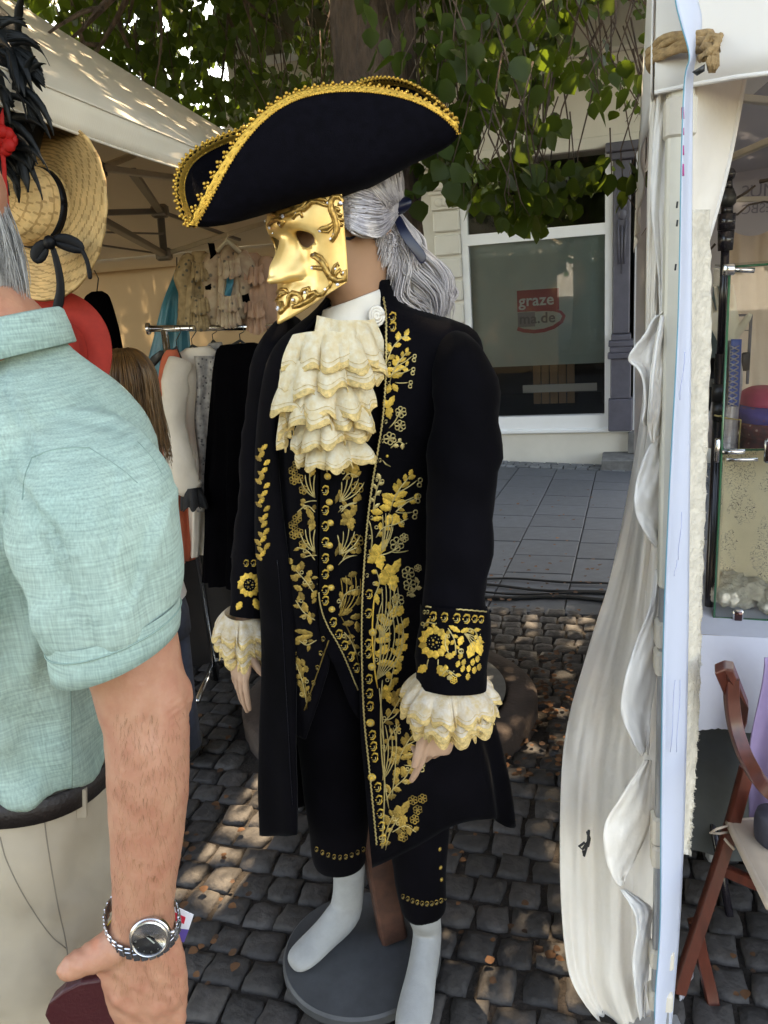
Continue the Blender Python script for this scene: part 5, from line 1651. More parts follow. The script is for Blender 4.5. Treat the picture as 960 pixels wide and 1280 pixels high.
def mask():
    nu = 2 * 26; nv = 48
    V = []
    def P(u, v):   # u -1..1, v 0..1
        row = v * (len(MROWS) - 1)
        au = abs(u); ss = au * .102
        vals = []
        tabs = []
        for r_ in MROWS: 
            tabs.append(interp([(SV[i], r_[i][0], r_[i][1]) for i in range(7)], ss))
        hd = interp([(i, t[0], t[1]) for i, t in enumerate(tabs)], row)
        return ml(math.copysign(ss, u), hd[0], hd[1])
    for j in range(nv + 1):
        for i in range(nu + 1): V.append(P(-1 + 2 * i / nu, j / nv))
    Fc = []
    # eye openings
    def hole(p):
        r_ = (p - HC) / 1.06; s_ = r_.dot(SD); h = r_.dot(UP)
        return ((abs(s_) - .047) / .0205) ** 2 + ((h - .014) / .0150) ** 2 < 1
    for j in range(nv):
        for i in range(nu):
            ids = (j*(nu+1)+i, j*(nu+1)+i+1, (j+1)*(nu+1)+i+1, (j+1)*(nu+1)+i)
            if hole(sum((V[k] for k in ids), V3()) / 4): continue
            Fc.append(ids)
    # snap rim vertices onto the ellipse so the opening is smooth
    used = {}
    for f in Fc:
        for a, b in zip(f, f[1:] + f[:1]): used[frozenset((a, b))] = used.get(frozenset((a, b)), 0) + 1
    for e, c in used.items():
        if c == 1:
            for k in e:
                r_ = (V[k] - HC) / 1.06; s_ = r_.dot(SD); h = r_.dot(UP); cs = math.copysign(.047, s_)
                q = math.sqrt(((s_ - cs) / .0205) ** 2 + ((h - .014) / .0150) ** 2)
                if .6 < q < 1.5: V[k] = V[k] + SD * ((s_ - cs) * (1 / q - 1)) + UP * ((h - .014) * (1 / q - 1))
    me_root = thing('carnival_mask', 'gold beaked carnival mask with scrollwork on the mannequin face', 'mask', HC)
    o = obj('mask_shell', V, Fc, M['mask'], me_root, loc=HC); 
    solidify(o, .004, -1); bake(o); 
    SURF['mask'] = bvh_of([o])
    return me_root, o
mask_root, mask_o = mask()
def spiral(x, y, r0, turns, a0, sgn=1, n=14):
    return [(x + r0 * (1 - .82 * i / n) * math.cos(a0 + sgn * turns * 2 * PI * i / n), y + r0 * (1 - .82 * i / n) * math.sin(a0 + sgn * turns * 2 * PI * i / n)) for i in range(n + 1)]
def mask_scrolls():
    s = 'mask'
    def scroll(pts, r_=.0028, name='scroll'):
        b = MB(); 
        P = []
        for (x, y) in pts:
            h = on(s, x, y, .0015)
            if h: P.append(h[0])
        if len(P) > 2:
            rr = [1.75 * r_ * (.45 + .55 * math.sin(PI * min(1, .15 + i / len(P)))) for i in range(len(P))]
            b.tube(P, rr, 7); b.build(name, M['mask_dark'], mask_root)
    # upper right corner plume
    scroll([(414, 302), (419, 294), (421, 284), (418, 272), (414, 262), (413, 253), (417, 246), (424, 246), (428, 251), (426, 256), (422, 255)], .0036)
    scroll([(416, 300), (422, 290), (424, 280), (420, 268), (418, 258)], .0022)
    for (x, y) in ((424, 262), (427, 268), (429, 274), (428, 280)): scroll([(418, y - 3), (423, y), (x + 1, y + 2)], .0022)
    scroll([(418, 278), (410, 284), (402, 286), (398, 288)], .0028); scroll([(417, 282), (410, 290), (402, 289)], .0018)
    # brow band
    scroll([(336, 282), (342, 276), (350, 274), (356, 278), (352, 282), (348, 279)], .0030)
    scroll([(352, 270), (362, 268), (372, 264), (380, 258), (384, 250), (380, 248)], .0032); scroll([(366, 274), (370, 268), (376, 266), (378, 272)], .0022)
    scroll([(364, 260), (372, 262), (380, 262), (386, 256), (390, 252), (398, 253), (404, 256), (412, 258)], .0030)
    scroll([(392, 250), (398, 248), (406, 250), (410, 254)], .0022); scroll([(330, 274), (336, 268), (344, 268), (350, 272)], .0030)
    # lower right corner plume
    scroll([(390, 319), (396, 322), (403, 328), (408, 338), (413, 347), (422, 351), (431, 350), (435, 344), (431, 338), (426, 341), (428, 344)], .0036)
    scroll([(390, 334), (398, 335), (405, 336), (410, 342)], .0026); scroll([(393, 316), (402, 321), (408, 330), (412, 340)], .0020)
    scroll([(416, 346), (416, 338), (419, 332), (422, 329), (424, 333)], .0020); scroll([(418, 347), (422, 340), (426, 336)], .0018)
    # chin band
    scroll([(345, 383), (344, 391), (350, 392), (355, 387), (353, 380), (347, 376), (345, 372), (351, 370), (358, 366)], .0032)
    scroll([(353, 388), (360, 382), (361, 372), (366, 366), (374, 368), (377, 374), (372, 380), (366, 378), (367, 373)], .0030)
    scroll([(366, 384), (374, 382), (382, 378), (390, 374), (396, 368), (402, 370)], .0030); scroll([(374, 370), (380, 362), (386, 360), (388, 366)], .0024)
    scroll([(384, 374), (388, 367), (394, 365), (398, 369), (404, 368), (408, 362), (414, 356)], .0026); scroll([(347, 366), (352, 362), (358, 362), (362, 368)], .0022)
    scroll([(412, 346), (414, 354), (412, 360)], .002)
    for (x, y, r_) in ((355, 271, .0042), (352, 281, .003), (371, 267, .0028), (410, 254, .003), (426, 254, .0038), (400, 288, .0032), (417, 293, .002), (414, 299, .0034), (393, 320, .0034), (398, 325, .0022), (391, 335, .0034), (402, 335, .0025),
                       (430, 341, .0038), (419, 336, .0024), (422, 356, .003), (349, 386, .0048), (367, 375, .003), (382, 366, .003), (407, 362, .003), (338, 284, .003), (333, 277, .0028), (342, 290, .002)):
        h = on(s, x, y, .003)
        if h is None: continue
        m = MB(); n_ = h[1]; a = n_.orthogonal().normalized(); m.ball(h[0], r_, 8, 0, (1, 1, .7), (a, n_.cross(a), n_)); m.build('rhinestone', M['crystal'], mask_root, smooth_=False)
mask_scrolls()
# black band tying the mask on
b = MB(); pts = [ml(.101, .012, .056), ml(.104, .012, .03), ml(.098, .014, -.03), ml(.07, .02, -.09)]
b.tube([at(424, 296, 1.54), at(437, 299, 1.545), at(452, 293, 1.555), at(470, 285, 1.58)], .004, 6, 0, True, .5); b.build('mask_tie', M['ribbon'], mask_root)

# ------------------------------------------------------------------ tricorne
def hat():
    H0 = at(425, 215, 1.62)
    root = thing('tricorne_hat', 'large black tricorne hat edged with scalloped gold braid', 'hat', H0)
    T1 = at(237, 281, 1.44); T2 = at(573, 158, 1.50)
    mid = at(398, 112, 1.475)
    # third tip behind
    T3 = at(415, 138, 1.93)
    tips = [T1, T2, T3]
    # crown ring lies on the head
    cc = at(432, 222, 1.63)
    hx = (T2 - T1); hx.normalize(); nrm_ = hx.cross((T3 - (T1 + T2) / 2).normalized()).normalized()
    if nrm_.z < 0: nrm_ = -nrm_
    hy = nrm_.cross(hx).normalized()
    def ring(phi):   # band ring
        return cc + hx * (.100 * math.cos(phi)) + hy * (.110 * math.sin(phi)) - nrm_ * .0
    def ang(p):
        r_ = p - cc; return math.atan2(r_.dot(hy), r_.dot(hx))
    a = [ang(t) for t in tips]          # T1 about pi, T2 about 0, T3 about pi/2
    a1 = a[0] if a[0] > 0 else a[0] + 2 * PI
    # order: front side T1 -> T2 through -pi/2 (towards camera)
    sides = [(T1, T2, a1, 2 * PI + a[1], mid), (T2, T3, a[1], a[2], None), (T3, T1, a[2], a1, None)]
    m1 = at(488, 100, 1.73); m2 = at(258, 178, 1.66)
    mids = [mid, m1, m2]
    NU, NVv = 44, 16
    trimP = []
    for k, (A, B, p0, p1, _) in enumerate(sides):
        mm = mids[k]
        ctrl = mm * 2 - (A + B) / 2
        chord = B - A
        def edge(u):
            # rounded arch: superellipse-like lift between the two tips
            base = lerp(A, B, u)
            mv = mm - (A + B) / 2
            w_ = (1 - abs(2 * u - 1) ** 2.15) 
            if k == 2: w_ *= .60 + .40 * smooth(u * 1.5)
            if k == 0:
                w_ = (1 - abs(2 * u - 1) ** 2.15) * (1 + .10 * math.sin(2 * PI * u))
            return base + mv * w_
        def P(u, v):
            # v 0 at the head band, 1 at the rim
            E = edge(u); ph = lerp(p0, p1, u); Bq = ring(ph)
            if k == 0: Bq = ring(ph)
            out = (ring(ph) - cc).normalized()
            # belly: brim first runs outward and down, then turns up
            outd = V3((0, 0, 0))
            w_ = math.sin(PI * v) 
            belly = out * (.060 * w_ * (1 - .3 * abs(2*u-1))) - nrm_ * (.026 * math.sin(PI * min(1, v * 1.15)) * (1 - abs(2 * u - 1) ** 2))
            return lerp(Bq, E, v) + belly
        mb = MB(); mb.grid(P, NU, NVv)
        o = mb.build('brim_side', M['felt'], root); solidify(o, .005, 0); bake(o)
        # braid: a woven band just inside the rim on the outer face, with standing picots
        tb = MB(); band = []; rim = [P(i / 120, 1.0) for i in range(121)]; inn = [P(i / 120, .90 if k == 0 else .88) for i in range(121)]
        for side in (1, -1):
            V = []; Fc = []
            for i in range(121):
                e, q = rim[i], inn[i]
                d = (q - e).normalized(); t = (rim[min(120, i+1)] - rim[max(0, i-1)]).normalized(); nn = d.cross(t).normalized()
                if side < 0: nn = -nn
                for (w_, h) in ((-.002, .0032), (.002, .0050), (.005, .0030), (.0085, .0048), (.0110, .0030)):
                    wob = .0024 * math.sin(i * 1.9 + w_ * 700)
                    V.append(e + d * (w_ + wob * .5) + nn * (h + wob * .6))
            for i in range(120):
                for j in range(4): Fc.append((i*5+j, i*5+j+1, (i+1)*5+j+1, (i+1)*5+j))
            tb.add(V, Fc)
        L_ = 0; last = rim[0]; nxt = 0
        for i in range(1, 121):
            seg = (rim[i] - rim[i-1]).length; L_ += seg
            if L_ > nxt:
                nxt = L_ + .0155
                e = rim[i]; d = (rim[i] - inn[i]).normalized(); t = (rim[min(120, i+1)] - rim[i-1]).normalized()
                for (a_, b_, r_) in ((0, .0100, .0032), (-.0048, .0055, .0030), (.0048, .0055, .0030), (0, .003, .003)):
                    tb.ball(e + d * b_ + t * a_, r_, 6)
        # lower bead line of the braid
        P2 = []
        for i in range(121):
            e, q = rim[i], inn[i]; d = (q - e).normalized(); t = (rim[min(120, i+1)] - rim[max(0, i-1)]).normalized(); nn = d.cross(t).normalized()
            P2.append((e + d * .0112 + nn * .0036, e + d * .0112 - nn * .0036))
        for s_ in (0, 1):
            for i in range(0, 121): tb.ball(P2[i][s_], .0019, 5)
        tb.build('gold_braid', M['gold_trim'], o)
    # crown
    mb = MB(); rings = []
    for (r_, h) in ((1.02, 0), (1.02, .03), (1.0, .06), (.94, .085), (.75, .105), (.4, .115), (.05, .118)):
        rings.append([cc + hx * (.100 * r_ * math.cos(2*PI*i/36)) + hy * (.110 * r_ * math.sin(2*PI*i/36)) + nrm_ * h for i in range(36)])
    mb.loft(rings); mb.build('crown', M['felt'], root)
hat()

# ------------------------------------------------------------------ wig
def strands(mb, guide_fn, n, seed, r0=.0016, k=9, wob=.004, nf=3):
    rnd = random.Random(seed)
    for i in range(n):
        u, v = rnd.random(), rnd.random()
        ph = rnd.uniform(0, 6); P = []
        for j in range(k + 1):
            t = j / k
            p = guide_fn(u, v, t)
            a = wob * t
            P.append(p + V3((a * math.sin(5 * t + ph), a * math.cos(4 * t + ph), a * .6 * math.sin(6 * t + ph * 2))))
        r_ = r0 * rnd.uniform(.6, 1.3)
        mb.tube(P, [r_ * (1 - .75 * (j / k) ** 2) for j in range(k + 1)], nf, 0, False)
def wig():
    root = thing('wig', 'long silver grey wig tied back under the tricorne with a dark ribbon', 'wig', at(470, 300, 1.63))
    # cap
    hr = []
    for (y, L_, R_, b) in ((296, 440, 488, .080), (280, 428, 496, .094), (262, 412, 501, .101), (240, 398, 500, .102), (220, 402, 494, .095), (205, 416, 478, .075)):
        c, a, bb = pring(y, L_, R_, 1.65, b); hr.append(ell(c, a, bb, 40))
    m = MB(); m.loft(hr); m.build('wig_cap', M['wig'], root)
    tie = (495, 262, 1.66)
    def g(u, v, t):        # swept back from temple to the tie
        x0 = lerp(392, 440, u); y0 = lerp(238, 292, u ** .8); Y0 = lerp(1.60, 1.545, u) 
        p0 = at(x0 + v * 30 * (1 - u), y0 - 8 * v, lerp(1.57, 1.51, u) - .01 * v)
        p3 = at(492 + 4 * math.sin(v * 6), lerp(246, 276, u * .7 + v * .3), 1.62 - .02 * v)
        pm = at(lerp(440, 472, u) + v * 8, lerp(226, 312, u) + v * 6 - 3, 1.475 - .02 * v)
        q = lerp(lerp(p0, pm, t), lerp(pm, p3, t), t); return q
    m = MB(); strands(m, g, 900, 5, .0023); m.build('swept_hair', M['wig'], root)
    def g2(u, v, t):       # the curls that roll under at the ear
        p0 = at(lerp(425, 470, u), lerp(262, 250, u), 1.535); r_ = .018 * (1 - .1 * v)
        c = at(lerp(440, 488, u), lerp(300, 284, u) - 12, 1.555)
        a = -PI * .5 + t * PI * 1.5
        return c + V3((r_ * math.cos(a) + .01 * v, -.012 * v, -r_ * math.sin(a) * 1.1))
    # tail
    def g3(u, v, t):
        x = interp([(0, 490), (.2, 493), (.45, 502), (.7, 516), (1, 533)], t)[0]; y = interp([(0, 268), (.2, 300), (.45, 330), (.7, 362), (1, 398)], t)[0]
        w_ = interp([(0, 9), (.2, 27), (.45, 34), (.7, 36), (1, 30)], t)[0]
        th = u * 2 * PI; rr = .35 + .65 * math.sqrt(v)
        lk = math.floor(u * 9) * 1.7
        am = 9 * smooth(t * 1.6)
        cx = x + math.cos(th) * w_ * rr + am * math.sin(t * 10 + lk) + 5 * t
        cy = y + math.cos(th) * -w_ * .32 * rr + am * .6 * math.cos(t * 9 + lk * 1.3)
        return at(cx, cy, 1.67 + math.sin(th) * .045 * rr * (w_ / 30))
    m = MB(); strands(m, g3, 1100, 9, .0023, 16, .012); m.build('hair_tail', M['wig'], root)
    m = MB(); rings = []
    for j in range(12):
        t = j / 11; rings.append([g3(i / 20, .42, t) for i in range(20)])
    m.loft(rings); m.build('hair_core', M['wig'], root)
    # wisps at the nape
    def g4(u, v, t):
        return at(lerp(458, 488, u) + 18 * t + 6 * v * math.sin(t * 3), lerp(288, 280, u) + t * lerp(24, 100, v) * (.35 + .65 * u), 1.56 + .07 * u + .02 * v)
    m = MB(); strands(m, g4, 520, 12, .0020, 10, .010); m.build('nape_hair', M['wig'], root)
    def g5(u, v, t):      # crown hair under the hat, drawn down to the ribbon
        return lerp(lerp(at(lerp(440, 496, u), 204, 1.60), at(lerp(452, 506, u), 228, lerp(1.50, 1.60, u)), min(1, t * 1.6)), at(lerp(484, 500, u), lerp(262, 254, v), lerp(1.565, 1.64, u)), smooth(t)) + V3((.004 * v, -.006 * v, 0))
    m = MB(); strands(m, g5, 620, 22, .0022); m.build('crown_hair', M['wig'], root)
    # ribbon
    m = MB()
    def rib(pts, w_, nm):
        mb = MB(); V = []; Fc = []
        for i, (x, y, Y, tw) in enumerate(pts):
            p = at(x, y, Y); d = V3((math.cos(tw), math.sin(tw) * .8, .1)) * (w_[i] / 2)
            V += [p - d, p + d]
        for i in range(len(pts) - 1): Fc.append((2*i, 2*i+1, 2*i+3, 2*i+2))
        mb.add(V, Fc); o = mb.build(nm, M['ribbon'], root); solidify(o, .002, 0); subsurf(o, 2)
    rib([(492, 250, 1.64, .3), (498, 246, 1.62, 0), (504, 252, 1.61, -.2), (503, 262, 1.61, 0), (496, 270, 1.63, .2)], [.02, .034, .04, .036, .02], 'ribbon_bow')
    rib([(489, 252, 1.66, .3), (484, 247, 1.67, 0), (480, 252, 1.68, -.2), (484, 262, 1.67, .2)], [.02, .03, .03, .02], 'ribbon_bow')
    rib([(496, 268, 1.63, 0), (500, 280, 1.61, .1), (508, 296, 1.60, .2), (519, 310, 1.60, .2), (527, 320, 1.60, .1), (528, 330, 1.60, 0)], [.016, .02, .022, .026, .024, .012], 'ribbon_tail')
wig()
# ================================================================== THE LEFT MARKET TENT, ITS CLOTHES AND THE HAT STAND
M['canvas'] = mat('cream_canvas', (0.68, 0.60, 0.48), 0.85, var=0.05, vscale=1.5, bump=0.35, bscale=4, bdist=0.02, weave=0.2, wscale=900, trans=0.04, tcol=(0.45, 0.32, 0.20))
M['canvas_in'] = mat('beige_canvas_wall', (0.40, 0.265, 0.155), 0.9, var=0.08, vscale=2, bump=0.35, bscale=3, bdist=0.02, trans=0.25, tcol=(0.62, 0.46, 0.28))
M['alu'] = mat('cream_metal_bar', (0.55, 0.48, 0.36), 0.45, metal=0.2, var=0.1, vscale=20)
M['alu_dark'] = mat('grey_metal_bar', (0.20, 0.18, 0.155), 0.45, metal=0.5)
M['plastic'] = mat('black_plastic', (0.015, 0.015, 0.015), 0.4)
M['chrome'] = mat('chrome_tube', (0.7, 0.7, 0.7), 0.18, metal=1.0)
TA = at(45, 150, 1.80)               # a point on the lower edge of the valance
def tw(u, n, z):                     # tent frame: u to the right along the street front, n away; z above the local ground fall
    p = TA + UU * u + NN * n
    return V3((p.x, p.y, z - 0.08 * n))
ZE = TA.z
def left_tent():
    root = thing('market_tent', 'open cream market tent on the left with clothes hanging inside', 'tent', tw(-1.5, 1.25, 0))
    # corners: right side u=0 from n=-.35 to n=2.75
    n0, n1, u0, u1 = -.35, 2.75, -3.1, 0
    apex = tw(-1.55, 1.2, 3.12 + .08)
    cr = [(u1, n0), (u1, n1), (u0, n1), (u0, n0)]
    ve = .075
    for k in range(4):
        a, b_ = cr[k], cr[(k + 1) % 4]
        A = tw(*a, ZE + ve); B = tw(*b_, ZE + ve)
        mb = MB()
        def P(s_, t):
            e = lerp(A, B, s_); p = lerp(e, apex, t)
            sag = -.05 * math.sin(PI * t) * (1 - .5 * abs(2 * s_ - 1)) 
            w_ = .012 * fbm((p.x * 1.5, p.y * 1.5, 2), 1.0) * math.sin(PI * min(1, t * 1.5 + .05))
            return p + V3((0, 0, sag + w_))
        mb.grid(P, 26, 16); o = mb.build('roof_panel', M['canvas'], root)
        mb = MB(); out = (tw((a[0] + b_[0]) / 2, (a[1] + b_[1]) / 2, 0) - tw(-1.55, 1.2, 0)); out.z = 0; out.normalize()
        def Q(s_, t):
            e = lerp(A, B, s_); return e + V3((0, 0, -ve * t)) + out * (.006 + .006 * math.sin(s_ * 24) * t)
        mb.grid(Q, 60, 3); o = mb.build('valance', M['canvas'], root); solidify(o, .002, 0)
        mb = MB(); mb.tube([Q(i / 40, 1.0) for i in range(41)], .0035, 6); mb.tube([Q(i / 40, .04) + out * .002 for i in range(41)], .0022, 6); mb.build('hem', M['canvas'], root)
    # walls at the back and on the far left
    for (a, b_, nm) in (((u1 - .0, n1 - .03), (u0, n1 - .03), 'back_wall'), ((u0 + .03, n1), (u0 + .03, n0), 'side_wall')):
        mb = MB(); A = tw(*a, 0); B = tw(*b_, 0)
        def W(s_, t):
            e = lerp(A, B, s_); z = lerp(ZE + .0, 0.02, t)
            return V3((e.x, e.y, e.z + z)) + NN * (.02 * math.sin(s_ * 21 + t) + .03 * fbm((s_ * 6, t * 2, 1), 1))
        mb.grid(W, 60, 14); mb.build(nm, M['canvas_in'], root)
    # legs
    for c in cr:
        mb = MB(); uu = c[0] + (-.06 if c[0] == u1 else .06); nn = c[1] + (.06 if c[1] == n0 else -.06)
        if c == cr[0]: continue
        mb.sqbar(tw(uu, nn, .0), tw(uu, nn, ZE + .05), .04, .04, NN); mb.build('leg', M['alu'], root, smooth_=False)
    # front right leg with its foot, beyond the left of the picture the near edge is carried by it too
    # eave bars and scissor bars
    def bar(p, q, w_=.03, m='alu_dark', nm='truss_bar'):
        mb = MB(); mb.sqbar(p, q, w_, w_ * .7); return mb.build(nm, M[m], root, smooth_=False)
    # bracket with the two pale bars, near the right eave
    b0 = at(124, 212, 2.62); 
    bar(at(128, 210, 2.62), at(330, 238, 3.5), .026, 'alu'); bar(at(131, 208, 2.64), at(200, 181, 3.3), .024, 'alu')
    mb = MB(); mb.box(b0, .035, .05, .045, None, 0, .006); mb.bar(b0 + V3((-.01, -.028, 0)), b0 + V3((-.01, -.034, 0)), .006); mb.build('corner_bracket', M['plastic'], root, smooth_=False)
    bar(at(124, 216, 2.62), at(60, 224, 2.3), .026, 'alu')
    hub = at(205, 318, 4.2); h2 = at(200, 264, 4.0)
    bar(at(60, 268, 3.6), h2, .035); bar(at(110, 266, 2.9), hub, .035); bar(h2, hub, .035); bar(at(165, 214, 2.9), h2, .03); bar(hub, at(340, 276, 4.25), .032, 'alu')
    bar(at(115, 305, 3.8), hub, .012); bar(at(120, 290, 3.8), h2 + V3((0, 0, -.1)), .012); bar(h2, at(300, 300, 4.3), .02)
    for h in (hub, h2):
        mb = MB(); mb.box(h, .075, .06, .06, None, 0, .01); mb.build('truss_joint', M['alu_dark'], root, smooth_=False)
left_tent()

# ------------------------------------------------------------------ cloth pieces hanging on hangers
def garment(name, label, cat, rows, mt, Y, dep=.06, folds=6, amp=.012, parts=(), seed=1, loc=None, group=None, slope=True, hanger=None):
    """rows: (py, left px, right px). A soft closed tube of cloth, pleated towards the hem"""
    root = thing(name, label, cat, at((rows[0][1] + rows[0][2]) / 2, rows[0][0], Y), group)
    rings = []; rr = path(rows, 4); y0, y1 = rows[0][0], rows[-1][0]
    rnd = random.Random(seed); ph = rnd.uniform(0, 6)
    for (y, L_, R_) in rr:
        z = at((L_ + R_) / 2, y, Y).z; x0 = X_of(L_, Y, z); x1 = X_of(R_, Y, z); c = ((x0 + x1) / 2, Y, z); a = (x1 - x0) / 2
        k = smooth((y - y0) / (y1 - y0) * 1.6)
        d = dep * (.35 + .65 * smooth((y - y0) / 40))
        f = lambda t, k=k: 1 + (amp / max(a, .03)) * k * (math.sin(t * folds + ph) + .5 * math.sin(t * folds * 2.3 + ph * 2 + y * .01))
        r_ = ell(c, a, d, 56, 0, 2.0, f)
        for v in r_:
            q = fbm((v.x * 9 + seed, v.y * 9, v.z * 5), 1.0) * .008; v.y += q; v.x += q * .5
        rings.append(r_)
    m = MB(); m.loft(rings, True, (True, False)); m.build('cloth', mt, root)
    if hanger:
        hx, hy, rail = hanger
        p = at(hx, hy, Y); m = MB()
        L_ = [at(rows[0][1] - 4, rows[0][0] + 12, Y), p, at(rows[0][2] + 4, rows[0][0] + 12, Y)]
        m.tube([L_[0], L_[1] + V3((0, 0, -.005)), L_[2]], .006, 8); 
        top = at(hx + .5, rail - 2, Y)
        m.tube([p, p + V3((0, 0, .02)), top + V3((.012, 0, -.018)), top + V3((.010, 0, .004)), top + V3((-.008, 0, .008)), top + V3((-.014, 0, -.006))], .0022, 6)
        m.build('hanger', M['plastic'], root)
    return root
def brocade(name, c1, c2, c3, sc=26):
    m = mat(name, c1, .75, col2=c2, vscale=sc, bump=.6, bscale=50, detail=2)
    N, L = nodes(m); b = N['Principled BSDF']
    vo = N.new('ShaderNodeTexVoronoi'); vo.inputs['Scale'].default_value = sc * 1.4; tc = N.new('ShaderNodeTexCoord'); L.new(tc.outputs['Object'], vo.inputs[0])
    mr = N.new('ShaderNodeMapRange'); mr.inputs[1].default_value = .15; mr.inputs[2].default_value = .28; L.new(vo.outputs['Distance'], mr.inputs[0])
    mx = N.new('ShaderNodeMix'); mx.data_type = 'RGBA'; L.new(mr.outputs[0], mx.inputs[0]); mx.inputs[6].default_value = (*c3, 1)
    L.new(b.inputs['Base Color'].links[0].from_socket, mx.inputs[7]); L.new(mx.outputs[2], b.inputs['Base Color']); return m
M['brocade1'] = brocade('gold_brocade', (0.50, 0.36, 0.20), (0.26, 0.18, 0.09), (0.10, 0.09, 0.07))
M['brocade2'] = brocade('cream_brocade', (0.55, 0.44, 0.30), (0.40, 0.26, 0.18), (0.14, 0.12, 0.10), 22)
M['brocade3'] = brocade('silver_brocade', (0.42, 0.38, 0.34), (0.20, 0.18, 0.17), (0.07, 0.06, 0.06), 34)
M['teal'] = mat('teal_silk', (0.02, 0.21, 0.30), .4, var=.3, vscale=6, spec=.6)
M['coral'] = mat('coral_cloth', (0.55, 0.12, 0.06), .8, var=.15, vscale=8)
M['white_silk'] = mat('white_silk', (0.78, 0.68, 0.56), .55, var=.08, vscale=6, bump=.4, bscale=14, bdist=.01)
M['black_cloth'] = mat('black_cloth', (0.0016, 0.0014, 0.0020), .95, spec=.03, var=.4, vscale=8)
M['lace_black'] = mat('black_lace', (0.01, 0.01, 0.012), .7, bump=1, bscale=200)
M['blonde'] = island_random(mat('brown_blonde_hair', (0.26, 0.13, 0.045), .38, col2=(0.11, 0.05, 0.018), vscale=26, stretch=(1, 1, .2)), .4)
M['peach'] = mat('peach_silk', (0.50, 0.30, 0.20), .7, var=.2, vscale=10)
# rail
RY = 3.35
root = thing('clothes_rail', 'chrome clothes rail with a vertical post inside the left tent', 'clothes rail', atz(204, 800, -.15))
a, c = at(184, 411, RY), at(372, 408, RY)
m = MB(); m.tube([a, c], .0135, 14); m.disc(a + V3((-.002, 0, 0)), (V3((0, 1, 0)), V3((0, 0, 1)), V3((1, 0, 0))), .024, 20, 0, .012); m.build('rail', M['chrome'], root)
pt = at(205, 412, RY); gb = V3((pt.x, RY, gz(pt.x, RY)))
m = MB(); m.tube([pt, V3((pt.x, RY, pt.z - .5)), gb], .014, 14); m.build('post', M['chrome'], root)
pt2 = at(368, 412, RY); m = MB(); m.tube([pt2, V3((pt2.x, RY, gz(pt2.x, RY)))], .014, 14); m.build('post', M['chrome'], root)
m = MB()
m.tube([gb + V3((-.02, -.3, .06)), gb + V3((-.02, .3, .06))], .012, 10); m.tube([gb + V3((0, 0, .10)), V3((pt2.x, RY, gz(pt2.x, RY) + .10))], .012, 10); m.build('foot_bar', M['chrome'], root)
# on the rail
garment('coral_garment', 'plain coral red garment hanging beside the rail post', 'garment', [(437, 208, 222), (450, 201, 226), (490, 197, 228), (560, 199, 232), (640, 206, 236), (700, 210, 240)], M['coral'], 3.26, .05, seed=2, hanger=(221, 432, 411))
t = garment('white_blouse', 'white silk blouse with long sleeve and lace panel on the rail', 'blouse', [(434, 232, 262), (448, 220, 272), (500, 222, 276), (560, 226, 276), (620, 228, 270), (690, 229, 262)], M['white_silk'], 3.30, .07, seed=3, amp=.01, hanger=(240, 430, 411))
m = MB(); P = sl([(226, 452, 3.24, .05, .05), (218, 480, 3.20, .055, .055), (216, 520, 3.18, .05, .05), (221, 560, 3.16, .055, .05), (232, 600, 3.14, .06, .05), (240, 612, 3.14, .05, .045)])
o = sleeve(P, 'blouse_sleeve', M['white_silk'], t)
m = MB(); m.grid(lambda u, v: at(lerp(243, 270, u) + 6 * v + 2 * math.sin(v * 11 + u * 3), lerp(445, 640, v), 3.215 - .01 * math.sin(u * 9)), 8, 24); o = m.build('embroidered_front', M['brocade3'], t); solidify(o, .004, 0)
m = MB()
def c_fn(t_): return at(lerp(228, 252, t_), 612 - 3 * t_, 3.08 + .06 * (2 * t_ - 1) ** 2)
frill(c_fn, lambda t_: V3((math.sin((t_ - .5) * 2), -math.cos((t_ - .5) * 2), 0)), 60, .075, .02, .01, 3, 5, m, 6); m.build('black_cuff_ruffle', [M['lace_black'], M['lace_black']], t)
garment('patterned_blouse', 'silver brocade blouse with a ruffled collar next to the white one', 'blouse', [(428, 262, 278), (445, 254, 282), (520, 252, 286), (600, 256, 284), (650, 256, 282)], M['brocade3'], 3.38, .05, seed=5, hanger=(266, 424, 411))
t = garment('black_cloak', 'long black cloak filling the rail behind the mannequin arm', 'cloak', [(430, 276, 318), (446, 268, 345), (540, 264, 352), (640, 262, 356), (722, 260, 360)], M['black_cloth'], 3.22, .12, folds=11, amp=.02, seed=6, hanger=(300, 424, 411))
garment('black_dress', 'black dress at the right end of the rail', 'dress', [(432, 322, 352), (450, 312, 372), (560, 312, 378), (720, 308, 384)], M['black_cloth'], 3.40, .10, folds=9, amp=.02, seed=7, hanger=(337, 424, 409))
t = garment('dark_hanger_coat', 'bare black hanger tipped beside the rail post', 'hanger', [(438, 200, 206), (445, 190, 207), (452, 186, 200), (462, 184, 190)], M['plastic'], 3.42, .012, folds=2, amp=0, seed=8)
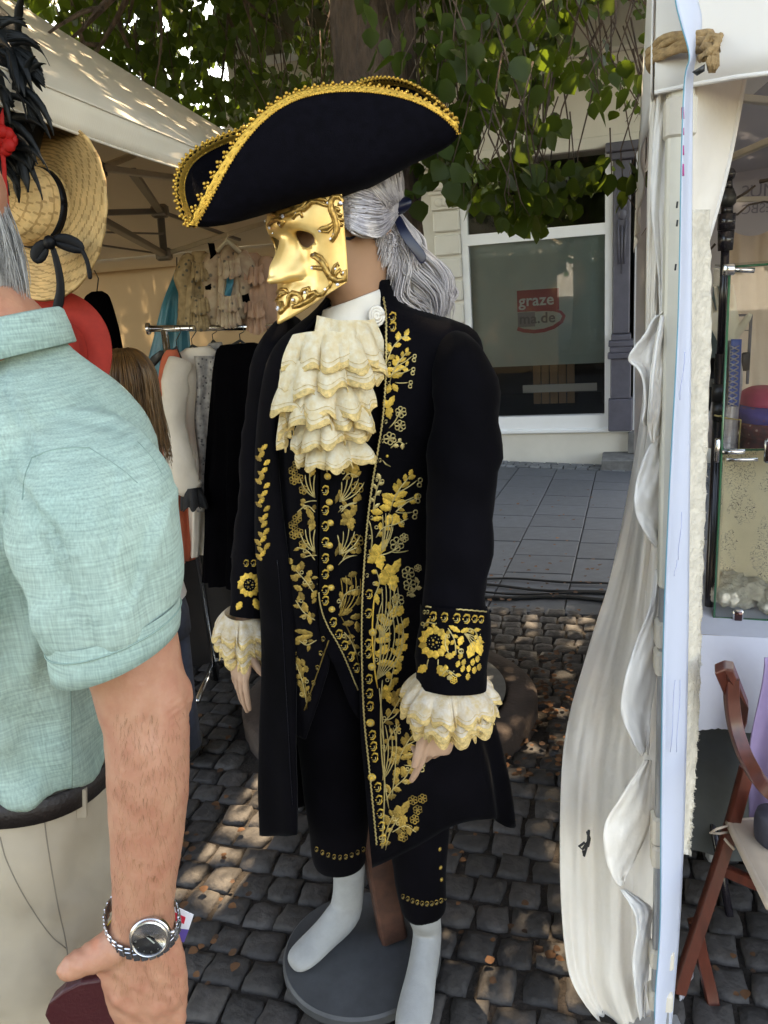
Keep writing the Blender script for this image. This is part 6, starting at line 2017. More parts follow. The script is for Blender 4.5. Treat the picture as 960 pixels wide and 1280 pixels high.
# hung high from the tent frame
t = garment('teal_dress', 'teal blue silk dress hung high by the back wall', 'dress', [(338, 219, 223), (352, 214, 230), (380, 204, 232), (420, 194, 234), (480, 184, 236), (560, 180, 238), (592, 184, 236)], M['teal'], 3.75, .08, folds=8, amp=.02, seed=9)
m = MB(); m.tube([at(221, 340, 3.75), at(221, 322, 3.8)], .003, 6); m.build('hook', M['plastic'], t)
t = garment('gold_brocade_dress', 'gold brocade dress hung leftmost of the three high ones', 'dress', [(314, 240, 256), (322, 236, 262), (345, 234, 262), (370, 230, 262), (405, 226, 264)], M['brocade1'], 3.45, .07, seed=10)
m = MB(); m.grid(lambda u, v: at(lerp(260, 267, u) + 3 * math.sin(v * 5), lerp(304, 362, v), 3.36 + .012 * math.sin(v * 16 + u * 3)), 4, 20); o = m.build('dark_ribbon_trim', M['black_cloth'], t); solidify(o, .006, 0)
t = garment('corset_dress', 'cream corset dress on a pale wooden hanger with dark lacing', 'dress', [(306, 276, 296), (318, 270, 300), (345, 268, 302), (375, 266, 302), (405, 262, 304)], M['brocade2'], 3.40, .07, seed=11)
m = MB(); m.tube([at(272, 314, 3.32), at(284, 300, 3.30), at(300, 316, 3.32)], .010, 8); m.tube([at(284, 300, 3.3), at(285, 290, 3.3)], .003, 6); m.build('wooden_hanger', M['alu'], t)
m = MB(); m.grid(lambda u, v: at(lerp(282, 290, u) + 2 * math.sin(v * 7), lerp(330, 400, v), 3.325 + .01 * math.sin(v * 19 + u * 4)), 4, 20); o = m.build('dark_lacing', M['teal'], t); solidify(o, .005, 0)
t = garment('peach_brocade_dress', 'peach brocade dress with dark lacing hung rightmost of the high ones', 'dress', [(316, 306, 322), (326, 302, 330), (350, 300, 334), (405, 298, 340)], M['peach'], 3.44, .07, seed=12)
m = MB(); m.grid(lambda u, v: at(lerp(306, 315, u) - 5 * v + 2 * math.sin(v * 9), lerp(332, 388, v), 3.36 + .01 * math.sin(v * 15)), 4, 20); o = m.build('dark_lacing', M['black_cloth'], t); solidify(o, .005, 0)
t = garment('black_jacket', 'black jacket hanging on the back wall behind the red hat', 'jacket', [(364, 116, 128), (372, 106, 138), (395, 102, 144), (430, 104, 150), (470, 108, 156), (520, 108, 152)], M['black_cloth'], 3.7, .07, seed=13)
m = MB(); m.tube([at(121, 366, 3.7), at(123, 348, 3.7), at(118, 338, 3.72)], .003, 6); m.build('hook', M['plastic'], t)
def dress_up(t, x0, x1, y, Y, mt, seed):
    # puffed sleeves, neck ruffle and peplum of a hung costume
    for s_, x in ((-1, x0), (1, x1)):
        P = sl([(x - s_ * 5, y + 6, Y, .025, .03), (x + s_ * 1, y + 14, Y - .01, .042, .045), (x + s_ * 3, y + 34, Y - .01, .050, .05), (x + s_ * 2, y + 58, Y - .01, .042, .04), (x + s_ * 1, y + 84, Y, .048, .045)])
        sleeve(P, 'sleeve', mt, t, 24)
    for k, (yy, dr_) in enumerate(((y + 8, .06), (y + 52, .055), (y + 70, .06))):
        m = MB(); c_fn = lambda q: at(lerp(x0 + 2, x1 - 2, q), yy + 6 * math.sin(q * 3), Y - .075 - .02 * math.sin(q * 3.1))
        frill(c_fn, lambda q: V3((0, -1, 0)), 60, dr_, .02, .012, 4 + k, seed + k, m, 5, scal=.006); m.build('ruffle', [mt, mt], t)
for t_, x0, x1, y, Y, mt in ((bpy.data.objects['gold_brocade_dress'], 236, 262, 316, 3.45, 'brocade1'), (bpy.data.objects['corset_dress'], 270, 302, 312, 3.40, 'brocade2'), (bpy.data.objects['peach_brocade_dress'], 304, 332, 320, 3.44, 'peach')):
    dress_up(t_, x0, x1, y, Y, M[mt], int(x0))
# dark stall cloth and boards low behind the rail
t = thing('stall_table', 'low stall table under a dark brown cloth behind the rail', 'table', V3((-1.15, 3.9, gz(-1.15, 3.9))))
M['dark_brown'] = mat('dark_brown_cloth', (0.008, 0.005, 0.004), .9, var=.3, vscale=6)
m = MB(); gzz = gz(-1.1, 3.9); m.box((-1.15, 3.85, gzz + .72), 1.6, .6, .03, None, 0, .006); m.build('table_top', M['dark_brown'], t)
m = MB(); m.grid(lambda u, v: V3((-1.95 + 1.6 * u, 3.54 + .015 * math.sin(u * 40), gzz + .735 - .72 * v)), 60, 4); m.grid(lambda u, v: V3((-.35 + .012 * math.sin(u * 30), 3.55 + .6 * u, gzz + .735 - .72 * v)), 30, 4); m.build('table_skirt', M['dark_brown'], t)

# ------------------------------------------------------------------ hat stand with straw hat, red hat and feather headdress
HY = 1.95
sx = at(-28, 400, HY + .12)
root = thing('hat_stand', 'tall thin black stand that carries the hats at the left edge', 'hat stand', (sx.x, HY + .12, 0))
m = MB(); m.tube([(sx.x, HY + .12, 0.03), (sx.x, HY + .12, 2.15)], .014, 12); m.build('pole', M['plastic'], root)
m = MB(); m.disc((sx.x, HY + .12, .006), (V3((1, 0, 0)), V3((0, 1, 0)), V3((0, 0, 1))), .22, 40, 0, .025, .006); m.build('foot', M['plastic'], root)
M['straw'] = mat('straw', (0.66, 0.41, 0.17), .7, var=.2, vscale=30, bump=.5, bscale=120)
M['straw_dark'] = mat('straw_seam', (0.42, 0.24, 0.09), .75, var=.25, vscale=30)
M['red_felt'] = mat('red_felt', (0.42, 0.03, 0.018), .85, var=.1, vscale=40, bump=.3, bscale=300, sheen=.1)
M['black_ribbon'] = mat('black_satin_ribbon', (0.003, 0.003, 0.004), .5, spec=.2)
M['feather'] = mat('black_feather', (0.002, 0.0028, 0.003), .45, var=.5, vscale=14, spec=.2, bump=.5, bscale=160, stretch=(1, 1, .3))
M['red_cloth'] = mat('red_ribbon', (0.36, 0.010, 0.008), .6, spec=.2)
def brimhat(name, label, c, nrm, up, Rb, Rc, Hc, mt, woven, tilt=0, brimwave=.012):
    root = thing(name, label, 'hat', c)
    Z = nrm.normalized(); X = up.cross(Z).normalized(); Yv = Z.cross(X)
    prof = [(0.001, Hc * 1.0), (Rc * .3, Hc * .99), (Rc * .6, Hc * .93), (Rc * .85, Hc * .76), (Rc * .97, Hc * .5), (Rc * 1.02, Hc * .22), (Rc * 1.05, 0.008), (Rc * 1.12, 0)]
    k = 26 if woven else 14
    for i in range(1, k + 1): prof.append((lerp(Rc * 1.12, Rb, i / k), 0.006 * math.sin(i / k * 3)))
    # resample crown for braid rows
    fine = []
    for i in range(len(prof) - 1):
        n_ = 4 if i < 7 else 2
        for j in range(n_):
            fine.append((lerp(prof[i][0], prof[i+1][0], j / n_), lerp(prof[i][1], prof[i+1][1], j / n_)))
    fine.append(prof[-1])
    n = 96; rings = []
    for q, (r_, h) in enumerate(fine):
        ring = []
        for i in range(n):
            a = 2 * PI * i / n
            wv = brimwave * math.sin(2 * a + 1) * max(0, (r_ - Rc) / (Rb - Rc))
            bmp = 0
            if woven: bmp = .0030 * (1 if q % 2 else -1) * (.6 + .4 * math.sin(i * 2 * PI / n * 24 + q * 1.3))
            rr = r_ * (1 + (.02 * math.sin(a * 3) if r_ > Rc * 1.2 else 0))
            ring.append(c + X * (rr * math.cos(a)) + Yv * (rr * math.sin(a)) + Z * (h + wv + bmp))
        rings.append(ring)
    m = MB(); m.loft(rings, True, (True, False))
    if woven:
        for q in range(len(rings) - 1):
            for i in range(n): m.M[q * n + i] = 1 if (q % 4 == 0) or (q % 2 == 1 and (i + q * 2) % 5 == 0) else 0
    o = m.build('hat_body', [mt, M['straw_dark']] if woven else mt, root); solidify(o, .004, -1)
    return root, (X, Yv, Z), c
hc = at(50, 262, HY)
hroot, hax, _ = brimhat('straw_hat', 'wide straw sun hat with a black ribbon bow hanging on the stand', hc, V3((-.40, -1, .22)), V3((0, 0, 1)), .195, .082, .095, M['straw'], True)
X, Yv, Z = hax
def onhat(a, r_, h): return hc + X * (r_ * math.cos(a)) + Yv * (r_ * math.sin(a)) + Z * h
m = MB(); V = []; Fc = []
for i in range(49):
    a = 2 * PI * i / 48
    V += [onhat(a, .090, .012), onhat(a, .088, .030)]
for i in range(48): Fc.append((2*i, 2*i+1, 2*i+3, 2*i+2))
m.add(V, Fc); o = m.build('ribbon_band', M['black_ribbon'], hroot); solidify(o, .002, 1)
def flat_ribbon(name, pts, w_, mt, parent, side=None, th=.0015):
    mb = MB(); V = []; Fc = []
    P = [V3(p) for p in pts]
    for i, p in enumerate(P):
        t = (P[min(len(P)-1, i+1)] - P[max(0, i-1)]).normalized()
        s_ = t.cross(V3((0, -1, 0)) if side is None else side).normalized()
        ww = w_[i] if isinstance(w_, (list, tuple)) else w_
        V += [p - s_ * ww / 2, p + V3((0, -.003, 0)), p + s_ * ww / 2]
    for i in range(len(P) - 1):
        for j in range(2): Fc.append((3*i+j, 3*i+j+1, 3*i+4+j, 3*i+3+j))
    mb.add(V, Fc); o = mb.build(name, mt, parent); solidify(o, th, 0); subsurf(o, 1); return o
f = lambda x, y, d=.12: at(x, y, HY - d)
flat_ribbon('bow_loop', [f(62, 302), f(74, 296), f(88, 300), f(102, 308), (f(106, 314)), f(94, 312), f(80, 308), f(66, 303)], [.01, .022, .026, .024, .012, .02, .018, .01], M['black_ribbon'], hroot)
flat_ribbon('bow_loop', [f(62, 303), f(54, 304), f(46, 312), f(42, 322), f(46, 328), f(54, 322), f(60, 310)], [.012, .022, .028, .026, .018, .02, .01], M['black_ribbon'], hroot)
flat_ribbon('bow_tail', [f(64, 304), f(70, 322), f(75, 345), f(77, 365), f(70, 392)], [.012, .016, .018, .02, .028], M['black_ribbon'], hroot)
flat_ribbon('bow_tail', [f(98, 306), f(106, 318), f(111, 332), f(113, 350)], [.012, .010, .010, .014], M['black_ribbon'], hroot)
m = MB(); m.ball(f(62, 303, .125), .014, 10, 0, (1, .8, 1.1)); m.build('bow_knot', M['black_ribbon'], hroot)
rc = at(62, 440, HY + .02)
rroot, rax, _ = brimhat('red_hat', 'bright red felt hat hanging below the straw hat', rc, V3((.05, -1, .10)), V3((0, 0, 1)), .150, .080, .06, M['red_felt'], False, brimwave=.006)
# feather headdress
froot = thing('feather_headdress', 'black cockerel feather headdress with a red flower and ribbon at the left edge', 'headdress', at(10, 150, HY - .15))
rnd = random.Random(31)
def feather(p, d, L_, w_, droop, seed):
    rr = random.Random(seed); mb = MB(); V = []; Fc = []
    q = V3(p); dd = V3(d).normalized(); n = 9; side = dd.cross(V3((rr.uniform(-.4, .4), -1, rr.uniform(-.4, .4)))).normalized()
    for i in range(n + 1):
        t = i / n
        ww = w_ * math.sin(PI * min(1, .12 + .86 * t)) ** .7 * (1 if i % 2 else .86)
        if i == n: ww = .002
        V += [q - side * ww / 2 + V3((0, .004, 0)), q + V3((0, -.002, 0)), q + side * ww / 2 + V3((0, .004, 0))]
        dd = (dd + V3((0, 0, -droop * (.5 + t)))).normalized(); q = q + dd * L_ / n
    for i in range(n):
        for j in range(2): Fc.append((3*i+j, 3*i+j+1, 3*i+4+j, 3*i+3+j))
    mb.add(V, Fc); o = mb.build('feather', M['feather'], froot); return o
for i in range(120):
    t = rnd.random()
    x = lerp(-45, 24, rnd.random()); y = lerp(45, 190, t)
    Y = HY - .12 - .12 * rnd.random()
    feather(at(x, y, Y), (rnd.uniform(-.2, .9), rnd.uniform(-.5, .1), rnd.uniform(-.7, .35)), rnd.uniform(.07, .125), rnd.uniform(.016, .026), rnd.uniform(.12, .32), i)
for (x, y, dx, dz, L_) in ((30, 72, .8, -.3, .05), (42, 88, .9, -.45, .05), (20, 50, .6, .1, .07), (45, 130, .1, -1, .05), (44, 182, .1, -1, .05), (10, 35, .5, .3, .06)):
    for k in range(4): feather(at(x - 12, y - 4 * k, HY - .22), (dx + k * .1, -.1, dz - .1 * k), L_, .012, .1, 200 + int(x) + k)
m = MB(); m.ball(at(2, 110, HY - .05), .085, 18, 0, (1, .8, 1.9)); m.build('headdress_base', M['feather'], froot)
for k in range(9):
    a = k * .7; m = MB(); c0 = at(4, 176, HY - .25)
    m.ball(c0 + V3((.016 * math.cos(a), -.004 * (k % 3), .016 * math.sin(a))), .014, 8, 0, (1, .5, 1)); m.build('flower_petal', M['red_cloth'], froot)
flat_ribbon('red_ribbon', [at(1, 130, HY - .25), at(2, 160, HY - .26), at(4, 200, HY - .25), at(8, 250, HY - .25), at(14, 285, HY - .25)], [.012, .012, .010, .008, .007], M['red_cloth'], froot)

# ------------------------------------------------------------------ woman with long hair, seen from behind between the tent and the man
M['skin'] = mat('skin', (0.52, 0.27, 0.18), .5, var=.12, vscale=26, sss=.12, bump=.35, bscale=140, bdist=.0012)
M['top_white'] = mat('white_top', (0.62, 0.60, 0.60), .85, var=.06, vscale=8)
M['jeans'] = mat('dark_jeans', (0.03, 0.04, 0.07), .85, var=.3, vscale=20)
def woman():
    Y = 2.62; hc = at(160, 482, Y); g = gz(hc.x, Y)
    root = thing('person', 'person with long light brown hair and a white top beyond the man shoulder', 'person', (hc.x, Y, g))
    mb = MB()
    x, z = hc.x, hc.z
    def R_(dz, a, b_, dx=0, dy=0): return ell((x + dx - (.05 if dz < -.2 else 0), Y + dy, z + dz), a * (.72 if dz < -.2 else 1), b_ * (1.15 if dz < -.2 else 1), 24)
    mb.loft([R_(.115, .02, .03), R_(.10, .055, .065), R_(.06, .074, .088), R_(0, .076, .094), R_(-.05, .068, .085, 0, -.0), R_(-.10, .048, .06), R_(-.14, .048, .05), R_(-.19, .055, .055), R_(-.215, .12, .07), R_(-.26, .175, .09), R_(-.36, .165, .10), R_(-.5, .145, .095), R_(-.62, .135, .09), R_(-.76, .165, .11), R_(-.84, .16, .11)])
    for s_ in (-1, 1):
        sh = V3((x - .055 + s_ * .080, Y - s_ * .03, z - .25))
        mb.tube([sh, sh + V3((s_ * .01, .0, -.14)), sh + V3((s_ * .015, .02, -.27)), sh + V3((0, .12, -.33)), sh + V3((-s_ * .03, .20, -.34))], [.052, .046, .037, .032, .024], 14)
        h0 = V3((x - .06 + s_ * .055, Y, z - .80)); gg = g + .03
        mb.tube([h0, lerp(h0, V3((x - .06 + s_ * .06, Y, gg)), .5), V3((x - .06 + s_ * .06, Y, gg + .08))], [.065, .045, .035], 14)
    o = mb.build('body', M['skin'], root); remesh(o, .009, 4)
    for s_ in (-1, 1):
        sh = V3((x + s_ * .15, Y - .1, z - .75))
        hand_pts = sh
    # face on the far side: nose, ears
    m = MB(); m.ball((x, Y + .098, z - .01), .016, 8, 0, (.7, 1, 1.3)); m.ball((x - .077, Y + .005, z - .005), .022, 8, 0, (.35, .6, 1)); m.ball((x + .077, Y + .005, z - .005), .022, 8, 0, (.35, .6, 1)); m.build('face_features', M['skin'], root, kind='stuff')
    m = MB(); m.loft([R_(-.185, .065, .066), R_(-.215, .128, .080), R_(-.26, .182, .098), R_(-.36, .175, .108), R_(-.5, .158, .104), R_(-.66, .165, .11), R_(-.74, .18, .125)], True, (False, False))
    for s_ in (-1, 1):
        sh = V3((x - .055 + s_ * .080, Y - s_ * .03, z - .25)); m.tube([sh + V3((-s_ * .02, 0, .02)), sh + V3((s_ * .01, .0, -.14)), sh + V3((s_ * .015, .02, -.27)), sh + V3((0, .12, -.33)), sh + V3((-s_ * .03, .2, -.34))], [.055, .055, .048, .044, .04], 16)
    m.build('top', M['top_white'], root)
    m = MB(); m.loft([R_(-.70, .155, .108), R_(-.80, .178, .122), R_(-.88, .175, .12)])
    for s_ in (-1, 1):
        h0 = V3((x - .06 + s_ * .055, Y, z - .82)); m.tube([h0, lerp(h0, V3((x - .06 + s_ * .06, Y, g)), .5), V3((x - .06 + s_ * .06, Y, g + .07))], [.078, .06, .052], 16)
    m.build('trousers', M['jeans'], root)
    for s_ in (-1, 1):
        m = MB(); m.ball((x - .06 + s_ * .06, Y + .05, g + .04), .048, 12, 0, (.8, 2.2, .7)); m.build('shoe', M['plastic'], root)
    m = MB()
    def hg(u, v, t):
        a = (u - .5) * 4.4
        p = V3((x + .080 * math.sin(a) * math.sin(min(1.5, .2 + t * 3.2)), Y - .098 * math.cos(a) * math.sin(min(1.5, .2 + t * 3.2)), z + .118 * math.cos(min(PI / 2, .15 + t * 3.2))))
        if t > .45:
            k = (t - .45) / .55; p.z -= k * .24 * (.72 + .5 * v * abs(math.sin(u * 57))); p.x += .012 * math.sin(a) * k - .004 * k; p.y -= .012 * k
        return p + V3((math.sin(a), -math.cos(a), 0)) * (.012 * v)
    strands(m, hg, 900, 3, .0026, 14, .010); m.build('hair', M['blonde'], root)
    m = MB(); rings = []
    for t in range(12): rings.append([hg(i / 20, .1, t / 11) for i in range(21)])
    m.loft(rings, False); o = m.build('hair_mass', M['blonde'], root); solidify(o, .01, 0)
woman()
# ================================================================== THE MAN IN THE FOREGROUND
M['skin_arm'] = mat('sunburnt_skin', (0.45, 0.225, 0.14), .5, col2=(0.39, 0.16, 0.10), vscale=30, sss=.10, bump=.5, bscale=110, bdist=.0016, spec=.4)
M['linen'] = mat('aqua_linen', (0.37, 0.49, 0.42), .85, col2=(0.29, 0.43, 0.38), vscale=5, bump=.55, bscale=6, bdist=.012, weave=.5, wscale=3600)
def linen_threads(m):
    N, L = nodes(m); b = N['Principled BSDF']; tc = N.new('ShaderNodeTexCoord')
    src = b.inputs['Base Color'].links[0].from_socket
    for sc in ((260, 260, 14), (14, 14, 260)):
        mp = N.new('ShaderNodeMapping'); mp.inputs['Scale'].default_value = sc; L.new(tc.outputs['Object'], mp.inputs[0])
        nz = N.new('ShaderNodeTexNoise'); nz.inputs['Scale'].default_value = 1.6; nz.inputs['Detail'].default_value = 3; L.new(mp.outputs[0], nz.inputs[0])
        mr = N.new('ShaderNodeMapRange'); mr.inputs[1].default_value = .3; mr.inputs[2].default_value = .7; mr.inputs[3].default_value = .84; mr.inputs[4].default_value = 1.17; L.new(nz.outputs[0], mr.inputs[0])
        hs = N.new('ShaderNodeHueSaturation'); L.new(mr.outputs[0], hs.inputs['Value']); L.new(src, hs.inputs['Color']); src = hs.outputs[0]
    L.new(src, b.inputs['Base Color'])
linen_threads(M['linen'])
M['chino'] = mat('stone_chino', (0.38, 0.32, 0.24), .85, var=.06, vscale=7, bump=.6, bscale=5, bdist=.015, weave=.3, wscale=4200)
M['seam'] = mat('seam_thread', (0.22, 0.33, 0.285), .9)
M['seam_c'] = mat('dark_seam_thread', (0.20, 0.17, 0.13), .9)  # trouser seam thread, darker than the chino
M['leather'] = mat('dark_brown_leather', (0.010, 0.006, 0.005), .55, var=.3, vscale=60, bump=.9, bscale=220)
M['steel'] = mat('brushed_steel', (0.55, 0.55, 0.56), .25, metal=1.0, var=.08, vscale=80)
M['dial'] = mat('black_dial', (0.003, 0.004, 0.009), .6)
M['lume'] = mat('pale_lume', (0.6, 0.65, 0.6), .5)
M['hair_grey'] = island_random(mat('grey_hair', (0.42, 0.41, 0.39), .45, col2=(0.25, 0.245, 0.24), vscale=40, stretch=(1, 1, .3)), .4)
M['maroon'] = mat('maroon_leather', (0.045, 0.004, 0.006), .5, bump=.4, bscale=260)
MY = 1.06
man = thing('person', 'man in an aqua linen shirt and stone trousers with a steel watch, facing left', 'person', (X_of(40, MY, .05), MY, 0))
def mring(y, L_, R_, Yc, b, n=56, amp=.006, sd=0, tilt=0.0, pw=2.0):
    z = at((L_ + R_) / 2, y, Yc).z; x0 = X_of(L_, Yc, z); x1 = X_of(R_, Yc, z)
    r_ = ell(((x0 + x1) / 2, Yc, z), (x1 - x0) / 2, b, n, 0, pw)
    for v in r_:
        d = V3((v.x - (x0 + x1) / 2, v.y - Yc, 0)).normalized()
        v += d * amp * fbm((v.x * 5 + sd, v.y * 5, v.z * 6), 1.0)
        v.z += tilt * (v.x - (x0 + x1) / 2)
    return r_
# shirt: trunk, shoulder and sleeve grown into one cloth surface
def shirt():
    mb = MB()
    T = [(432, -66, 78, 1.08, .075), (448, -72, 92, 1.08, .085), (468, -86, 112, 1.075, .12), (492, -100, 138, 1.07, .165), (525, -112, 168, 1.065, .19), (570, -120, 192, 1.06, .20), (640, -126, 206, 1.06, .20), (700, -126, 208, 1.06, .195), (760, -124, 196, 1.06, .19), (830, -118, 172, 1.06, .18), (880, -114, 160, 1.06, .182), (904, -112, 157, 1.06, .188), (915, -110, 155, 1.06, .186)]
    mb.loft([mring(*r_, 56, .006, 0, -.12 * smooth((r_[0] - 800) / 100), 2.0 + .9 * smooth((r_[0] - 780) / 100)) for r_ in path(T, 4)])
    # sleeve, nearer than the trunk
    Sx = [(512, 66, 120, .99, .045), (542, 42, 160, .95, .068), (575, 31, 190, .92, .086), (612, 25, 212, .90, .096), (660, 28, 224, .885, .098), (710, 36, 227, .875, .095), (752, 52, 224, .866, .090), (782, 66, 221, .86, .084)]
    mb.loft([mring(*r_, 56, .008, 3, .10 * smooth((r_[0] - 600) / 200)) for r_ in path(Sx, 4)])
    o = mb.build('shirt', M['linen'], man); remesh(o, .007, 7)
    return o
shirt_o = shirt()
SURF['shirt'] = bvh_of([shirt_o])
# sculpt folds: displace along normals with oriented noise
def folds(o, fn):
    me = o.data; l = WL[o.name]; me.update()
    co = [v.co.copy() for v in me.vertices]; nn = [v.normal.copy() for v in me.vertices]
    for i, v in enumerate(me.vertices): v.co = co[i] + nn[i] * fn(co[i] + l)
    me.update()
def shirt_fold(p):
    q = proj(p); 
    if q is None: return 0
    x, y = q
    a = 0
    # long soft folds falling from the shoulder down the sleeve and drag lines under the arm
    a += .0048 * math.sin((x * .8 - y * .22) * .085 + 1.5 * fbm((x * .01, y * .006, 0), 1)) * smooth((y - 560) / 120)
    a += .0046 * math.sin((x * .9 + y * .5) * .06 + 2 * fbm((x * .012, y * .01, 4), 1)) * smooth((y - 620) / 90) * smooth((90 - x) / 60)
    a += .004 * math.sin((y - x * .35) * .09) * smooth((y - 860) / 40) * .7
    # sharp little creases radiating from the armpit and above the hem
    for (cx, cy, ang, L_, am) in ((58, 640, 62, 90, .006), (74, 700, 70, 110, .005), (150, 640, 100, 80, .004), (190, 690, 112, 90, .005), (110, 760, 80, 60, .004), (44, 760, 75, 70, .006), (120, 520, 20, 60, .004), (30, 520, 75, 80, .006), (8, 640, 80, 120, .006)):
        ca, sa = math.cos(R(ang)), math.sin(R(ang)); u = (x - cx) * ca + (y - cy) * sa; v_ = -(x - cx) * sa + (y - cy) * ca + 5 * math.sin(u * .04)
        a += am * (math.exp(-(v_ / 5.5) ** 2) - .8 * math.exp(-((v_ - 9) / 6) ** 2)) * math.exp(-(u / L_) ** 2)
    return a
folds(shirt_o, shirt_fold)
SURF['shirt'] = bvh_of([shirt_o])
def seam(pts, r_=.0012, m='seam', surf='shirt', parent=None, name='seam', lift=.0002):
    P = []
    n = max(2, int(len(pts) * 6))
    tab = [(i, p[0], p[1]) for i, p in enumerate(pts)]
    for i in range(n + 1):
        x, y = interp(tab, (len(pts) - 1) * i / n)
        h = on(surf, x, y, lift)
        if h: P.append(h[0])
    if len(P) < 3: return
    b = MB(); b.tube(P, r_, 5); b.build(name, M[m], parent or shirt_o)
seam([(40, 572), (60, 564), (85, 560), (112, 560)], .0010); seam([(112, 560), (150, 585), (172, 604)], .0006)
seam([(40, 572), (31, 596), (28, 625)], .0007)
seam([(88, 862), (89, 920), (90, 985)], .0008)
seam([(172, 552), (190, 572), (202, 592)], .0006)
# sleeve hem: a rolled double edge
def ringpath(y, L_, R_, Yc, b, tilt, grow):
    z = at((L_ + R_) / 2, y, Yc).z; x0 = X_of(L_, Yc, z); x1 = X_of(R_, Yc, z); c = ((x0 + x1) / 2, Yc, z)
    r_ = ell(c, (x1 - x0) / 2 + grow, b + grow, 72)
    for v in r_: v.z += tilt * (v.x - c[0])
    return r_
m = MB(); m.loft([ringpath(768, 60, 223, .862, .087, .15, .0015), ringpath(784, 66, 222, .86, .087, .18, .003), ringpath(797, 69, 222, .858, .087, .21, .0038), ringpath(811, 71, 222, .858, .087, .23, .003), ringpath(812, 72, 221, .858, .087, .23, .000), ringpath(798, 71, 221, .858, .086, .22, -.002)], True, (False, False)); m.build('sleeve_hem', M['linen'], shirt_o)
m = MB(); m.tube(ringpath(781, 65, 222, .86, .087, .17, .0035) + [ringpath(781, 65, 222, .86, .087, .17, .0035)[0]], .0010, 5); m.build('hem_stitching', M['seam'], shirt_o)
# collar: folded fall round the nape
def collar():
    m = MB(); V = []; rings = []
    base = [(0, (448, -66, 86, 1.08, .098)), (1, (420, -60, 78, 1.08, .090)), (2, (398, -56, 68, 1.08, .083))]
    def rr(y, L_, R_, Yc, b, dz=.0): 
        z = at((L_ + R_) / 2, y, Yc).z + dz; x0 = X_of(L_, Yc, z); x1 = X_of(R_, Yc, z); r_ = ell(((x0 + x1) / 2, Yc, z), (x1 - x0) / 2, b, 72)
        for v in r_: v.z += .16 * (v.x - (x0 + x1) / 2)
        return r_
    # stand, roll and fall
    rings = [rr(440, -58, 72, 1.07, .083), rr(415, -56, 68, 1.07, .08), rr(404, -56, 67, 1.07, .08), rr(399, -59, 70, 1.07, .084), rr(403, -63, 75, 1.07, .089), rr(425, -72, 84, 1.07, .099), rr(448, -80, 91, 1.07, .108), rr(449, -79, 90, 1.07, .106), rr(430, -70, 80, 1.07, .096)]
    m.loft(rings, True, (False, False)); o = m.build('collar', M['linen'], shirt_o); SURF['collar'] = bvh_of([o])
    seam([(2, 470), (30, 458), (60, 448), (82, 440)], .0009, surf='collar')
collar()
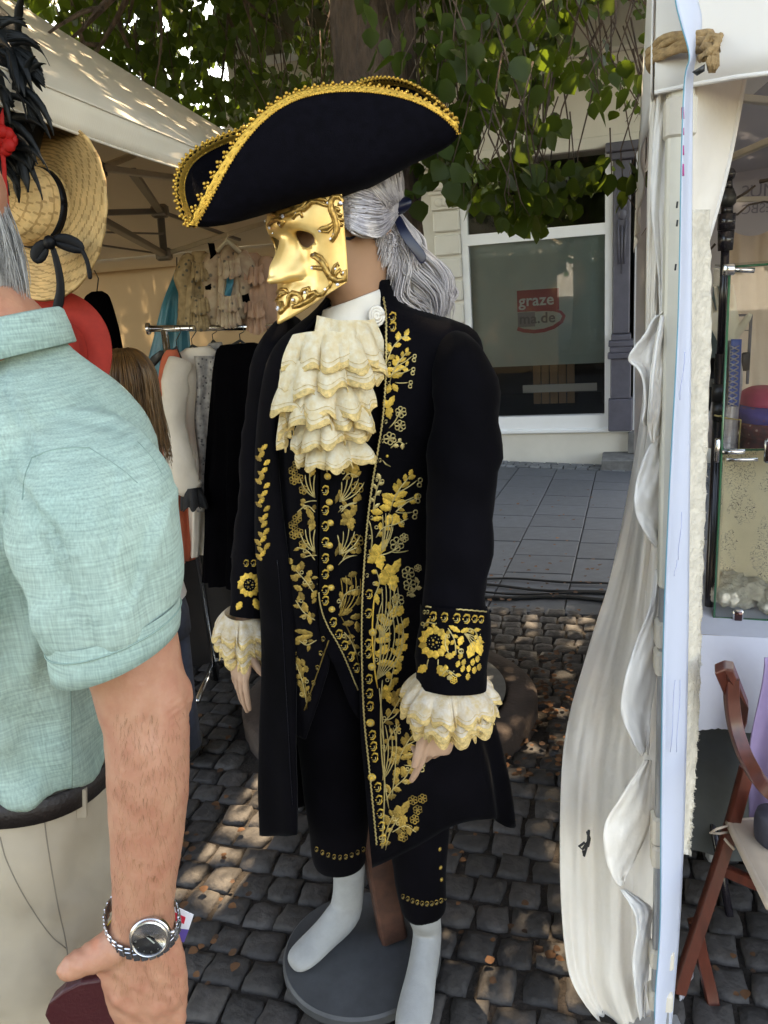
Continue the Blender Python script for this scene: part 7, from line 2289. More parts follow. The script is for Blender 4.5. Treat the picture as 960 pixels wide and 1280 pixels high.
# body: head, neck, arm and hand as one skin
def arm_hair():
    rnd = random.Random(8); b = MB(); s_ = bvh_of([mbody]); SURF['arm'] = s_
    for _ in range(900):
        x = rnd.uniform(142, 232); y = rnd.uniform(890, 1250)
        h = on('arm', x, y, 0)
        if h is None or h[0].y > .95: continue
        d = V3((rnd.uniform(-.5, .3), -.25, -1)).normalized(); L_ = rnd.uniform(.006, .013)
        b.tube([h[0], h[0] + d * L_ * .5 + h[1] * .0012, h[0] + d * L_ + h[1] * .0008], [.00012, .0001, .00005], 3, 0, False)
    b.build('arm_hair', M['blonde'], man, kind='stuff')
def man_body():
    mb = MB()
    Hd = [(470, -50, 66, .07), (430, -54, 60, .075), (400, -62, 52, .078), (375, -88, 30, .078), (352, -145, 6, .074), (335, -164, -6, .076), (315, -170, -6, .080), (290, -174, -2, .082), (262, -174, 2, .083), (235, -168, 0, .080), (205, -150, -12, .068), (188, -126, -34, .045), (180, -106, -56, .02)]
    mb.loft([mring(y, L_, R_, 1.07, b, 40, 0) for (y, L_, R_, b) in path(Hd, 3)])
    # nose and ears
    nz = at(-180, 312, 1.07); mb.tube([nz + V3((.03, 0, .05)), nz + V3((-.004, 0, .01)), nz + V3((-.012, 0, -.012)), nz + V3((.02, 0, -.022))], [.012, .014, .017, .012], 12)
    for s_ in (-1, 1):
        e = at(-84, 302, 1.07 + s_ * .084); mb.ball(e, .032, 14, 0, (.55, .28, 1.05))
    # arm: upper arm into elbow, forearm, wrist
    A = [(700, 70, 206, .885, .055), (770, 84, 214, .875, .054), (830, 108, 226, .868, .053), (850, 116, 231, .865, .052), (866, 120, 234.5, .862, .051), (888, 126, 235, .858, .050), (912, 132, 235, .853, .050), (950, 134, 235.5, .848, .050), (990, 136, 235, .843, .048), (1030, 138, 231, .838, .045), (1070, 140, 226, .834, .041), (1105, 141, 221, .83, .037), (1135, 140, 217, .827, .034), (1152, 139, 217, .825, .033)]
    rings = []
    for r_ in path(A, 3):
        q = mring(*r_, 40, .0025, 9)
        rings.append(q)
    # the elbow point
    mb.loft(rings)
    mb.ball(at(212, 868, .872), .034, 14, 0, (.85, .8, 1.1))
    # back of the hand, seen from outside: knuckles towards lower right
    P = [(1146, 139, 218, .826, .033), (1165, 134, 220, .824, .031), (1185, 124, 228, .822, .030), (1208, 116, 233, .820, .029), (1232, 120, 235, .818, .028), (1256, 128, 234, .818, .027), (1276, 134, 230, .820, .026), (1290, 138, 222, .822, .022)]
    mb.loft([mring(*r_, 36, .0012, 4) for r_ in path(P, 3)])
    # thumb
    T = [at(150, 1178, .815), at(126, 1192, .805), at(104, 1202, .797), at(86, 1211, .79), at(76, 1217, .788)]
    mb.tube(T, [.026, .0215, .0175, .0155, .010], 16)
    # fingers curl under round the wallet
    for k, (x, y, Y, w_) in enumerate(((150, 1258, .812, .0150), (172, 1272, .808, .0158), (197, 1272, .808, .0150), (219, 1262, .812, .0132))):
        p = at(x, y - 22, Y + .006); q = at(x + 1, y + 12, Y)
        v = (q - p).normalized(); inw = V3((-.25, .95, -.15)).normalized()
        pts = [p, lerp(p, q, .55), q]; d = v.copy()
        for s_ in range(5):
            d = (d * .62 + inw * .55 + V3((0, 0, .05 * s_))).normalized(); pts.append(pts[-1] + d * .0145)
        mb.tube(pts, [w_ * 1.02, w_ * 1.08, w_ * 1.04, w_, w_ * .95, w_ * .92, w_ * .88, w_ * .6], 14)
    # veins and tendons
    for pts in ([(160, 1178), (165, 1205), (163, 1235)], [(176, 1190), (186, 1215), (190, 1245)], [(200, 1190), (206, 1210), (214, 1240)], [(150, 1195), (152, 1215), (150, 1240)], [(176, 1190), (160, 1205)], [(186, 1215), (170, 1226)]):
        mb.tube([at(x, y, .7945 + .0006 * abs(x - 178) * .3) for (x, y) in pts], .0042, 8)
    o = mb.build('body', M['skin_arm'], man); remesh(o, .0034, 5)
    def f(p):
        q = proj(p)
        if q is None: return 0
        x, y = q
        a = .0010 * fbm((p.x * 40, p.y * 40, p.z * 30), 1.0)
        # elbow wrinkles and the hollow on the inner elbow
        a += .0007 * math.sin((y + x * .8) * .62) * math.exp(-((x - 225) / 14) ** 2 - ((y - 885) / 26) ** 2)
        a -= .005 * math.exp(-((x - 190) / 10) ** 2 - ((y - 905) / 40) ** 2)
        a += .0012 * math.sin((x - .9 * y) * .22) * smooth((y - 1160) / 20) * fbm((x * .03, y * .03, 2), 1) * 2
        for (kx, ky) in ((146, 1250), (168, 1262), (194, 1264), (217, 1252)): a += .004 * math.exp(-((x - kx) / 8) ** 2 - ((y - ky) / 9) ** 2)
        return a
    folds(o, f)
    return o
mbody = man_body()
arm_hair()
# facial features out at the left
m = MB(); nzp = at(-116, 340, 1.07)
m.ball(at(-164, 338, 1.07), .014, 10, 0, (.5, 1.8, .35)); m.build('mouth', M['coral'], man)
for s_ in (-1, 1):
    m = MB(); m.ball(at(-158, 290, 1.07 + s_ * .034), .012, 10, 0, (.8, 1, .8)); m.build('eye', M['crystal'], man)
# hair
m = MB()
def hg(u, v, t):
    a = lerp(-2.7, 2.7, u)         # round the head, 0 at the nape
    th = lerp(.05, 2.0, t)
    zc = at(-106, 277, 1.07); rx, ry, rz = .093, .090, .098
    p = zc + V3((rx * math.cos(a) * math.sin(th), ry * math.sin(a) * math.sin(th), rz * math.cos(th)))
    k = max(0, t - .62) / .38
    p += V3((.014 * k, 0, -.055 * k * (1 if abs(a) < 1.5 else .35) * (1 + .5 * math.sin(u * 40) * v)))
    return p + V3((math.cos(a), math.sin(a), .2)) * .012 * v
strands(m, hg, 1500, 17, .0011, 12, .008); m.build('hair', M['hair_grey'], man)
m = MB(); rings = [[hg(i / 30, .1, t / 12) for i in range(31)] for t in range(13)]
m.loft(rings, False); o = m.build('hair_mass', M['hair_grey'], man); solidify(o, .008, 0)
# trousers
def trousers():
    mb = MB()
    T = [(914, -106, 150, 1.06, .170), (940, -106, 152, 1.06, .174), (1010, -112, 155, 1.06, .180), (1160, -112, 160, 1.06, .186), (1230, -104, 158, 1.06, .182)]
    mb.loft([mring(*r_, 64, .004, 6, -.12, 2.9) for r_ in path(T, 4)])
    hx = X_of(20, MY, .8)
    for (Yl, dx) in ((.97, .02), (1.16, -.06)):
        cx = hx + dx
        rings = []
        for (z, a, b) in ((.78, .125, .10), (.68, .118, .095), (.5, .098, .088), (.42, .094, .084), (.25, .090, .08), (.09, .088, .08)):
            r_ = ell((cx - .0 * (1 - z), Yl, z + gz(cx, Yl)), a, b, 40)
            for v in r_:
                d = V3((v.x - cx, v.y - Yl, 0)).normalized(); v += d * .008 * fbm((v.x * 6, v.y * 6, v.z * 7), 1)
            rings.append(r_)
        mb.loft(rings)
    o = mb.build('trousers', M['chino'], man); remesh(o, .008, 5)
    def f(p):
        q = proj(p)
        if q is None: return 0
        x, y = q; a = .0045 * math.sin((x * .55 - y * .9) * .05 + 2 * fbm((x * .01, y * .01, 7), 1)) * smooth((y - 1030) / 60)
        a += .004 * math.sin((x + y * .6) * .055 + 1) * smooth((x - 60) / 40) * smooth((y - 1020) / 40)
        return a
    folds(o, f); return o
tro = trousers(); SURF['tro'] = bvh_of([tro])
for p in ([(0, 1046), (8, 1075), (30, 1120), (60, 1165), (82, 1185)],): seam(p, .0008, 'seam_c', 'tro', tro, 'pocket_seam')
seam([(54, 1014), (60, 1060), (72, 1130), (84, 1190), (88, 1270)], .0009, 'seam_c', 'tro', tro, 'side_seam')
for s_ in (-1, 1):
    m = MB(); x = X_of(20, MY, .1) + (.02 if s_ < 0 else -.06); Yl = .97 if s_ < 0 else 1.16
    rings = []
    for (dx, w_, h) in ((.11, .03, .05), (.10, .042, .075), (.04, .046, .085), (-.04, .046, .07), (-.12, .05, .05), (-.18, .044, .036), (-.205, .02, .02)):
        rings.append([V3((x + dx, Yl + w_ * math.cos(2*PI*i/20), gz(x, Yl) + .006 + max(0, h * .5 + h * .5 * math.sin(2*PI*i/20)))) for i in range(20)])
    m.loft(rings); o = m.build('shoe', M['leather'], man); subsurf(o, 1)
# belt and loops
def belt():
    m = MB(); rings = []
    for (y, g) in ((912, .003), (913, .009), (937, .009), (938, .003)):
        r_ = mring(y, -106, 151, 1.06, .172, 72, 0, 0, -.12, 2.9)
        c = sum(r_, V3()) / len(r_)
        rings.append([v + (v - c).normalized() * g for v in r_])
    # belt follows the waist line: higher towards the back
    m.loft(rings, True, (False, False)); o = m.build('belt', M['leather'], man); SURF['belt'] = bvh_of([o])
    b = MB()
    for px in (101,):
        V = []
        for (x, y) in ((px - 6, 988), (px + 6, 987), (px + 7, 1022), (px - 5, 1023)):
            h = next((q for q in (on('belt', px, yy, .004) for yy in range(960, 1060, 4)) if q), None) or (at(px, 1003, MY - .18), 0); d = ray(x, y); V.append(CP + d * ((h[0].y - CP.y - .002) / d.y))
        b.add(V + [v + V3((0, .006, 0)) for v in V], [(0, 1, 2, 3), (7, 6, 5, 4), (0, 4, 5, 1), (1, 5, 6, 2), (2, 6, 7, 3), (3, 7, 4, 0)])
    b.build('belt_loop', M['chino'], man, smooth_=False)
belt()
# shirt blouses over the belt at the back: a rolled edge
m = MB()
P = []
for t in range(0, 25):
    x = lerp(-20, 150, t / 24); y = 1012 - (x + 20) * .145 - 5 * math.sin(x * .06) - 2
    h = on('shirt', x, min(y - 8, 985), .0); 
    if h: 
        d = ray(x, y); P.append(CP + d * ((h[0].y - .004) / d.y))


# ------------------------------------------------------------------ watch
def watch():
    SURF['body'] = bvh_of([mbody])
    h = on('body', 189, 1166, .0); c = h[0]
    nrm_ = (V3((.12, -1, .20))).normalized()
    c = c + nrm_ * .006
    X = V3((1, 0, .03)); X = (X - nrm_ * X.dot(nrm_)).normalized(); Yv = nrm_.cross(X); ax = (X, Yv, nrm_)
    root = thing('wristwatch', 'steel wristwatch with black dial on the man left wrist', 'watch', c)
    m = MB(); m.disc(c - nrm_ * .004, ax, .0245, 48, 0, .010, .002)
    ring = [c + X * (.0212 * math.cos(2*PI*i/48)) + Yv * (.0212 * math.sin(2*PI*i/48)) + nrm_ * .0065 for i in range(49)]
    m.tube(ring, .0026, 8); m.build('case', M['steel'], root, sharp=35)
    m = MB(); m.disc(c + nrm_ * .0058, ax, .0198, 40, 0, .0004); m.build('dial', M['dial'], root, smooth_=False)
    for (a, L_, w_) in ((2.3, .012, .0011), (-.9, .008, .0014), (.8, .011, .0004)):
        m = MB(); m.sqbar(c + nrm_ * .0068, c + nrm_ * .0068 + (X * math.cos(a) + Yv * math.sin(a)) * L_, w_, .0005, nrm_); m.build('hand', M['lume'], root, smooth_=False)
    m = MB()
    for k in range(12):
        a = k * PI / 6; m.ball(c + nrm_ * .0066 + (X * math.cos(a) + Yv * math.sin(a)) * .0164, .0009 if k % 3 else .0015, 6, 0, (1, 1, .3), ax)
    m.build('hour_marks', M['lume'], root, kind='stuff')
    m = MB(); m.disc(c + nrm_ * .0085, ax, .0205, 40, 0, .0006); m.build('crystal', glass('watch_glass', (1, 1, 1), -.03), root)
    m = MB(); m.bar(c + X * .0245, c + X * .029, .003, n=10); m.build('crown', M['steel'], root)
    # bracelet links run round the wrist
    wz = at(178, 1150, .826); wc = V3((wz.x, .826, wz.z)); 
    n = 30
    for k in range(n):
        a = 2 * PI * k / n
        # ellipse of the wrist, tilted like the watch
        p = wc + V3((.0445 * math.sin(a), -.0385 * math.cos(a), -.018 * 1 * math.cos(a) * .9 - .010 * math.sin(a)))
        if (p - c).length < .025: continue
        t = V3((math.cos(a), math.sin(a), 0)); nn = V3((math.sin(a), -math.cos(a), 0)); zz = V3((0, 0, 1))
        m = MB(); m.box(p, .0084, .003, .017, (t, nn, zz), 0, .001)
        m.box(p + nn * .0006, .0078, .003, .007, (t, nn, zz), 0, .001)
        m.build('bracelet_link', M['steel'], root, smooth_=False)
watch()
# wallet in the hand and a small red and white printed card peeping out by the wrist
root = thing('wallet', 'dark maroon leather wallet held in the man fist', 'wallet', at(100, 1275, .80))
m = MB(); Vf = [at(132, 1224, .80), at(100, 1229, .795), at(78, 1240, .79), at(60, 1256, .785), at(55, 1270, .785), at(72, 1300, .785), at(140, 1325, .79), at(168, 1300, .80), at(150, 1250, .80)]
n = len(Vf); V = Vf + [v + V3((.004, .018, .004)) for v in Vf]
m.add(V, [tuple(range(n))[::-1], tuple(range(n, 2 * n))] + [(i, (i + 1) % n, n + (i + 1) % n, n + i) for i in range(n)]); o = m.build('leather_cover', M['maroon'], root, smooth_=False)
bv = o.modifiers.new('bevel', 'BEVEL'); bv.width = .003; bv.segments = 2; bv.limit_method = 'ANGLE'
M['card'] = mat('white_card', (.72, .74, .80), .5); M['card_red'] = mat('red_print', (.62, .02, .05), .5); M['card_blue'] = mat('violet_print', (.12, .08, .35), .5); M['card_yellow'] = mat('yellow_print', (.6, .4, .05), .5)
root = thing('printed_card', 'small white card with red print sticking out behind the wrist', 'card', at(226, 1150, .85))
def card(pts, Y, mt, nm, off=0, parent=None, th=.0012):
    V = [at(x, y, Y - off) for (x, y) in pts]; k = len(V); m = MB(); V2 = [v + V3((0, th, 0)) for v in V]
    m.add(V + V2, [tuple(range(k)), tuple(range(2 * k - 1, k - 1, -1))] + [(i, i + k, (i + 1) % k + k, (i + 1) % k) for i in range(k)]); return m.build(nm, mt, parent, smooth_=False)
card([(212, 1130), (242, 1144), (236, 1162), (218, 1160), (206, 1150)], .865, M['card'], 'card_face', 0, root)
card([(219, 1141), (232, 1147), (230, 1155), (217, 1150)], .865, M['card_red'], 'red_print', .0012, root, .0006)
card([(206, 1151), (219, 1160), (236, 1162), (230, 1178), (206, 1174)], .868, M['card_blue'], 'violet_edge', 0, root)
card([(118, 1180), (140, 1148), (146, 1150), (128, 1182)], .90, M['card_yellow'], 'yellow_corner', 0, root)
# ================================================================== THE RIGHT MARKET TENT
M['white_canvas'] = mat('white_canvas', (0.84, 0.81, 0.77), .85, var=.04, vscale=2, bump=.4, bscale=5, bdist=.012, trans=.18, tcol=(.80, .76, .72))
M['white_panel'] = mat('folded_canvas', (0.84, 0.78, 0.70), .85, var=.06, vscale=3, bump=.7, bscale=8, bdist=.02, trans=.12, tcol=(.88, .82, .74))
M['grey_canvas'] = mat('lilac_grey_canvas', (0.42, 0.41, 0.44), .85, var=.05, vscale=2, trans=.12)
M['beige_cloth'] = mat('beige_hanging', (0.68, 0.57, 0.48), .9, var=.06, vscale=4, trans=.2)
M['pole_w'] = mat('cream_lacquered_pole', (0.66, 0.62, 0.52), .45, var=.06, vscale=9)
M['pole_g'] = mat('grey_aluminium_pole', (0.36, 0.36, 0.36), .4, metal=.4, var=.12, vscale=12)
M['plastic_w'] = mat('blue_white_banner', (0.68, 0.72, 0.82), .35, var=.03, vscale=3, trans=.25, tcol=(.7, .78, .95))
M['fleece'] = mat('cream_fleece', (0.66, 0.60, 0.50), .95, var=.14, vscale=40, bump=1, bscale=90, bdist=.006)
M['rope'] = mat('brown_rope', (0.33, 0.21, 0.10), .9, var=.35, vscale=90, bump=1, bscale=220, bdist=.002)
M['tape'] = mat('webbing_tape', (0.62, 0.56, 0.47), .8, bump=.4, bscale=300)
PY = 1.42
root = thing('market_tent', 'white market tent at the right with tied-back side panel', 'tent', atz(826, 1292, 0))
# leg: cream upper tube, grey lower tube, square
pt = at(851, 78, PY); pm = at(838, 470, PY + .004); pl_ = at(833, 770, PY); pb = V3(atz(824, 1296, 0.01))
m = MB(); m.sqbar(pt, lerp(pt, pb, .46), .040, .036, V3((.2, 1, 0))); m.build('upper_leg', M['pole_w'], root, smooth_=False)
m = MB(); m.sqbar(lerp(pt, pb, .459), pb, .034, .030, V3((.2, 1, 0))); m.build('lower_leg', M['pole_g'], root, smooth_=False)
m = MB(); m.box(pb + V3((0, 0, .004)), .11, .09, .008, None, 0, .002); m.build('foot_plate', M['pole_g'], root, smooth_=False)
for (y0, y1, dx) in ((110, 150, 0), (678, 712, -4), (716, 748, -4), (942, 982, -6), (984, 1016, -6), (1142, 1172, -5), (1210, 1240, -4)):
    t0, t1 = (y0 - 78) / 1215, (y1 - 78) / 1215
    m = MB(); m.sqbar(lerp(pt, pb, t0), lerp(pt, pb, t1), .048, .044, V3((.2, 1, 0))); m.build('strap', M['tape'], root, smooth_=False)
# canopy corner: valance and roof, running right and nearer
def vpt(u, z, n=0.0): return V3((pt.x, pt.y, 0)) + UU * u + NN * n + V3((0, 0, z - .08 * n))
zt = at(880, 108, PY - .05).z
m = MB()
def Vf(s_, t):
    u = lerp(-.04, 3.0, s_)
    return vpt(u, zt + .30 * (1 - t) - .05 * s_ * t + .012 * math.sin(s_ * 30) * t, -.03 + .012 * math.sin(s_ * 26) * t + .10 * (1 - t) * -0.0)
m.grid(Vf, 50, 8); o = m.build('valance', M['white_canvas'], root); solidify(o, .003, 0)
m = MB(); m.tube([Vf(i / 50, 1.0) for i in range(51)], .004, 6); m.build('hem', M['white_canvas'], root)
m = MB()
def Vs(s_, t):
    n = lerp(-.03, 3.0, s_)
    return vpt(-.045, zt + .30 * (1 - t) + .02 * math.sin(s_ * 9) * t, n) + UU * (.008 * math.sin(s_ * 24) * t)
m.grid(Vs, 50, 6); o = m.build('valance', M['white_canvas'], root); solidify(o, .003, 0)
ap = vpt(1.5, zt + 1.35, 1.5)
cr = [vpt(-.04, zt + .30, -.03), vpt(3.0, zt + .30, -.03), vpt(3.0, zt + .30, 3.0), vpt(-.04, zt + .30, 3.0)]
for k in range(4):
    A, B = cr[k], cr[(k + 1) % 4]; m = MB()
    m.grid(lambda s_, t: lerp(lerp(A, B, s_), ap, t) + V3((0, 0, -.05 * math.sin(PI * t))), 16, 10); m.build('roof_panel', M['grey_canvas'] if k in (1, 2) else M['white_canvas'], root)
for (a, b_) in (((0.0, .02), (3.0, .02)), ):
    pass
def bar(p, q, w_=.03, mt='pole_w'):
    m = MB(); m.sqbar(p, q, w_, w_ * .7); m.build('truss_bar', M[mt], root, smooth_=False)
bar(at(905, 121, 2.3), at(1010, 131, 2.5), .026); bar(at(900, 203, 2.2), at(1000, 160, 2.0), .022); bar(at(895, 62, 1.9), at(1010, 20, 2.0), .022); bar(at(880, 250, 3.6), at(1010, 248, 3.6), .03)
for (u, n) in ((2.95, .03), (2.95, 2.95), (.02, 2.95)):
    m = MB(); p = vpt(u, zt + .1, n); m.sqbar(V3((p.x, p.y, gz(p.x, p.y))), p, .038, .038); m.build('leg', M['pole_w'], root, smooth_=False)
# back wall with the lettering showing through from behind
M['ghost'] = mat('show_through_print', (0.23, 0.22, 0.26), .85)
BWY = 3.9
bn = vpt(0, 0, 2.93)
def bw(u, z): 
    p = bn + UU * u; return V3((p.x, p.y, z))
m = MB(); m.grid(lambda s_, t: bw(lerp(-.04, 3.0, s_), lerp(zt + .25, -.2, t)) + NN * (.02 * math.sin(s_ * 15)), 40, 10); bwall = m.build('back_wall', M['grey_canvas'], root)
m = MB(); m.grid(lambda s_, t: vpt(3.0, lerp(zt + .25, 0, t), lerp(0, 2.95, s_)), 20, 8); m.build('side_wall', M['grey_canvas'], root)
def btext(s_, px, py, h):
    cu = bpy.data.curves.new('lettering', 'FONT'); cu.body = s_; cu.extrude = .001; cu.align_x = 'RIGHT'
    d = ray(px, py); n0 = (bn - NN * .06).dot(NN); t = (n0 - CP.dot(NN)) / d.dot(NN); p = CP + d * t
    cu.size = h * t / 1000 * 1.4
    o = bpy.data.objects.new('lettering', cu)
    rm = Matrix((-UU, V3((0, 0, 1)), NN)).transposed().to_4x4()
    o.matrix_world = Matrix.Translation(p) @ rm
    COL.objects.link(o); bpy.context.view_layer.update()
    me = bpy.data.meshes.new_from_object(o.evaluated_get(bpy.context.evaluated_depsgraph_get())); me.transform(Matrix.Translation(-WL[bwall.name]) @ o.matrix_world); bpy.data.objects.remove(o)
    me.materials.clear(); me.materials.append(M['ghost']); o = bpy.data.objects.new('lettering', me); link(o, bwall, WL[bwall.name])
btext('MUS', 926, 248, 13); btext('ESBC', 926, 268, 10)
# beige cloth hung inside
t = thing('beige_drape', 'beige drape hanging at the back of the white tent', 'drape', at(930, 560, 3.2))
m = MB()
def dr(s_, q):
    x = lerp(905, 1010, s_); y = lerp(283 + 12 * math.sin(PI * min(1, s_ * 1.6)), 580, q)
    return at(x, y, 3.3 + .012 * math.sin(s_ * 22 + q * 2) + .015 * fbm((s_ * 5, q * 4, 3), 1))
m.grid(dr, 70, 16); o = m.build('cloth', M['beige_cloth'], t); solidify(o, .003, 0)

# tied-back side panel: heavy folded canvas along the leg, spreading towards the ground
def panel(name, rows, mt, parent, nu=40, seed=0, fold=.02, nf=5):
    """rows: (py, left px, right px, Y left, Y right)"""
    m = MB(); rr = path(rows, 6)
    def P(s_, t):
        k = t * (len(rr) - 1); i = min(len(rr) - 2, int(k)); f = k - i
        a, b_ = rr[i], rr[i + 1]; y, xl, xr, Yl, Yr = [lerp(a[j], b_[j], f) for j in range(5)]
        Y = lerp(Yl, Yr, s_) + fold * math.sin(s_ * nf * PI + seed + .8 * math.sin(t * 5 + seed)) * (.5 + .5 * t) + (.010 if nu < 50 else .022) * fbm((s_ * 4 + seed + t * 2, t * 3.5, seed), 1) + (0 if nu < 50 else .007 * math.sin(s_ * 17 - t * 6 + 3 * fbm((s_ * 2, t * 3, 9), 1)) * (1 - t * .5))
        return at(lerp(xl, xr, s_), y + 6 * math.sin(s_ * 3 + seed) * t, Y)
    m.grid(P, nu, 90); o = m.build(name, mt, parent); solidify(o, .003, 0); return o
side = thing('side_curtain', 'off-white canvas curtain tied along the white tent leg and flaring to the ground', 'curtain', at(770, 1250, 1.45))
panel('curtain_panel', [(-60, 818, 852, 1.46, 1.46), (60, 820, 850, 1.46, 1.46), (150, 812, 846, 1.47, 1.46), (300, 809, 842, 1.47, 1.46), (390, 808, 838, 1.48, 1.46), (470, 806, 838, 1.49, 1.46), (560, 795, 834, 1.52, 1.46), (700, 768, 830, 1.58, 1.46), (800, 738, 830, 1.62, 1.46), (890, 712, 828, 1.62, 1.45), (960, 702, 828, 1.58, 1.45), (1080, 700, 828, 1.52, 1.44), (1180, 706, 826, 1.46, 1.42), (1230, 718, 822, 1.42, 1.40), (1275, 752, 822, 1.40, 1.38), (1300, 790, 822, 1.40, 1.38)], M['white_panel'], side, 60, 1, .022, 2.4)
panel('curtain_fold', [(100, 824, 842, 1.43, 1.44), (180, 816, 840, 1.43, 1.44), (260, 814, 838, 1.42, 1.44), (330, 822, 836, 1.43, 1.44), (400, 826, 836, 1.43, 1.44), (440, 832, 835, 1.44, 1.44)], M['white_canvas'], side, 16, 2, .004, 2)
# the knotted pouch of cloth at half height
def pouch():
    panel('gathered_pouch', [(390, 828, 838, 1.42, 1.43), (400, 816, 838, 1.41, 1.43), (418, 806, 838, 1.40, 1.43), (436, 793, 837, 1.395, 1.43), (452, 786, 837, 1.395, 1.43), (464, 797, 836, 1.395, 1.43), (480, 804, 836, 1.40, 1.43), (510, 806, 835, 1.40, 1.43), (532, 803, 833, 1.40, 1.43), (541, 810, 826, 1.41, 1.42)], M['white_canvas'], side, 24, 5, .012, 3.2)
    panel('pouch_fold', [(394, 826, 838, 1.39, 1.42), (420, 820, 838, 1.385, 1.42), (450, 815, 837, 1.38, 1.42), (490, 812, 836, 1.38, 1.42), (525, 810, 831, 1.385, 1.42), (548, 815, 821, 1.39, 1.41)], M['white_panel'], side, 14, 1, .007, 2.6)
    m = MB(); m.tube([at(828, 396, 1.378), at(821, 430, 1.372), at(816, 470, 1.37), at(812, 528, 1.375)], .0028, 6); m.build('seam', M['white_canvas'], side); return
    m = MB(); rings = []
    for (y, L_, R_, Yc, b) in path([(392, 818, 836, 1.42, .012), (398, 808, 838, 1.42, .03), (415, 803, 838, 1.415, .036), (436, 790, 837, 1.41, .04), (452, 785, 837, 1.41, .034), (466, 798, 836, 1.41, .034), (480, 806, 835, 1.41, .034), (510, 806, 834, 1.41, .028), (530, 802, 832, 1.41, .022), (540, 812, 826, 1.41, .008)], 4):
        rings.append(mring(y, L_, R_, Yc, b, 60, .022, 2))
    m.loft(rings); o = m.build('gathered_pouch', M['white_panel'], side); subsurf(o, 1)
    m = MB()
    P = []
    m.tube([at(836, 396, 1.385), at(826, 430, 1.37), at(820, 470, 1.37), at(816, 535, 1.375)], .003, 6); m.build('seam', M['white_canvas'], side)
    for (x, y, L_) in ((788, 452, 10),):
        pass
pouch()
# scalloped loops of the zipped edge between the straps
def loops(rows, nm, mt):
    return panel(nm, rows, mt, side, 12, 3, .006, 2)
loops([(540, 822, 836, 1.41, 1.43), (570, 806, 834, 1.40, 1.43), (610, 794, 832, 1.39, 1.43), (640, 794, 830, 1.39, 1.43), (665, 806, 828, 1.39, 1.42), (684, 820, 826, 1.40, 1.42)], 'edge_loop', M['white_canvas'])
loops([(712, 820, 828, 1.40, 1.42), (760, 812, 828, 1.39, 1.42), (800, 796, 826, 1.38, 1.42), (850, 780, 820, 1.37, 1.41), (890, 776, 814, 1.37, 1.41), (925, 790, 812, 1.37, 1.41), (945, 802, 810, 1.38, 1.41)], 'edge_loop', M['white_canvas'])
loops([(950, 806, 814, 1.38, 1.41), (990, 780, 814, 1.36, 1.40), (1030, 756, 812, 1.35, 1.40), (1070, 756, 796, 1.34, 1.39), (1100, 768, 782, 1.34, 1.38), (1108, 776, 780, 1.35, 1.38)], 'edge_loop', M['white_panel'])
loops([(1112, 776, 782, 1.35, 1.38), (1135, 790, 814, 1.34, 1.38), (1160, 796, 813, 1.33, 1.38), (1200, 790, 812, 1.33, 1.37), (1240, 794, 808, 1.33, 1.36), (1275, 800, 806, 1.33, 1.35)], 'edge_loop', M['white_canvas'])
# little dark cord bow on the curtain
m = MB(); c = lambda x, y: at(x, y, 1.405)
for pts in ([(736, 1038), (735, 1052), (728, 1062), (724, 1058), (731, 1053)], [(735, 1052), (730, 1070), (729, 1064)], [(734, 1040), (737, 1048), (735, 1058)]): m.tube([c(*p) for p in pts], .0028, 6)
tag(m.build('cord_bow', M['cable']), 'small dark cord bow knotted on the canvas curtain', 'cord')

# rope lashing at the top of the leg
root_r = thing('rope_lashing', 'frayed brown rope wound round the top of the tent leg', 'rope', at(850, 70, PY))
for k, (y0, y1) in enumerate(((66, 54), (74, 60), (62, 76), (80, 66), (56, 70))):
    m = MB(); pts = []
    for i in range(26):
        a = i / 25 * 2 * PI
        cc = at(849, lerp(y0, y1, .5 + .5 * math.sin(a)), PY); pts.append(cc + V3((.044 * math.cos(a) , -.062 * math.sin(a), .004 * math.sin(a * 3 + k))))
    m.tube(pts + [pts[0]], .0062, 8); m.build('rope_turn', M['rope'], root_r)
m = MB()
for k in range(5):
    pts = [at(878 + 6 * math.sin(k), 62 + 3 * k, PY - .08), at(888 + 3 * k, 44 + 4 * k, PY - .08), at(900 - 2 * k, 46 + 5 * k, PY - .09), at(893 - k * 3, 62 + 3 * k, PY - .09), at(880 + 2 * k, 56, PY - .08)]
    m.tube(pts, .0058, 8)
m.build('rope_knot', M['rope'], root_r)
m = MB()
for k in range(9): m.tube([at(886 + k * 1.5, 66, PY - .09), at(884 + k * 1.8, 78 + 2 * (k % 3), PY - .095), at(886 + k, 88 + 3 * (k % 2), PY - .09)], .0018, 5)
m.tube([at(895, 50, PY - .08), at(905, 40, PY), at(912, 30, PY + .02)], .005, 8)
m.build('frayed_end', M['rope'], root_r)
m = MB(); m.tube([at(873, 85, PY - .09), at(876, 92, PY - .09)], [.010, .006], 10); m.build('clamp', M['plastic'], root_r)

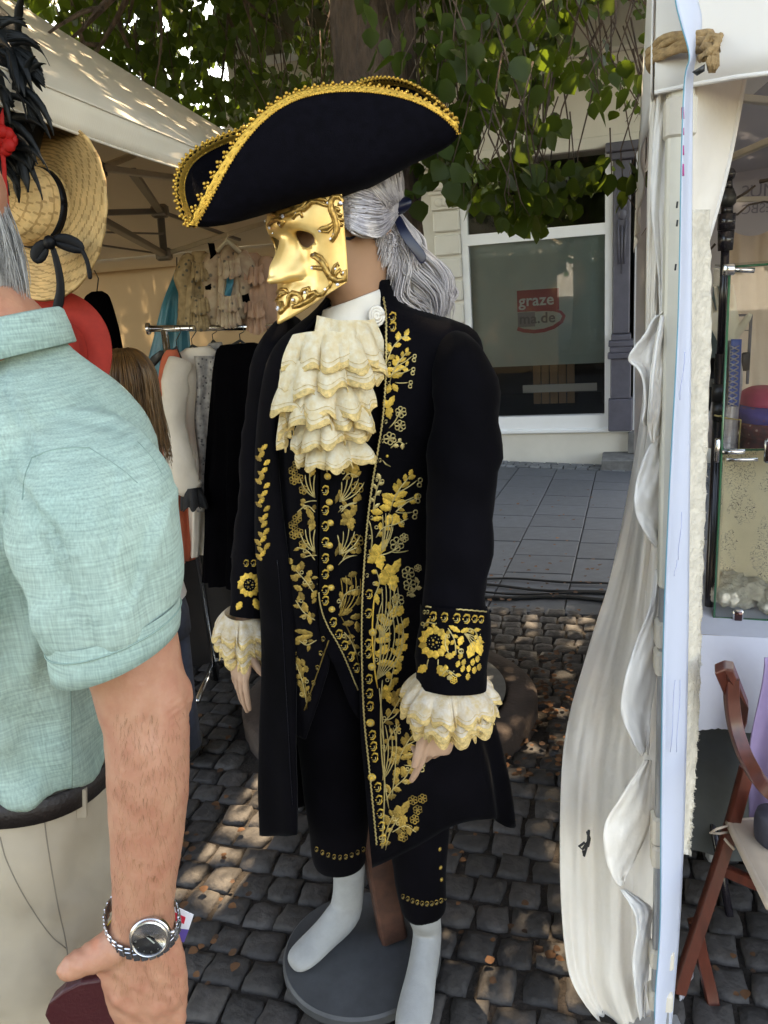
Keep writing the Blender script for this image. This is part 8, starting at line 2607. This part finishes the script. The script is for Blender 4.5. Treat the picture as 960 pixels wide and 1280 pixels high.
# long folded banner strip hanging on its edge, blue-white, and the fleece strip behind it
def strip(name, label, cat, rows, mt, w_fold=.01, nu=10, seed=0, thick=.002, fur=False):
    t = thing(name, label, cat, at((rows[-1][1] + rows[-1][2]) / 2, rows[-1][0], rows[-1][3]))
    m = MB(); rr = path(rows, 5)
    def P(s_, q):
        k = q * (len(rr) - 1); i = min(len(rr) - 2, int(k)); f = k - i; a, b_ = rr[i], rr[i + 1]
        y, xl, xr, Yl, Yr = [lerp(a[j], b_[j], f) for j in range(5)]
        e = (.8 * math.sin(y * .21 + seed) + .6 * math.sin(y * .53 + 2)) * s_ if fur else 0
        return at(lerp(xl, xr, s_) + e, y, lerp(Yl, Yr, s_) + w_fold * math.sin(s_ * 5 + q * 9 + seed))
    m.grid(P, nu, 110); o = m.build('cloth', mt, t); solidify(o, thick, 0)
    return t, P
t, P = strip('banner', 'narrow blue-white banner seen edge on, hanging the full height of the tent leg', 'banner', [(-60, 838, 858, 1.33, 1.36), (0, 845, 872, 1.33, 1.37), (30, 852, 877, 1.33, 1.37), (70, 862, 870, 1.33, 1.36), (100, 856, 866, 1.34, 1.37), (200, 852, 865, 1.34, 1.37), (400, 848, 864, 1.34, 1.37), (600, 838, 862, 1.33, 1.37), (800, 830, 860, 1.32, 1.37), (1000, 827, 856, 1.31, 1.36), (1150, 826, 850, 1.30, 1.35), (1240, 820, 843, 1.30, 1.34), (1300, 818, 838, 1.30, 1.34)], M['plastic_w'], .004, 8, 1)
M['banner_line'] = mat('banner_blue_line', (0.10, 0.32, 0.42), .5); M['banner_pink'] = mat('banner_magenta_print', (0.45, 0.03, 0.20), .5); M['banner_ink'] = mat('banner_pale_print', (0.42, 0.46, 0.66), .5)
m = MB(); m.tube([P(-.03, q / 80) for q in range(4, 78)], .0011, 5); m.build('edge_line', M['banner_line'], t)
for (y0, y1) in ((134, 150), (160, 172), (182, 196), (205, 222)):
    m = MB(); m.tube([at(853.5 + (y - y0) * .02, y, 1.338) for y in range(y0, y1, 3)], .0022, 5); m.build('magenta_print', M['banner_pink'], t)
for (x, y) in ((847, 275), (845, 330), (847, 252)):
    m = MB(); m.tube([at(x, y, 1.335), at(x - 1, y + 8, 1.334)], .0016, 5); m.build('eyelet_cord', M['plastic'], t)
m = MB()
for (x0, y0, x1, y1) in ((850, 850, 846, 940), (838, 940, 844, 850), (852, 640, 848, 700), (846, 700, 843, 720), (856, 440, 850, 500)):
    m.tube([at(lerp(x0, x1, i / 6) + math.sin(i) * .8, lerp(y0, y1, i / 6), 1.318) for i in range(7)], .0008, 4)
m.build('pale_print', M['banner_ink'], t, kind='stuff')
t, P = strip('fleece_strip', 'cream fleece strip with a ragged edge hanging beside the banner', 'curtain', [(262, 864, 886, 1.41, 1.44), (400, 863, 888, 1.40, 1.44), (600, 861, 881, 1.40, 1.44), (760, 859, 876, 1.39, 1.43), (900, 858, 872, 1.39, 1.42), (1000, 852, 866, 1.39, 1.42), (1055, 848, 862, 1.39, 1.42), (1068, 854, 860, 1.39, 1.42)], M['fleece'], .005, 12, 4, .005, True)
m = MB(); rnd = random.Random(4)
for _ in range(1500):
    q = rnd.uniform(.25, .98); p = P(rnd.uniform(.75, 1.0), q); m.tube([p, p + V3((rnd.uniform(0, .005), rnd.uniform(-.005, 0), rnd.uniform(-.006, .002)))], [.0009, .0004], 3, 0, False)
m.build('fleece_tufts', M['fleece'], t, kind='stuff')

t, P = strip('canvas_flap', 'pale canvas flap pulled back and clipped under the white tent roof', 'curtain', [(58, 915, 930, 1.50, 1.52), (70, 900, 934, 1.47, 1.52), (84, 880, 932, 1.45, 1.52), (110, 868, 928, 1.43, 1.51), (200, 864, 911, 1.43, 1.49), (270, 864, 893, 1.43, 1.47), (300, 864, 884, 1.43, 1.46)], M['white_panel'], .006, 12, 6, .003)
m = MB(); P2 = [P(1.0, i / 40) for i in range(41)]; m.tube(P2, .005, 8); m.build('rolled_edge', M['white_canvas'], t)
m = MB(); m.sqbar(at(934, 40, 1.5), at(928, 66, 1.5), .010, .014); m.sqbar(at(939, 46, 1.5), at(932, 68, 1.5), .006, .010); m.build('clip', M['rope'], t, smooth_=False)
# ------------------------------------------------------------------ black telescopic stand
def stand():
    Y = 1.95; g = lambda x, y: at(x, y, Y)
    root = thing('pole_stand', 'black telescopic pole stand with round knobs beside the glass case', 'stand', V3((g(880, 800).x, Y, gz(g(880, 800).x, Y))))
    top = g(911, 212); b = g(885, 800); foot = V3((b.x, Y, gz(b.x, Y) + .03))
    P = lambda y: lerp(top, b, (y - 212) / (800 - 212))
    m = MB(); m.tube([P(285), P(420)], .0095, 16); m.build('upper_tube', M['blacksteel'], root)
    m = MB(); m.tube([P(419), foot], .0125, 16); m.build('lower_tube', M['blacksteel'], root)
    m = MB(); m.ball(P(217), .0155, 18); m.tube([P(222), P(234)], [.0085, .011], 14); m.build('top_knob', M['blacksteel'], root)
    m = MB(); m.tube([P(232), P(240), P(248), P(252)], [.012, .019, .019, .012], 12); m.build('round_clamp', M['plastic'], root)
    m = MB(); m.tube([P(252), P(259)], .0135, 14); m.tube([P(259), P(277)], .0195, 16); m.tube([P(277.3), P(300)], [.0185, .0165], 16); m.build('sleeve_joint', M['blacksteel'], root)
    m = MB(); m.tube([P(455), P(477)], [.017, .017], 14); m.tube([P(477), P(500)], [.0145, .0135], 14); m.build('lock_collar', M['plastic'], root)
    m = MB(); m.tube([g(900, 250), g(893, 262), g(880, 282)], [.006, .010, .012], 10); m.build('wooden_arm', M['wood_light'], root)
    m = MB(); m.tube([g(884, 285), g(882, 294)], .012, 12); m.build('arm_joint', M['plastic'], root)
    for k in range(3):
        a = k * 2.1 + .4; m = MB(); m.tube([foot + V3((0, 0, .25)), foot + V3((.28 * math.cos(a), .28 * math.sin(a), -.015))], .010, 10); m.build('leg', M['blacksteel'], root)
    # bare twigs tied to it
    tg = thing('dry_twigs', 'dark bare twigs sticking out behind the black pole stand', 'twigs', g(925, 250))
    for pts, r_ in (([(905, 262), (920, 248), (934, 240), (944, 232)], .004), ([(905, 270), (922, 268), (936, 256), (955, 252), (975, 254)], .003), ([(900, 245), (892, 252)], .003), ([(895, 256), (886, 252)], .003), ([(908, 290), (918, 278)], .004), ([(950, 227), (960, 225), (985, 230)], .005), ([(894, 305), (884, 316)], .003)):
        m = MB(); m.tube([at(x, y, Y + .03) for x, y in pts], [r_ * (1 - .5 * i / len(pts)) for i in range(len(pts))], 6); m.build('twig', M['bark_dark'], tg)
M['blacksteel'] = mat('black_enamel', (0.012, 0.010, 0.014), .22, spec=.6)
M['wood_light'] = mat('varnished_wood', (0.36, 0.20, 0.08), .3, var=.2, vscale=20)
M['bark_dark'] = mat('dark_twig', (0.05, 0.035, 0.028), .8)
stand()

# ------------------------------------------------------------------ table with white cloth and the glass showcase on it
M['cloth_w'] = mat('white_tablecloth', (0.66, 0.67, 0.74), .85, var=.03, vscale=6, bump=.7, bscale=6, bdist=.01)
M['drape_g'] = mat('grey_blue_skirt', (0.06, 0.065, 0.065), .9, var=.15, vscale=9)
TZ = atz(893, 772, .74)           # corner of the case on the cloth
tz = TZ.z
root = thing('display_table', 'display table under a white scalloped cloth with a grey skirt', 'table', V3((TZ.x + .3, TZ.y + .2, 0)))
c0 = V3((TZ.x - .10, TZ.y - .07, tz))
def tp(u, n, z): return c0 + UU * u + NN * n + V3((0, 0, z))
m = MB(); m.box(tp(.75, .35, -.022), 1.5, .7, .03, BAX, 0, .004); m.build('table_top', M['wood_light'], root, smooth_=False)
for (u, n) in ((.10, .12), (1.4, .12), (.10, .6), (1.4, .6)):
    m = MB(); p = tp(u, n, -.03); m.sqbar(p, V3((p.x, p.y, gz(p.x, p.y))), .03, .03); m.build('leg', M['pole_g'], root, smooth_=False)
m = MB()
m.grid(lambda s_, t: tp(-.01 + 1.52 * s_, -.012 + .72 * t, .004 * fbm((s_ * 9, t * 5, 0), 1)), 40, 20)
def fr(s_, t):
    d = .235 + .012 * math.sin(s_ * 30) + .004 * abs(math.sin(s_ * 260))
    return tp(-.01 + 1.52 * s_, -.014 - .03 * math.sin(t * 1.5) - .014 * t * math.sin(s_ * 60 + 1), .002 - d * t)
m.grid(fr, 200, 10)
def lf(s_, t): return tp(-.012 - .02 * math.sin(t * 1.5) - .012 * t * math.sin(s_ * 22), -.014 + .72 * s_, .002 - .235 * t)
m.grid(lf, 60, 10); m.build('tablecloth', M['cloth_w'], root)
m = MB(); m.grid(lambda s_, t: tp(1.5 * s_, .045 + .012 * math.sin(s_ * 50), -.04 - (tz - .09) * t), 120, 6); m.grid(lambda s_, t: tp(.035 + .012 * math.sin(s_ * 30), .05 + .63 * s_, -.04 - (tz - .09) * t), 50, 6); m.build('table_skirt', M['drape_g'], root)
# showcase
M['showglass'] = glass('showcase_glass', (.985, .995, .985), 0.0)
M['glass_edge'] = mat('green_glass_edge', (0.03, 0.16, 0.08), .15, spec=.8)
case = thing('glass_showcase', 'glass showcase with green edges and chrome clamps on the white cloth', 'showcase', TZ)
CU = UU; CN = NN
def sc(u, n, z): return TZ + CU * u + CN * n + V3((0, 0, z))
Hs = (at(934, 335, TZ.y).z - tz)
z1 = (at(907, 563, TZ.y).z - tz)
Wd, Dp = .62, .34
def pane(a, b_, c_, d_, nm='glass_panel'):
    m = MB(); nn = (b_ - a).cross(d_ - a).normalized() * .003
    V = [a, b_, c_, d_]; m.add(V + [v + nn for v in V], [(0, 1, 2, 3), (7, 6, 5, 4), (0, 4, 5, 1), (1, 5, 6, 2), (2, 6, 7, 3), (3, 7, 4, 0)]); m.build(nm, M['showglass'], case, smooth_=False)
e = .002
pane(sc(0, 0, e), sc(Wd, 0, e), sc(Wd, 0, Hs), sc(0, 0, Hs)); pane(sc(-.002, Dp, e), sc(-.002, .004, e), sc(-.002, .004, Hs), sc(-.002, Dp, Hs)); pane(sc(Wd, .004, e), sc(Wd, Dp, e), sc(Wd, Dp, Hs), sc(Wd, .004, Hs))
pane(sc(0, 0, Hs + .004), sc(Wd, 0, Hs + .004), sc(Wd, Dp, Hs + .004), sc(0, Dp, Hs + .004), 'glass_lid'); pane(sc(.006, .008, z1), sc(Wd - .006, .008, z1), sc(Wd - .006, Dp, z1), sc(.006, Dp, z1), 'glass_shelf')
for (a, b_) in ((sc(-.001, -.001, 0), sc(-.001, -.001, Hs)), (sc(0, 0, 0), sc(Wd, 0, 0)), (sc(0, 0, Hs + .005), sc(Wd, 0, Hs + .005)), (sc(0, 0, Hs + .005), sc(0, Dp, Hs + .005)), (sc(.006, .006, z1), sc(Wd, .006, z1)), (sc(.006, .006, z1), sc(.006, Dp, z1)), (sc(0, 0, 0), sc(0, Dp, 0)), (sc(0, Dp, 0), sc(0, Dp, Hs))):
    m = MB(); m.bar(a, b_, .0028, n=6); m.build('glass_edge', M['glass_edge'], case)
def clamp(u, z, w_=.026, h=.044):
    m = MB(); p = sc(u, -.006, z)
    m.box(p, w_, .012, h, (CU, CN, V3((0, 0, 1))), 0, .005); m.build('chrome_clamp', M['chrome'], case)
    m = MB(); m.box(p + CN * -.0065, w_ * .7, .004, h * .82, (CU, CN, V3((0, 0, 1))), 0, .0015); m.build('clamp_face', M['clampface'], case)
M['clampface'] = mat('dark_mirror', (0.10, 0.05, 0.05), .1, metal=.8)
clamp(.105, z1, .026, .06); clamp(.055, .012, .026, .03); clamp(.42, z1, .026, .06); clamp(.10, Hs, .03, .03); clamp(.33, .012, .026, .03)
m = MB(); m.box(sc(-.004, -.006, Hs), .026, .016, .026, (CU, CN, V3((0, 0, 1))), 0, .003); m.tube([sc(.0, -.006, Hs), sc(.05, -.006, Hs - .006)], .006, 10); m.build('chrome_clamp', M['chrome'], case)
m = MB(); m.box(sc(-.010, .006, z1), .012, .02, .06, (CU, CN, V3((0, 0, 1))), 0, .003); m.tube([sc(.0, -.006, z1 - .002), sc(.05, -.006, z1 - .002)], .006, 10); m.tube([sc(.01, -.004, z1 - .022), sc(.08, -.004, z1 - .022)], .004, 8); m.build('chrome_clamp', M['chrome'], case)
# lower bay: script-printed parchment cloth and fleece
def script_mat():
    m = mat('script_cloth', (0.78, 0.68, 0.50), .9, var=.08, vscale=9)
    N, L = nodes(m); b = N['Principled BSDF']; tc = N.new('ShaderNodeTexCoord')
    mp = N.new('ShaderNodeMapping'); mp.inputs['Scale'].default_value = (46, 46, 60); L.new(tc.outputs['Object'], mp.inputs[0])
    n1 = N.new('ShaderNodeTexNoise'); n1.inputs['Scale'].default_value = 2.4; n1.inputs['Detail'].default_value = 2; L.new(mp.outputs[0], n1.inputs[0])
    a = N.new('ShaderNodeMath'); a.operation = 'SUBTRACT'; a.inputs[1].default_value = .5; L.new(n1.outputs[0], a.inputs[0])
    a2 = N.new('ShaderNodeMath'); a2.operation = 'ABSOLUTE'; L.new(a.outputs[0], a2.inputs[0])
    a3 = N.new('ShaderNodeMath'); a3.operation = 'LESS_THAN'; a3.inputs[1].default_value = .012; L.new(a2.outputs[0], a3.inputs[0])
    mp2 = N.new('ShaderNodeMapping'); mp2.inputs['Scale'].default_value = (9, 9, 4.5); L.new(tc.outputs['Object'], mp2.inputs[0])
    n2 = N.new('ShaderNodeTexNoise'); n2.inputs['Scale'].default_value = 1.5; L.new(mp2.outputs[0], n2.inputs[0])
    a4 = N.new('ShaderNodeMath'); a4.operation = 'GREATER_THAN'; a4.inputs[1].default_value = .50; L.new(n2.outputs[0], a4.inputs[0])
    a5 = N.new('ShaderNodeMath'); a5.operation = 'MULTIPLY'; L.new(a3.outputs[0], a5.inputs[0]); L.new(a4.outputs[0], a5.inputs[1])
    mx = N.new('ShaderNodeMix'); mx.data_type = 'RGBA'; L.new(a5.outputs[0], mx.inputs[0]); L.new(b.inputs['Base Color'].links[0].from_socket, mx.inputs[6]); mx.inputs[7].default_value = (.05, .03, .06, 1)
    L.new(mx.outputs[2], b.inputs['Base Color']); return m
M['script'] = script_mat()
t = thing('script_cloth', 'cream cloth with handwritten script draped in the lower bay of the showcase', 'cloth', sc(.3, .2, .02))
m = MB(); m.grid(lambda s_, q: sc(.012 + .60 * s_, .14 - .06 * q + .014 * math.sin(s_ * 20 + q), lerp(z1 - .012, .05, q)), 60, 20); o = m.build('cloth', M['script'], t); solidify(o, .002, 0)
m = MB(); m.grid(lambda s_, q: sc(.006, lerp(.02, .33, s_), lerp(z1 - .03, .06, q)) + CU * (.006 * math.sin(s_ * 18)), 24, 12); o = m.build('side_cloth', M['script'], t); solidify(o, .002, 0)
t = thing('fleece_bundle', 'soft cream wool fleece lying on the showcase floor', 'fleece', sc(.25, .05, .004))
m = MB(); rnd = random.Random(9)
for k in range(26):
    m.ball(sc(.03 + .56 * rnd.random(), .03 + .07 * rnd.random(), .028 + .05 * rnd.random()), rnd.uniform(.026, .042), 12, 0, (1.3, 1, .8))
o = m.build('fleece', M['fleece'], t); remesh(o, .005, 4); folds(o, lambda p: .007 * fbm((p.x * 60, p.y * 60, p.z * 60), 1))
# upper bay: display hand in a silver glove with blue lacing, scarves, small frame
M['hand_w'] = mat('ivory_hand', (0.70, 0.62, 0.48), .4); M['glove'] = mat('silver_satin', (0.36, 0.34, 0.38), .3, metal=.3, var=.2, vscale=20, bump=.6, bscale=60, stretch=(1, 1, 3)); M['blue_lace'] = mat('royal_blue_satin', (0.02, 0.08, 0.34), .4)
t = thing('display_hand', 'ivory display hand wearing a silver glove with blue lacing', 'display hand', sc(.03, .12, z1))
P = []
hy = TZ.y + .10
rows = [(512, 891, 920, .05), (480, 897, 925, .045), (455, 899, 924, .040), (425, 899, 921, .035)]
m = MB(); m.loft([mring(y, L_, R_, hy, b, 32, .001) for (y, L_, R_, b) in path([(558, 886, 918, hy, .05)[:3] + (.05,)] + rows, 4)]); m.build('glove', M['glove'], t)
hand('hand', at(910, 428, hy), at(902, 375, hy) - at(910, 428, hy), V3((.9, -.4, 0)), V3((-.5, -.85, 0)), [6, 8, 9, 10], M['hand_w'], t, .80)
m = MB(); m.grid(lambda s_, q: at(lerp(914, 927, s_) - 4 * q, lerp(424, 508, q), hy - .052), 3, 14); o = m.build('lacing_panel', M['blue_lace'], t); solidify(o, .003, 0)
m = MB()
for k in range(11):
    y = 432 + k * 7; m.tube([at(912 - k * .3, y, hy - .056), at(924 - k * .3, y + 6, hy - .056)], .0018, 5); m.tube([at(924 - k * .3, y, hy - .056), at(912 - k * .3, y + 6, hy - .056)], .0018, 5)
m.build('lacing', M['glove'], t)
M['rose'] = mat('rose_silk', (0.45, 0.04, 0.10), .45, var=.2, vscale=9); M['royal'] = brocade('blue_rose_brocade', (0.03, 0.03, 0.20), (0.05, 0.04, 0.24), (0.25, 0.05, 0.03), 30); M['darkred'] = brocade('red_bead_brocade', (0.16, 0.03, 0.03), (0.06, 0.02, 0.03), (0.35, 0.22, 0.18), 50)
def heap(name, label, rows, Y, b, mt, parent=None):
    t = thing(name, label, 'scarf', at((rows[-1][1] + rows[-1][2]) / 2, rows[-1][0], Y)); m = MB(); m.loft([mring(y, L_, R_, Y, b * q, 40, .012, 5) for (y, L_, R_, q) in path(rows, 4)]); o = m.build('folded_cloth', mt, t); subsurf(o, 1); return t
heap('rose_scarf', 'rose pink silk scarf heaped at the top of the pile in the case', [(483, 945, 965, .3), (490, 936, 985, .8), (500, 932, 992, 1), (508, 932, 995, .9)], TZ.y + .16, .08, M['rose'])
heap('blue_scarf', 'royal blue patterned scarf under the pink one', [(505, 922, 995, .6), (512, 920, 1000, 1), (525, 924, 1000, 1), (534, 930, 1000, .6)], TZ.y + .14, .085, M['royal'])
heap('beaded_scarf', 'dark red beaded cloth at the bottom of the pile in the case', [(524, 926, 1000, .7), (532, 926, 1000, 1), (545, 930, 1000, 1), (553, 938, 1000, .7)], TZ.y + .12, .08, M['darkred'])
t = thing('wire_frame', 'small brass wire display frame standing in the showcase', 'frame', sc(.05, .05, z1))
m = MB(); m.tube([at(893, 519, TZ.y + .05), at(910, 523, TZ.y + .05), at(926, 525, TZ.y + .05), at(923, 560, TZ.y + .05)], .0022, 6); m.build('wire', M['gold_pale'], t)
t = thing('dark_picture_frame', 'thin dark metal frame on a post behind the display hand', 'frame', sc(.1, .3, z1))
m = MB(); Y = TZ.y + .3; m.sqbar(at(921, 394, Y), at(940, 394, Y), .006, .006); m.sqbar(at(939, 393, Y), at(934, 480, Y), .008, .006); m.sqbar(at(922, 413, Y), at(936, 413, Y), .002, .002); m.build('rod', M['iron'], t, smooth_=False)
m = MB(); m.box(at(932, 452, Y - .01), .022, .01, .05, None, 0, .003); m.build('hanging_tag', M['leather'], t)

# ------------------------------------------------------------------ folding chair, its cushion, a lilac cloth over it
M['mahogany'] = mat('mahogany', (0.085, 0.018, 0.010), .38, var=.3, vscale=12, stretch=(4, 4, .6), coat=.15)
CY = 1.42
chair = thing('folding_chair', 'mahogany folding chair with curved back post at the right edge', 'chair', V3((.83, 1.5, 0)))
def plank(pts, w_, th, nm, side=V3((0, -1, 0))):
    """bent wooden slat: pts (px, py, Y)"""
    P = [at(*p) for p in pts]; m = MB(); rings = []
    tab = [(i, *p) for i, p in enumerate(P)]; n = (len(P) - 1) * 8
    for i in range(n + 1):
        k = (len(P) - 1) * i / n; p = V3(interp(tab, k)); q = V3(interp(tab, min(len(P) - 1, k + .05))) - V3(interp(tab, max(0, k - .05))); q.normalize()
        s_ = (side - q * side.dot(q)).normalized(); a = q.cross(s_)
        ww = w_ if not isinstance(w_, (list, tuple)) else lerp(w_[0], w_[1], i / n)
        rings.append([p + a * (x * ww / 2) + s_ * (y * th / 2) for (x, y) in ((-1, -.7), (-.85, -1), (.85, -1), (1, -.7), (1, .7), (.85, 1), (-.85, 1), (-1, .7))])
    m.loft(rings); return m.build(nm, M['mahogany'], chair, sharp=50)
plank([(914, 849, 1.36), (915, 880, 1.355), (921, 915, 1.34), (935, 952, 1.30), (958, 985, 1.24), (1000, 1015, 1.18)], .026, .020, 'curved_back_post')
# top rail: broad board seen from its end
m = MB(); A = [at(893, 842, 1.33), at(906, 836.5, 1.34), at(917, 838, 1.35), at(936, 887, 1.36), at(934, 905, 1.40), at(930, 915, 1.42), at(922, 900, 1.40), at(906, 872, 1.36)]
n = len(A); off = V3((.012, .030, .004)); m.add(A + [v + off for v in A], [tuple(range(n)), tuple(range(2 * n - 1, n - 1, -1))] + [(i, i + n, (i + 1) % n + n, (i + 1) % n) for i in range(n)]); o = m.build('top_rail', M['mahogany'], chair, smooth_=False)
bv = o.modifiers.new('bevel', 'BEVEL'); bv.width = .003; bv.segments = 2
plank([(934, 960, 1.52), (915, 1030, 1.50), (890, 1110, 1.46), (862, 1195, 1.42), (848, 1240, 1.40)], .030, .022, 'front_leg')
plank([(868, 1150, 1.47), (876, 1190, 1.46), (888, 1240, 1.44), (900, 1300, 1.40)], .028, .022, 'rear_leg')
plank([(900, 1085, 1.48), (960, 1110, 1.42), (1040, 1140, 1.35)], .026, .02, 'seat_rail')
plank([(1060, 960, 1.62), (1040, 1060, 1.58), (1010, 1160, 1.5), (985, 1270, 1.42)], .030, .022, 'front_leg')
M['cushion'] = mat('beige_cushion', (0.46, 0.36, 0.27), .9, var=.06, vscale=10, bump=.5, bscale=9, bdist=.008)
t = thing('seat_cushion', 'beige seat cushion with tie tapes on the folding chair', 'cushion', at(950, 1060, 1.4))
def cu(s_, q, top):
    # top sheet of a thin padded seat
    a = lerp(at(911, 1026, 1.50), at(962, 1130, 1.22), q); b_ = lerp(at(1010, 1018, 1.62), at(1080, 1100, 1.34), q)
    p = lerp(a, b_, s_); h = .013 * (max(0, math.sin(PI * s_)) * max(0, math.sin(PI * q))) ** .35
    return p + V3((0, 0, h if top else -.012 - h * .4))
m = MB(); m.grid(lambda s_, q: cu(s_, q, True), 20, 20); m.grid(lambda s_, q: cu(1 - s_, q, False), 20, 20)
edge = [cu(0, i / 20, True) for i in range(21)] + [cu(i / 20, 1, True) for i in range(21)] + [cu(1, 1 - i / 20, True) for i in range(21)] + [cu(1 - i / 20, 0, True) for i in range(21)]
m.tube([p + V3((0, 0, -.006)) for p in edge], .0085, 8); m.build('padding', M['cushion'], t)
m = MB(); m.tube([at(912, 1040, 1.48), at(898, 1042, 1.46), at(888, 1041, 1.455), at(896, 1036, 1.455), at(910, 1032, 1.48)], .0028, 6); m.tube([at(905, 1048, 1.46), at(912, 1056, 1.45), at(918, 1062, 1.44)], .003, 6); m.build('tie_tape', M['cushion'], t)
M['lilac'] = mat('lilac_cloth', (0.36, 0.27, 0.46), .8, var=.06, vscale=6, bump=.6, bscale=7, bdist=.01, trans=.15)
t = thing('lilac_cloth', 'lilac cloth hanging over the back of the folding chair', 'cloth', at(970, 1030, 1.50))
m = MB(); m.grid(lambda s_, q: at(lerp(lerp(956, 936, smooth(q * 1.6)), 1040, s_) , lerp(822, 1030, q), 1.56 + .022 * math.sin(s_ * 9 + q * 2)), 40, 24); o = m.build('cloth', M['lilac'], t); solidify(o, .003, 0)
t = thing('cloth_bag', 'dark grey bag hanging under the chair back beside the cushion', 'bag', at(965, 1090, 1.36))
M['bag'] = mat('dark_slate_bag', (0.035, 0.035, 0.05), .6, var=.2, vscale=14)
m = MB(); m.loft([mring(y, L_, R_, 1.42, b, 32, .006, 2) for (y, L_, R_, b) in path([(1015, 948, 985, .03), (1030, 946, 1000, .05), (1055, 947, 1008, .06), (1075, 955, 1000, .05), (1086, 965, 990, .02)], 3)]); m.build('bag_body', M['bag'], t)
# grey-white drape foot behind the chair
t = thing('plastic_crate_lid', 'pale translucent sheet leaning low behind the banner foot', 'sheet', at(860, 1270, 1.5))
m = MB(); m.grid(lambda s_, q: at(lerp(848, 866, s_) + 4 * q, lerp(1215, 1300, q), 1.44 + .06 * s_), 6, 8); o = m.build('sheet', M['grey_canvas'], t); solidify(o, .003, 0)
